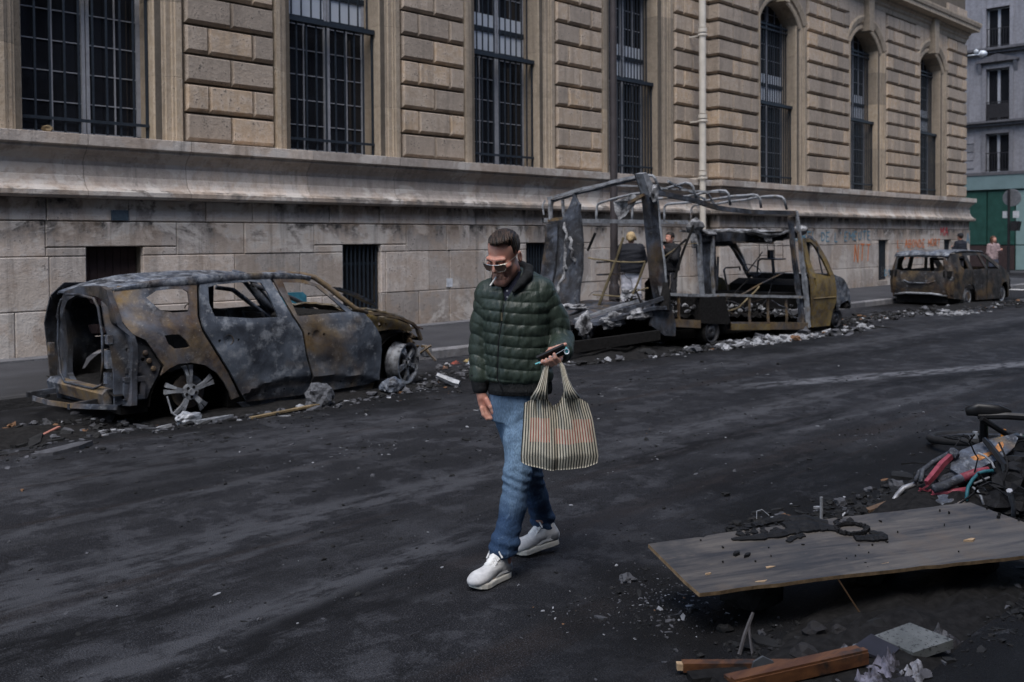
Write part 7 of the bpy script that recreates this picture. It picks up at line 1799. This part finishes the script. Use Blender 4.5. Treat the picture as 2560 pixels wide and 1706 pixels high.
BR.part('pedal_arm', MB().tube([(5.96, 1.84, .20), (6.04, 1.84, .08), (6.10, 1.86, .01)], [.018, .015, .012], 6), M['grey_metal'])
for k, (c_, r_) in enumerate((((6.342, 1.94, .22), .085), ((6.42, 1.93, .26), .07), ((6.28, 1.955, .16), .10), ((6.138, 1.97, .07), .09), ((6.204, 1.888, .10), .10), ((6.40, 1.87, .16), .12), ((6.24, 2.19, .15), .08), ((6.62, 1.95, .18), .14), ((6.75, 2.05, .12), .14), ((6.55, 2.25, .10), .13))):
    BR.part('burnt_lump', MB().blob(c_, r_, 2, .32, 5 + k, (1.1, 1, .8)), M['melt'])
BR.part('grey_skirt', MB().blob((5.98, 2.19, .06), .10, 3, .2, 9, (1.5, 1.2, .45)), M['charred_shell'])
tg_ = MB(); Q = random.Random(4)
for i in range(60):
    p_ = [Vector((Q.uniform(6.0, 7.3), Q.uniform(1.75, 2.35), Q.uniform(.02, .22)))]; d_ = Vector((Q.uniform(-1, 1), Q.uniform(-1, 1), Q.uniform(-.2, .6))).normalized()
    for k in range(5): d_ = (d_ + Vector((Q.uniform(-.6, .6), Q.uniform(-.6, .6), Q.uniform(-.5, .3)))).normalized(); p_.append(p_[-1] + d_ * Q.uniform(.03, .10))
    tg_.tube(p_, Q.uniform(.003, .008), 4)
BR.part('burnt_cables', tg_, M['melt'], kind='stuff')
solo('brown_lath', MB().bar((5.62, 2.53, .02), (5.83, 2.455, .05), .045, .018), plain('scorched brown lath', (.11, .07, .045), .8, 0, .4, 16), 'brown scorched lath pointing out behind the board', 'timber')
crumple((7.30, 2.15, .12), .16, .12, .14, 12, M['paper_white'], 'whitish scorched cloth under the black bicycle', 'cloth', 'cloth_scrap')
solo('teal_tube', MB().tube([(6.05, 1.66, .03), (6.2, 1.74, .06), (6.35, 1.80, .10)], .012, 6), M['teal_cable'], 'short teal tube beside the far end of the board', 'tube')
solo('white_scrap', MB().chip((8.15, 3.03, .0), .035, .02, .03, .2, 0, R), M['paper_white'], 'small white scrap beside the bicycle wheel', 'litter')
# ------------------------------------------------------------------ ash, chips and rubble
R = random.Random(99)
M['deb_dark'] = plain('sooty chips', (.012, .012, .0125), .85, 0, .6, 9, .3, 'world'); M['deb_grey'] = plain('grey ash chips', (.060, .061, .068), .85, 0, .5, 9, .3, 'world'); M['deb_pale'] = plain('pale ash chips', (.24, .245, .26), .85, 0, .4, 9, .3, 'world')
M['deb_brown'] = plain('brown scorched chips', (.12, .065, .035), .8, 0, .5, 9, .3, 'world')
D_ = {k: MB() for k in ('deb_dark', 'deb_grey', 'deb_pale', 'deb_brown')}
def gauss2(cx, cy, sx, sy): return R.gauss(cx, sx), R.gauss(cy, sy)
def scatter(n, line, spread, size, pal, lump=.25, z=0.0, hz=1.0):
    L = [Vector(p) for p in line]
    for _ in range(n):
        k = R.randrange(len(L) - 1); p = L[k].lerp(L[k + 1], R.random()); x, y = p.x + R.gauss(0, spread), p.y + R.gauss(0, spread * .55)
        s_ = size * math.exp(R.gauss(0, .55)); m = D_[R.choices(list(D_), pal)[0]]
        zb = z + (.128 if y > 10.42 and x < 40 else 0)
        if R.random() < lump: m.blob((x, y, zb + s_ * .25 * hz), s_ * .75, 2 if s_ > .035 else 1, .38 if s_ > .035 else .5, R.randrange(9999), (1, 1, R.uniform(.45, .9) * hz))
        else: m.chip((x, y, zb), s_ * R.uniform(.8, 1.9), s_ * R.uniform(.4, .9), s_ * R.uniform(.1, .3), R.uniform(0, 3.2), R.uniform(-.25, .25), R)
    return
P1 = (5, 3, 2, .5)
scatter(520, [(3.3, 8.55, 0), (4.4, 8.2, 0), (5.6, 8.2, 0), (6.8, 8.3, 0), (7.6, 8.6, 0)], .16, .024, (7, 5, 1.3, .3))
scatter(420, [(2.6, 8.3, 0), (3.4, 8.7, 0), (3.2, 9.3, 0)], .32, .026, (8, 2, 1, .4))
scatter(260, [(7.2, 8.6, 0), (8.3, 9.0, 0), (9.2, 9.4, 0)], .30, .024, (9, 3, 1.2, .6))
scatter(200, [(2.2, 8.0, 0), (4.5, 7.6, 0), (7.5, 7.9, 0)], .35, .014, (9, 3, .4, .2))
scatter(520, [(9.4, 8.75, 0), (11.5, 8.25, 0), (13.0, 8.15, 0)], .26, .030, (9, 4, 1.4, .3), .4)
scatter(620, [(12.9, 8.05, 0), (13.9, 8.02, 0), (15.4, 7.93, 0)], .15, .044, (2, 4, 9, .2), .65)
scatter(260, [(13.2, 8.0, 0), (16.2, 7.8, 0), (17.6, 7.9, 0)], .22, .034, (4, 5, 4, .3), .4)
scatter(500, [(17.5, 8.6, 0), (19, 8.9, 0), (22, 8.6, 0)], .45, .034, (9, 4, 1, .4), .4)
scatter(700, [(20.5, 8.8, 0), (24, 8.3, 0), (27.5, 8.0, 0)], .45, .032, (9, 4, .8, .4), .4)
scatter(160, [(21.5, 7.8, 0), (23.0, 7.9, 0)], .3, .03, (1, 3, 8, .2), .3)
scatter(300, [(12, 9.5, 0), (16, 9.2, 0)], .6, .05, (8, 3, 2, .4), .4)
scatter(900, [(3.3, 2.9, 0), (3.6, 2.35, 0), (3.9, 2.9, 0)], .20, .0055, (9, 5, 1.4, .1), .3)
scatter(700, [(3.2, 1.9, 0), (3.8, 1.7, 0), (4.6, 1.4, 0), (5.2, 1.5, 0)], .22, .012, (22, 1.2, .15, .2), .4)
scatter(900, [(4.8, 2.8, 0), (5.6, 2.6, 0), (6.6, 2.5, 0), (7.4, 2.2, 0)], .22, .020, (14, 2, .7, .25), .5)
scatter(500, [(3.4, 2.0, 0), (4.2, 1.75, 0), (5.2, 1.5, 0)], .22, .010, (1, .02, 0, 0), .85)  # black lumps added to deepen the shade under the board
scatter(420, [(5.8, 2.2, 0), (7.2, 2.1, 0)], .3, .026, (16, 1, .2, .2), .85)
scatter(1500, [(1.5, 3.5, 0), (4.0, 4.2, 0), (6.5, 4.8, 0), (9.5, 5.5, 0)], 1.2, .0055, (9, 3, .5, .1), .35)
scatter(700, [(3.0, 6.0, 0), (6.5, 6.4, 0), (11, 6.8, 0)], .9, .009, (9, 3, .4, .1), .35)
scatter(160, [(4.6, 6.2, 0), (4.9, 6.3, 0)], .2, .004, (4, 5, 2, 0), .2)
scatter(220, [(6.0, 3.6, 0), (9.5, 3.4, 0)], .7, .009, (9, 3, .5, .1), .35)
for k, m in D_.items():
    o = solo({'deb_dark': 'charred_debris', 'deb_grey': 'ash_debris', 'deb_pale': 'pale_ash_debris', 'deb_brown': 'scorched_debris'}[k], m, M[k],
             {'deb_dark': 'black charred chips and crumbs strewn over the road', 'deb_grey': 'grey ash flakes strewn along the wrecks', 'deb_pale': 'whitish ash rubble heaped beside the burnt van', 'deb_brown': 'brown scorched scraps strewn over the road'}[k], 'debris', kind='stuff', base=(0, 0, 0))
# low heaps of ash the chips lie on
hm = MB()
def heap(cx, cy, rx, ry, h, seed, mat, name, label):
    n, k = 20, 7; v = [(cx, cy, h)]; f = []
    for i in range(1, k + 1):
        for j in range(n):
            a = 2 * math.pi * j / n; r = i / k
            q = 1 + .3 * mnoise.noise(Vector((math.cos(a) * 1.5 + seed, math.sin(a) * 1.5, 0)))
            x, y = cx + rx * r * q * math.cos(a), cy + ry * r * q * math.sin(a)
            v.append((x, y, max(-.004, h * (1 - r * r) * (1 + .9 * mnoise.noise(Vector((x * 5, y * 5, seed)))) - .004 * (i == k))))
    for j in range(n): f.append((0, 1 + j, 1 + (j + 1) % n))
    for i in range(k - 1):
        for j in range(n): f.append((1 + i * n + j, 1 + i * n + (j + 1) % n, 1 + (i + 1) * n + (j + 1) % n, 1 + (i + 1) * n + j))
    solo(name, MB().add(v, f), mat, label, 'ash heap', kind='stuff', base=(cx, cy, 0))
heap(14.2, 8.02, 1.3, .22, .06, 1, M['ash'], 'ash_heap', 'long whitish ash heap just ahead of the rear wheel of the van')
heap(5.6, 8.6, 1.6, .35, .05, 2, M['char'], 'soot_heap', 'black soot heap under the burnt car')
heap(3.0, 8.8, .7, .5, .05, 3, M['char'], 'soot_heap', 'black soot heap behind the burnt car')
heap(11.2, 8.6, 1.3, .5, .09, 4, M['char'], 'soot_heap', 'black soot heap under the van tail')
heap(4.2, 1.72, 1.15, .36, .05, 7, M['char'], 'soot_heap', 'black soot heap added to darken the shadow under the board')  # char heap put in to blacken the shaded ground below the board
heap(6.4, 2.25, 1.1, .42, .13, 5, M['char'], 'soot_heap', 'black soot heap beneath the burnt bicycle')
heap(24.8, 8.6, 2.4, .5, .06, 6, M['char'], 'soot_heap', 'black soot heap along the second burnt car')
# pieces one can single out
lump = plain('porous grey slag', (.085, .088, .098), .9, 0, .6, 40, .9)
solo('slag_lump', MB().blob((5.62, 8.22, .10), .155, 3, .28, 5, (1.0, .6, .85)), lump, 'porous grey slag lump against the rear door sill of the burnt car', 'lump')
solo('rock', MB().blob((6.66, 8.36, .075), .125, 3, .16, 9, (1.2, .8, .75)), burnt('scorched rock', (.05, .5, .5), 3, metal=0, seed=80), 'smooth grey rock lying before the front wheel arch of the burnt car', 'rock')
solo('burnt_plank', MB().bar((4.75, 8.09, .012), (5.55, 8.16, .03), .05, .018), plain('ochre scorched plank', (.15, .11, .06), .8, 0, .5, 12), 'thin scorched plank lying below the rear door of the burnt car', 'plank')
solo('burnt_sheet', MB().chip((2.95, 7.95, .0), .30, .10, .03, .1, .05, R), M['deb_grey'], 'flat grey burnt sheet on the road at the left edge', 'sheet')
solo('red_stick', MB().bar((2.95, 8.5, .02), (3.25, 8.72, .06), .03, .012), plain('pinkish stick', (.30, .13, .10), .8), 'pinkish stick lying behind the burnt car', 'stick')
solo('melted_alloy', MB().blob((4.22, 8.30, .05), .09, 3, .3, 6, (1.2, .6, .7)).chip((4.45, 8.26, .0), .22, .05, .03, .05, 0, R), M['alloy'], 'melted grey alloy puddle below the rear wheel of the burnt car', 'alloy')
solo('melted_spoke', MB().tube([(7.30, 8.36, .13), (7.42, 8.22, .05), (7.46, 8.15, .03)], [.03, .045, .04], 6), M['alloy'], 'broken alloy spoke leaning off the front wheel of the burnt car', 'alloy')
for i, (x, y, c_, w) in enumerate(((8.55, 9.6, (.4, .4, .42), 'white'), (8.8, 9.7, (.25, .06, .04), 'red'), (8.95, 9.55, (.36, .40, .44), 'pale blue'), (9.1, 9.75, (.28, .21, .09), 'yellow'), (8.35, 9.45, (.30, .16, .10), 'rust-brown'))):
    crumple((x, y, .0), .065, .045, .05, 40 + i, papermat('litter ' + w, c_, .4), '%s litter scrap in the gutter behind the walking man' % w, 'litter', 'litter_scrap', 'litter scraps in the gutter')
solo('white_cup', MB().lathe([(0, 0), (.035, 0), (.045, .11), (.04, .11), (.03, .01), (0, .01)], 14, (9.15, 8.75, 0)), plain('white cup', (.62, .60, .58), .6), 'white paper cup on the road beside the van tail', 'cup')
solo('chunk', MB().chip((5.95, 5.72, .0), .035, .02, .015, .3, .1, R), M['deb_grey'], 'lone grey flake on the open road near the bag', 'flake')
# blue seat by the wall seen through the car windows; bin behind the van
bs = Thing('blue_chair', 'small teal plastic chair by the wall, seen through the burnt car windows', 'chair', (8.6, 13.2, .13), 0)
tealc = plain('teal chair plastic', (.035, .14, .19), .5)
bs.part('backrest', MB().prism([(8.36, .5), (8.38, .80), (8.45, .86), (8.78, .86), (8.85, .80), (8.86, .5)], lambda a, b, t: (a, t, b), 13.30, 13.34), tealc)
bs.part('seat', MB().box(8.36, 8.86, 12.92, 13.34, .46, .50), tealc)
for x in (8.40, 8.82):
    for y in (12.96, 13.3): bs.part('leg', MB().bar((x, y, .13), (x, y, .46), .03, .03), M['dark_iron'])
solo('scrap', MB().blob((4.98, 13.58, 3.20), .055, 2, .3, 3, (1.4, 1, .8)), plain('ochre scrap', (.22, .16, .09), .8), 'small ochre scrap left on the ledge under the leftmost tall window', 'scrap')
gb = Thing('street_cabinet', 'pale battered street cabinet on the pavement behind the van panel', 'cabinet', (12.1, 11.2, .128), 0)
gb.part('body', MB().box(11.85, 12.3, 11.05, 11.35, .128, .92), burnt('smoked pale cabinet', (.05, 1.2, .0), 2, metal=0, seed=90))
gb.part('lid', MB().prism([(11.82, .92), (12.33, .92), (12.30, .97), (11.85, .97)], lambda a, b, t: (a, t, b), 11.02, 11.38), M['frame_pale'])
gb.part('vent', MB().box(12.02, 12.1, 11.04, 11.052, .4, .85), M['char'])
# ------------------------------------------------------------------ passers-by in the distance (local frame: x right, y towards their back)
def figure(name_label, loc, rot, h=1.68, top=(.012, .012, .016), legs=(.45, .45, .50), hair=(.3, .2, .1), hairlen=.0, arms='down', bag=None, cap=None, grp=None, width=1.0, puffy=0.0, legw=1.0):
    k = h / 1.72
    T_ = Thing('person', name_label, 'person', loc, rot, grp, local=True)
    s = Sculpt((-.40 * k, -.45 * k, -.01), (.40 * k, .30 * k, 1.80 * k), .0075)
    q = lambda *p: tuple(v * k for v in p)
    armp = {'down': ([q(.18, .01, 1.38), q(.23, .03, 1.12), q(.22, -.04, .88)], [q(-.18, .01, 1.38), q(-.23, .03, 1.12), q(-.22, -.04, .88)]),
            'face': ([q(.18, .01, 1.38), q(.22, -.12, 1.16), q(.05, -.22, 1.36)], [q(-.18, .01, 1.38), q(-.22, -.1, 1.15), q(-.02, -.24, 1.30)]),
            'phone': ([q(.18, .01, 1.38), q(.23, -.02, 1.14), q(.10, -.24, 1.22)], [q(-.18, .01, 1.38), q(-.24, .0, 1.12), q(-.16, -.10, .90)])}[arms]
    s.ell(q(0, -.01, 1.60), q(.075, .09, .105), .02); s.ell(q(0, -.05, 1.545), q(.055, .05, .065), .02); s.cap(q(0, -.095, 1.60), q(0, -.108, 1.57), .008, .012, .012)
    for e in (-1, 1): s.ell(q(e * .078, .0, 1.585), q(.010, .018, .03), .008); s.ell(q(e * .03, -.088, 1.605), q(.014, .012, .011), .01, sub=True)
    s.cap(q(-.018, -.094, 1.532), q(.018, -.094, 1.532), .005, .005, .006)
    s.cap(q(0, .01, 1.42), q(0, .0, 1.56), .052, .05, .03)
    s.stack([(z * k, 0, .01 * k, a * k, b * k) for z, a, b in ((.86, .14, .10), (1.0, .12, .09), (1.2, .14, .10), (1.38, .15, .09), (1.44, .07, .06))], .03)
    for A in armp:
        s.chain(A, [.045, .038, .026], .02); a, b = np.array(A[1]), np.array(A[2]); d = (b - a) / np.linalg.norm(b - a)
        s.ell(tuple(b + d * .05), (.030, .022, .045), .02)
        sd = np.cross(d, (0, 1, 0)); sd /= np.linalg.norm(sd) + 1e-6
        for i in range(4): s.chain([tuple(b + d * .07 + sd * (i - 1.5) * .017), tuple(b + d * .115 + sd * (i - 1.5) * .018 + np.array((0, -.008, 0)))], [.0085, .0075], .004)
        s.chain([tuple(b + d * .03 + np.array((0, -.02, 0))), tuple(b + d * .08 + np.array((0, -.035, 0)))], [.011, .009], .006)
    for e in (-1, 1):
        s.chain([q(e * .085, .0, .86), q(e * .10, -.02 * e, .47), q(e * .10, .03 * e, .09)], [.075, .05, .035], .02); s.cap(q(e * .10, .03 * e, .06), q(e * .11, .03 * e - .14, .035), .03, .026, .02)
    T_.part('body', s.mesh('body'), M['skin'], smooth=True)
    j = Sculpt((-.42 * k, -.45 * k, .5), (.42 * k, .32 * k, 1.6 * k), .0085); w = width
    dsp = lambda X, Y, Z: .006 * vnoise(X, Y, Z, 26, 5)
    j.stack([(z * k, 0, .015 * k, a * k * w, b * k * w) for z, a, b in ((.90 - puffy, .165, .13), (.98, .175, .14), (1.2, .175, .135), (1.36, .19, .12), (1.44, .11, .09), (1.49, .072, .068))], .03, dsp)
    for A in armp:
        A = [np.array(p) for p in A]; e_ = A[1] + (A[2] - A[1]) * .85; j.chain([tuple(A[0]), tuple(A[1]), tuple(e_)], [.072 * w, .062 * w, .052 * w], .03, lambda t, X, Y, Z: .005 * vnoise(X, Y, Z, 40, 6))
    T_.part('coat', j.mesh('coat'), plain('coat cloth', top, .8, 0, .3, 18, .4), smooth=True)
    l = Sculpt((-.3 * k, -.3 * k, .0), (.3 * k, .3 * k, 1.0 * k), .0085)
    l.stack([(z * k, 0, .01 * k, a * k, b * k) for z, a, b in ((.80, .155, .12), (.92, .155, .12), (.97, .15, .115))], .03)
    for e in (-1, 1): l.chain([q(e * .085, .0, .84), q(e * .10, -.02 * e, .47), q(e * .10, .03 * e, .10)], [.090 * legw, .075 * legw, .070 * legw], .02, lambda t, X, Y, Z: .006 * vnoise(X, Y, Z, 30, 8))
    T_.part('trousers', l.mesh('trousers'), plain('trouser cloth', legs, .85, 0, .15, 14, .4), smooth=True)
    hr = Sculpt((-.2 * k, -.2 * k, 1.1 * k), (.2 * k, .25 * k, 1.80 * k), .006)
    rid = lambda X, Y, Z: .005 * vnoise(X, Y, Z, 90, 9)
    hr.ell(q(0, .012, 1.625), q(.090, .103, .102), .02, disp=rid)
    if hairlen > 0:
        hr.cap(q(0, .05, 1.60), q(0, .075, 1.60 - hairlen), .085 * k, .06 * k, .03)
        for e in (-1, 1): hr.cap(q(e * .075, -.01, 1.60), q(e * .085, -.03, 1.60 - hairlen), .03, .028, .02)
    hr.cut(lambda X, Y, Z: np.where((Y < -.02 * k), np.maximum(1.655 * k - Z - .0 + .0 * X, -.5) * (np.abs(X) < .066 * k) - .002, (1.53 * k - Z) if hairlen == 0 else -1.0))
    T_.part('hair', hr.mesh('hair'), plain('hair', hair, .6, 0, .45, 60, .6), smooth=True)
    for e in (-1, 1): T_.part('shoe', MB().blob(q(e * .105, .03 * e - .06, .045), .07 * k, 2, .05, 3, (.65, 1.7, .6)), M['dark_iron'], smooth=True)
    if cap: T_.part('cap', MB().lathe([(0, .115), (.06, .105), (.098, .06), (.104, .0), (.0, .0)], 18, q(0, .01, 1.63)).prism([(-.08, -.09), (.08, -.09), (.05, -.17), (-.05, -.17)], lambda a, b, t: (a * k, b * k, t * k), 1.632, 1.645), plain('dark cap', (.015, .016, .02), .8))
    if bag: T_.part('strap', MB().tube([q(-.16, .10, 1.41), q(-.05, .165, 1.25), q(.10, .170, 1.03), q(.17, .10, .93)], .014, 4, flat=2.0, up=(0, 1, 0)), plain('grey strap', (.42, .42, .44), .6))
    return T_
FR = YAW - math.pi / 2            # facing the street camera
figure('blonde woman in a black jacket and white trousers seen from behind beyond the van', (15.45, 11.8, .128), FR + math.pi - .35, 1.70, (.010, .011, .016), (.50, .50, .55), (.36, .26, .14), .03, 'face', bag=True, width=1.42, legw=1.35)
figure('dark-haired person in black raising a hand to the face behind the burnt van', (16.70, 11.75, .128), FR + 2.3 - math.pi, 1.70, (.010, .010, .012), (.02, .02, .024), (.014, .010, .008), 0, 'face', width=1.2)
figure('person in a dark cap and dark jacket by the graffiti beyond the second car', (35.3, 12.55, .128), FR + math.pi + .4, 1.70, (.012, .014, .022), (.03, .03, .036), (.02, .015, .012), 0, 'phone', cap=True, width=1.1)
figure('long-haired woman in a pale pink top near the street corner', (33.6, 10.9, .128), FR + .3, 1.60, (.24, .18, .185), (.06, .07, .10), (.07, .035, .022), .20, 'phone')
0 and figure('person in a pale coat behind the second burnt car, seen through its windows', (31.9, 10.85, .128), FR - .6, 1.58, (.22, .175, .18), (.15, .07, .05), (.05, .03, .02), .12, 'face')
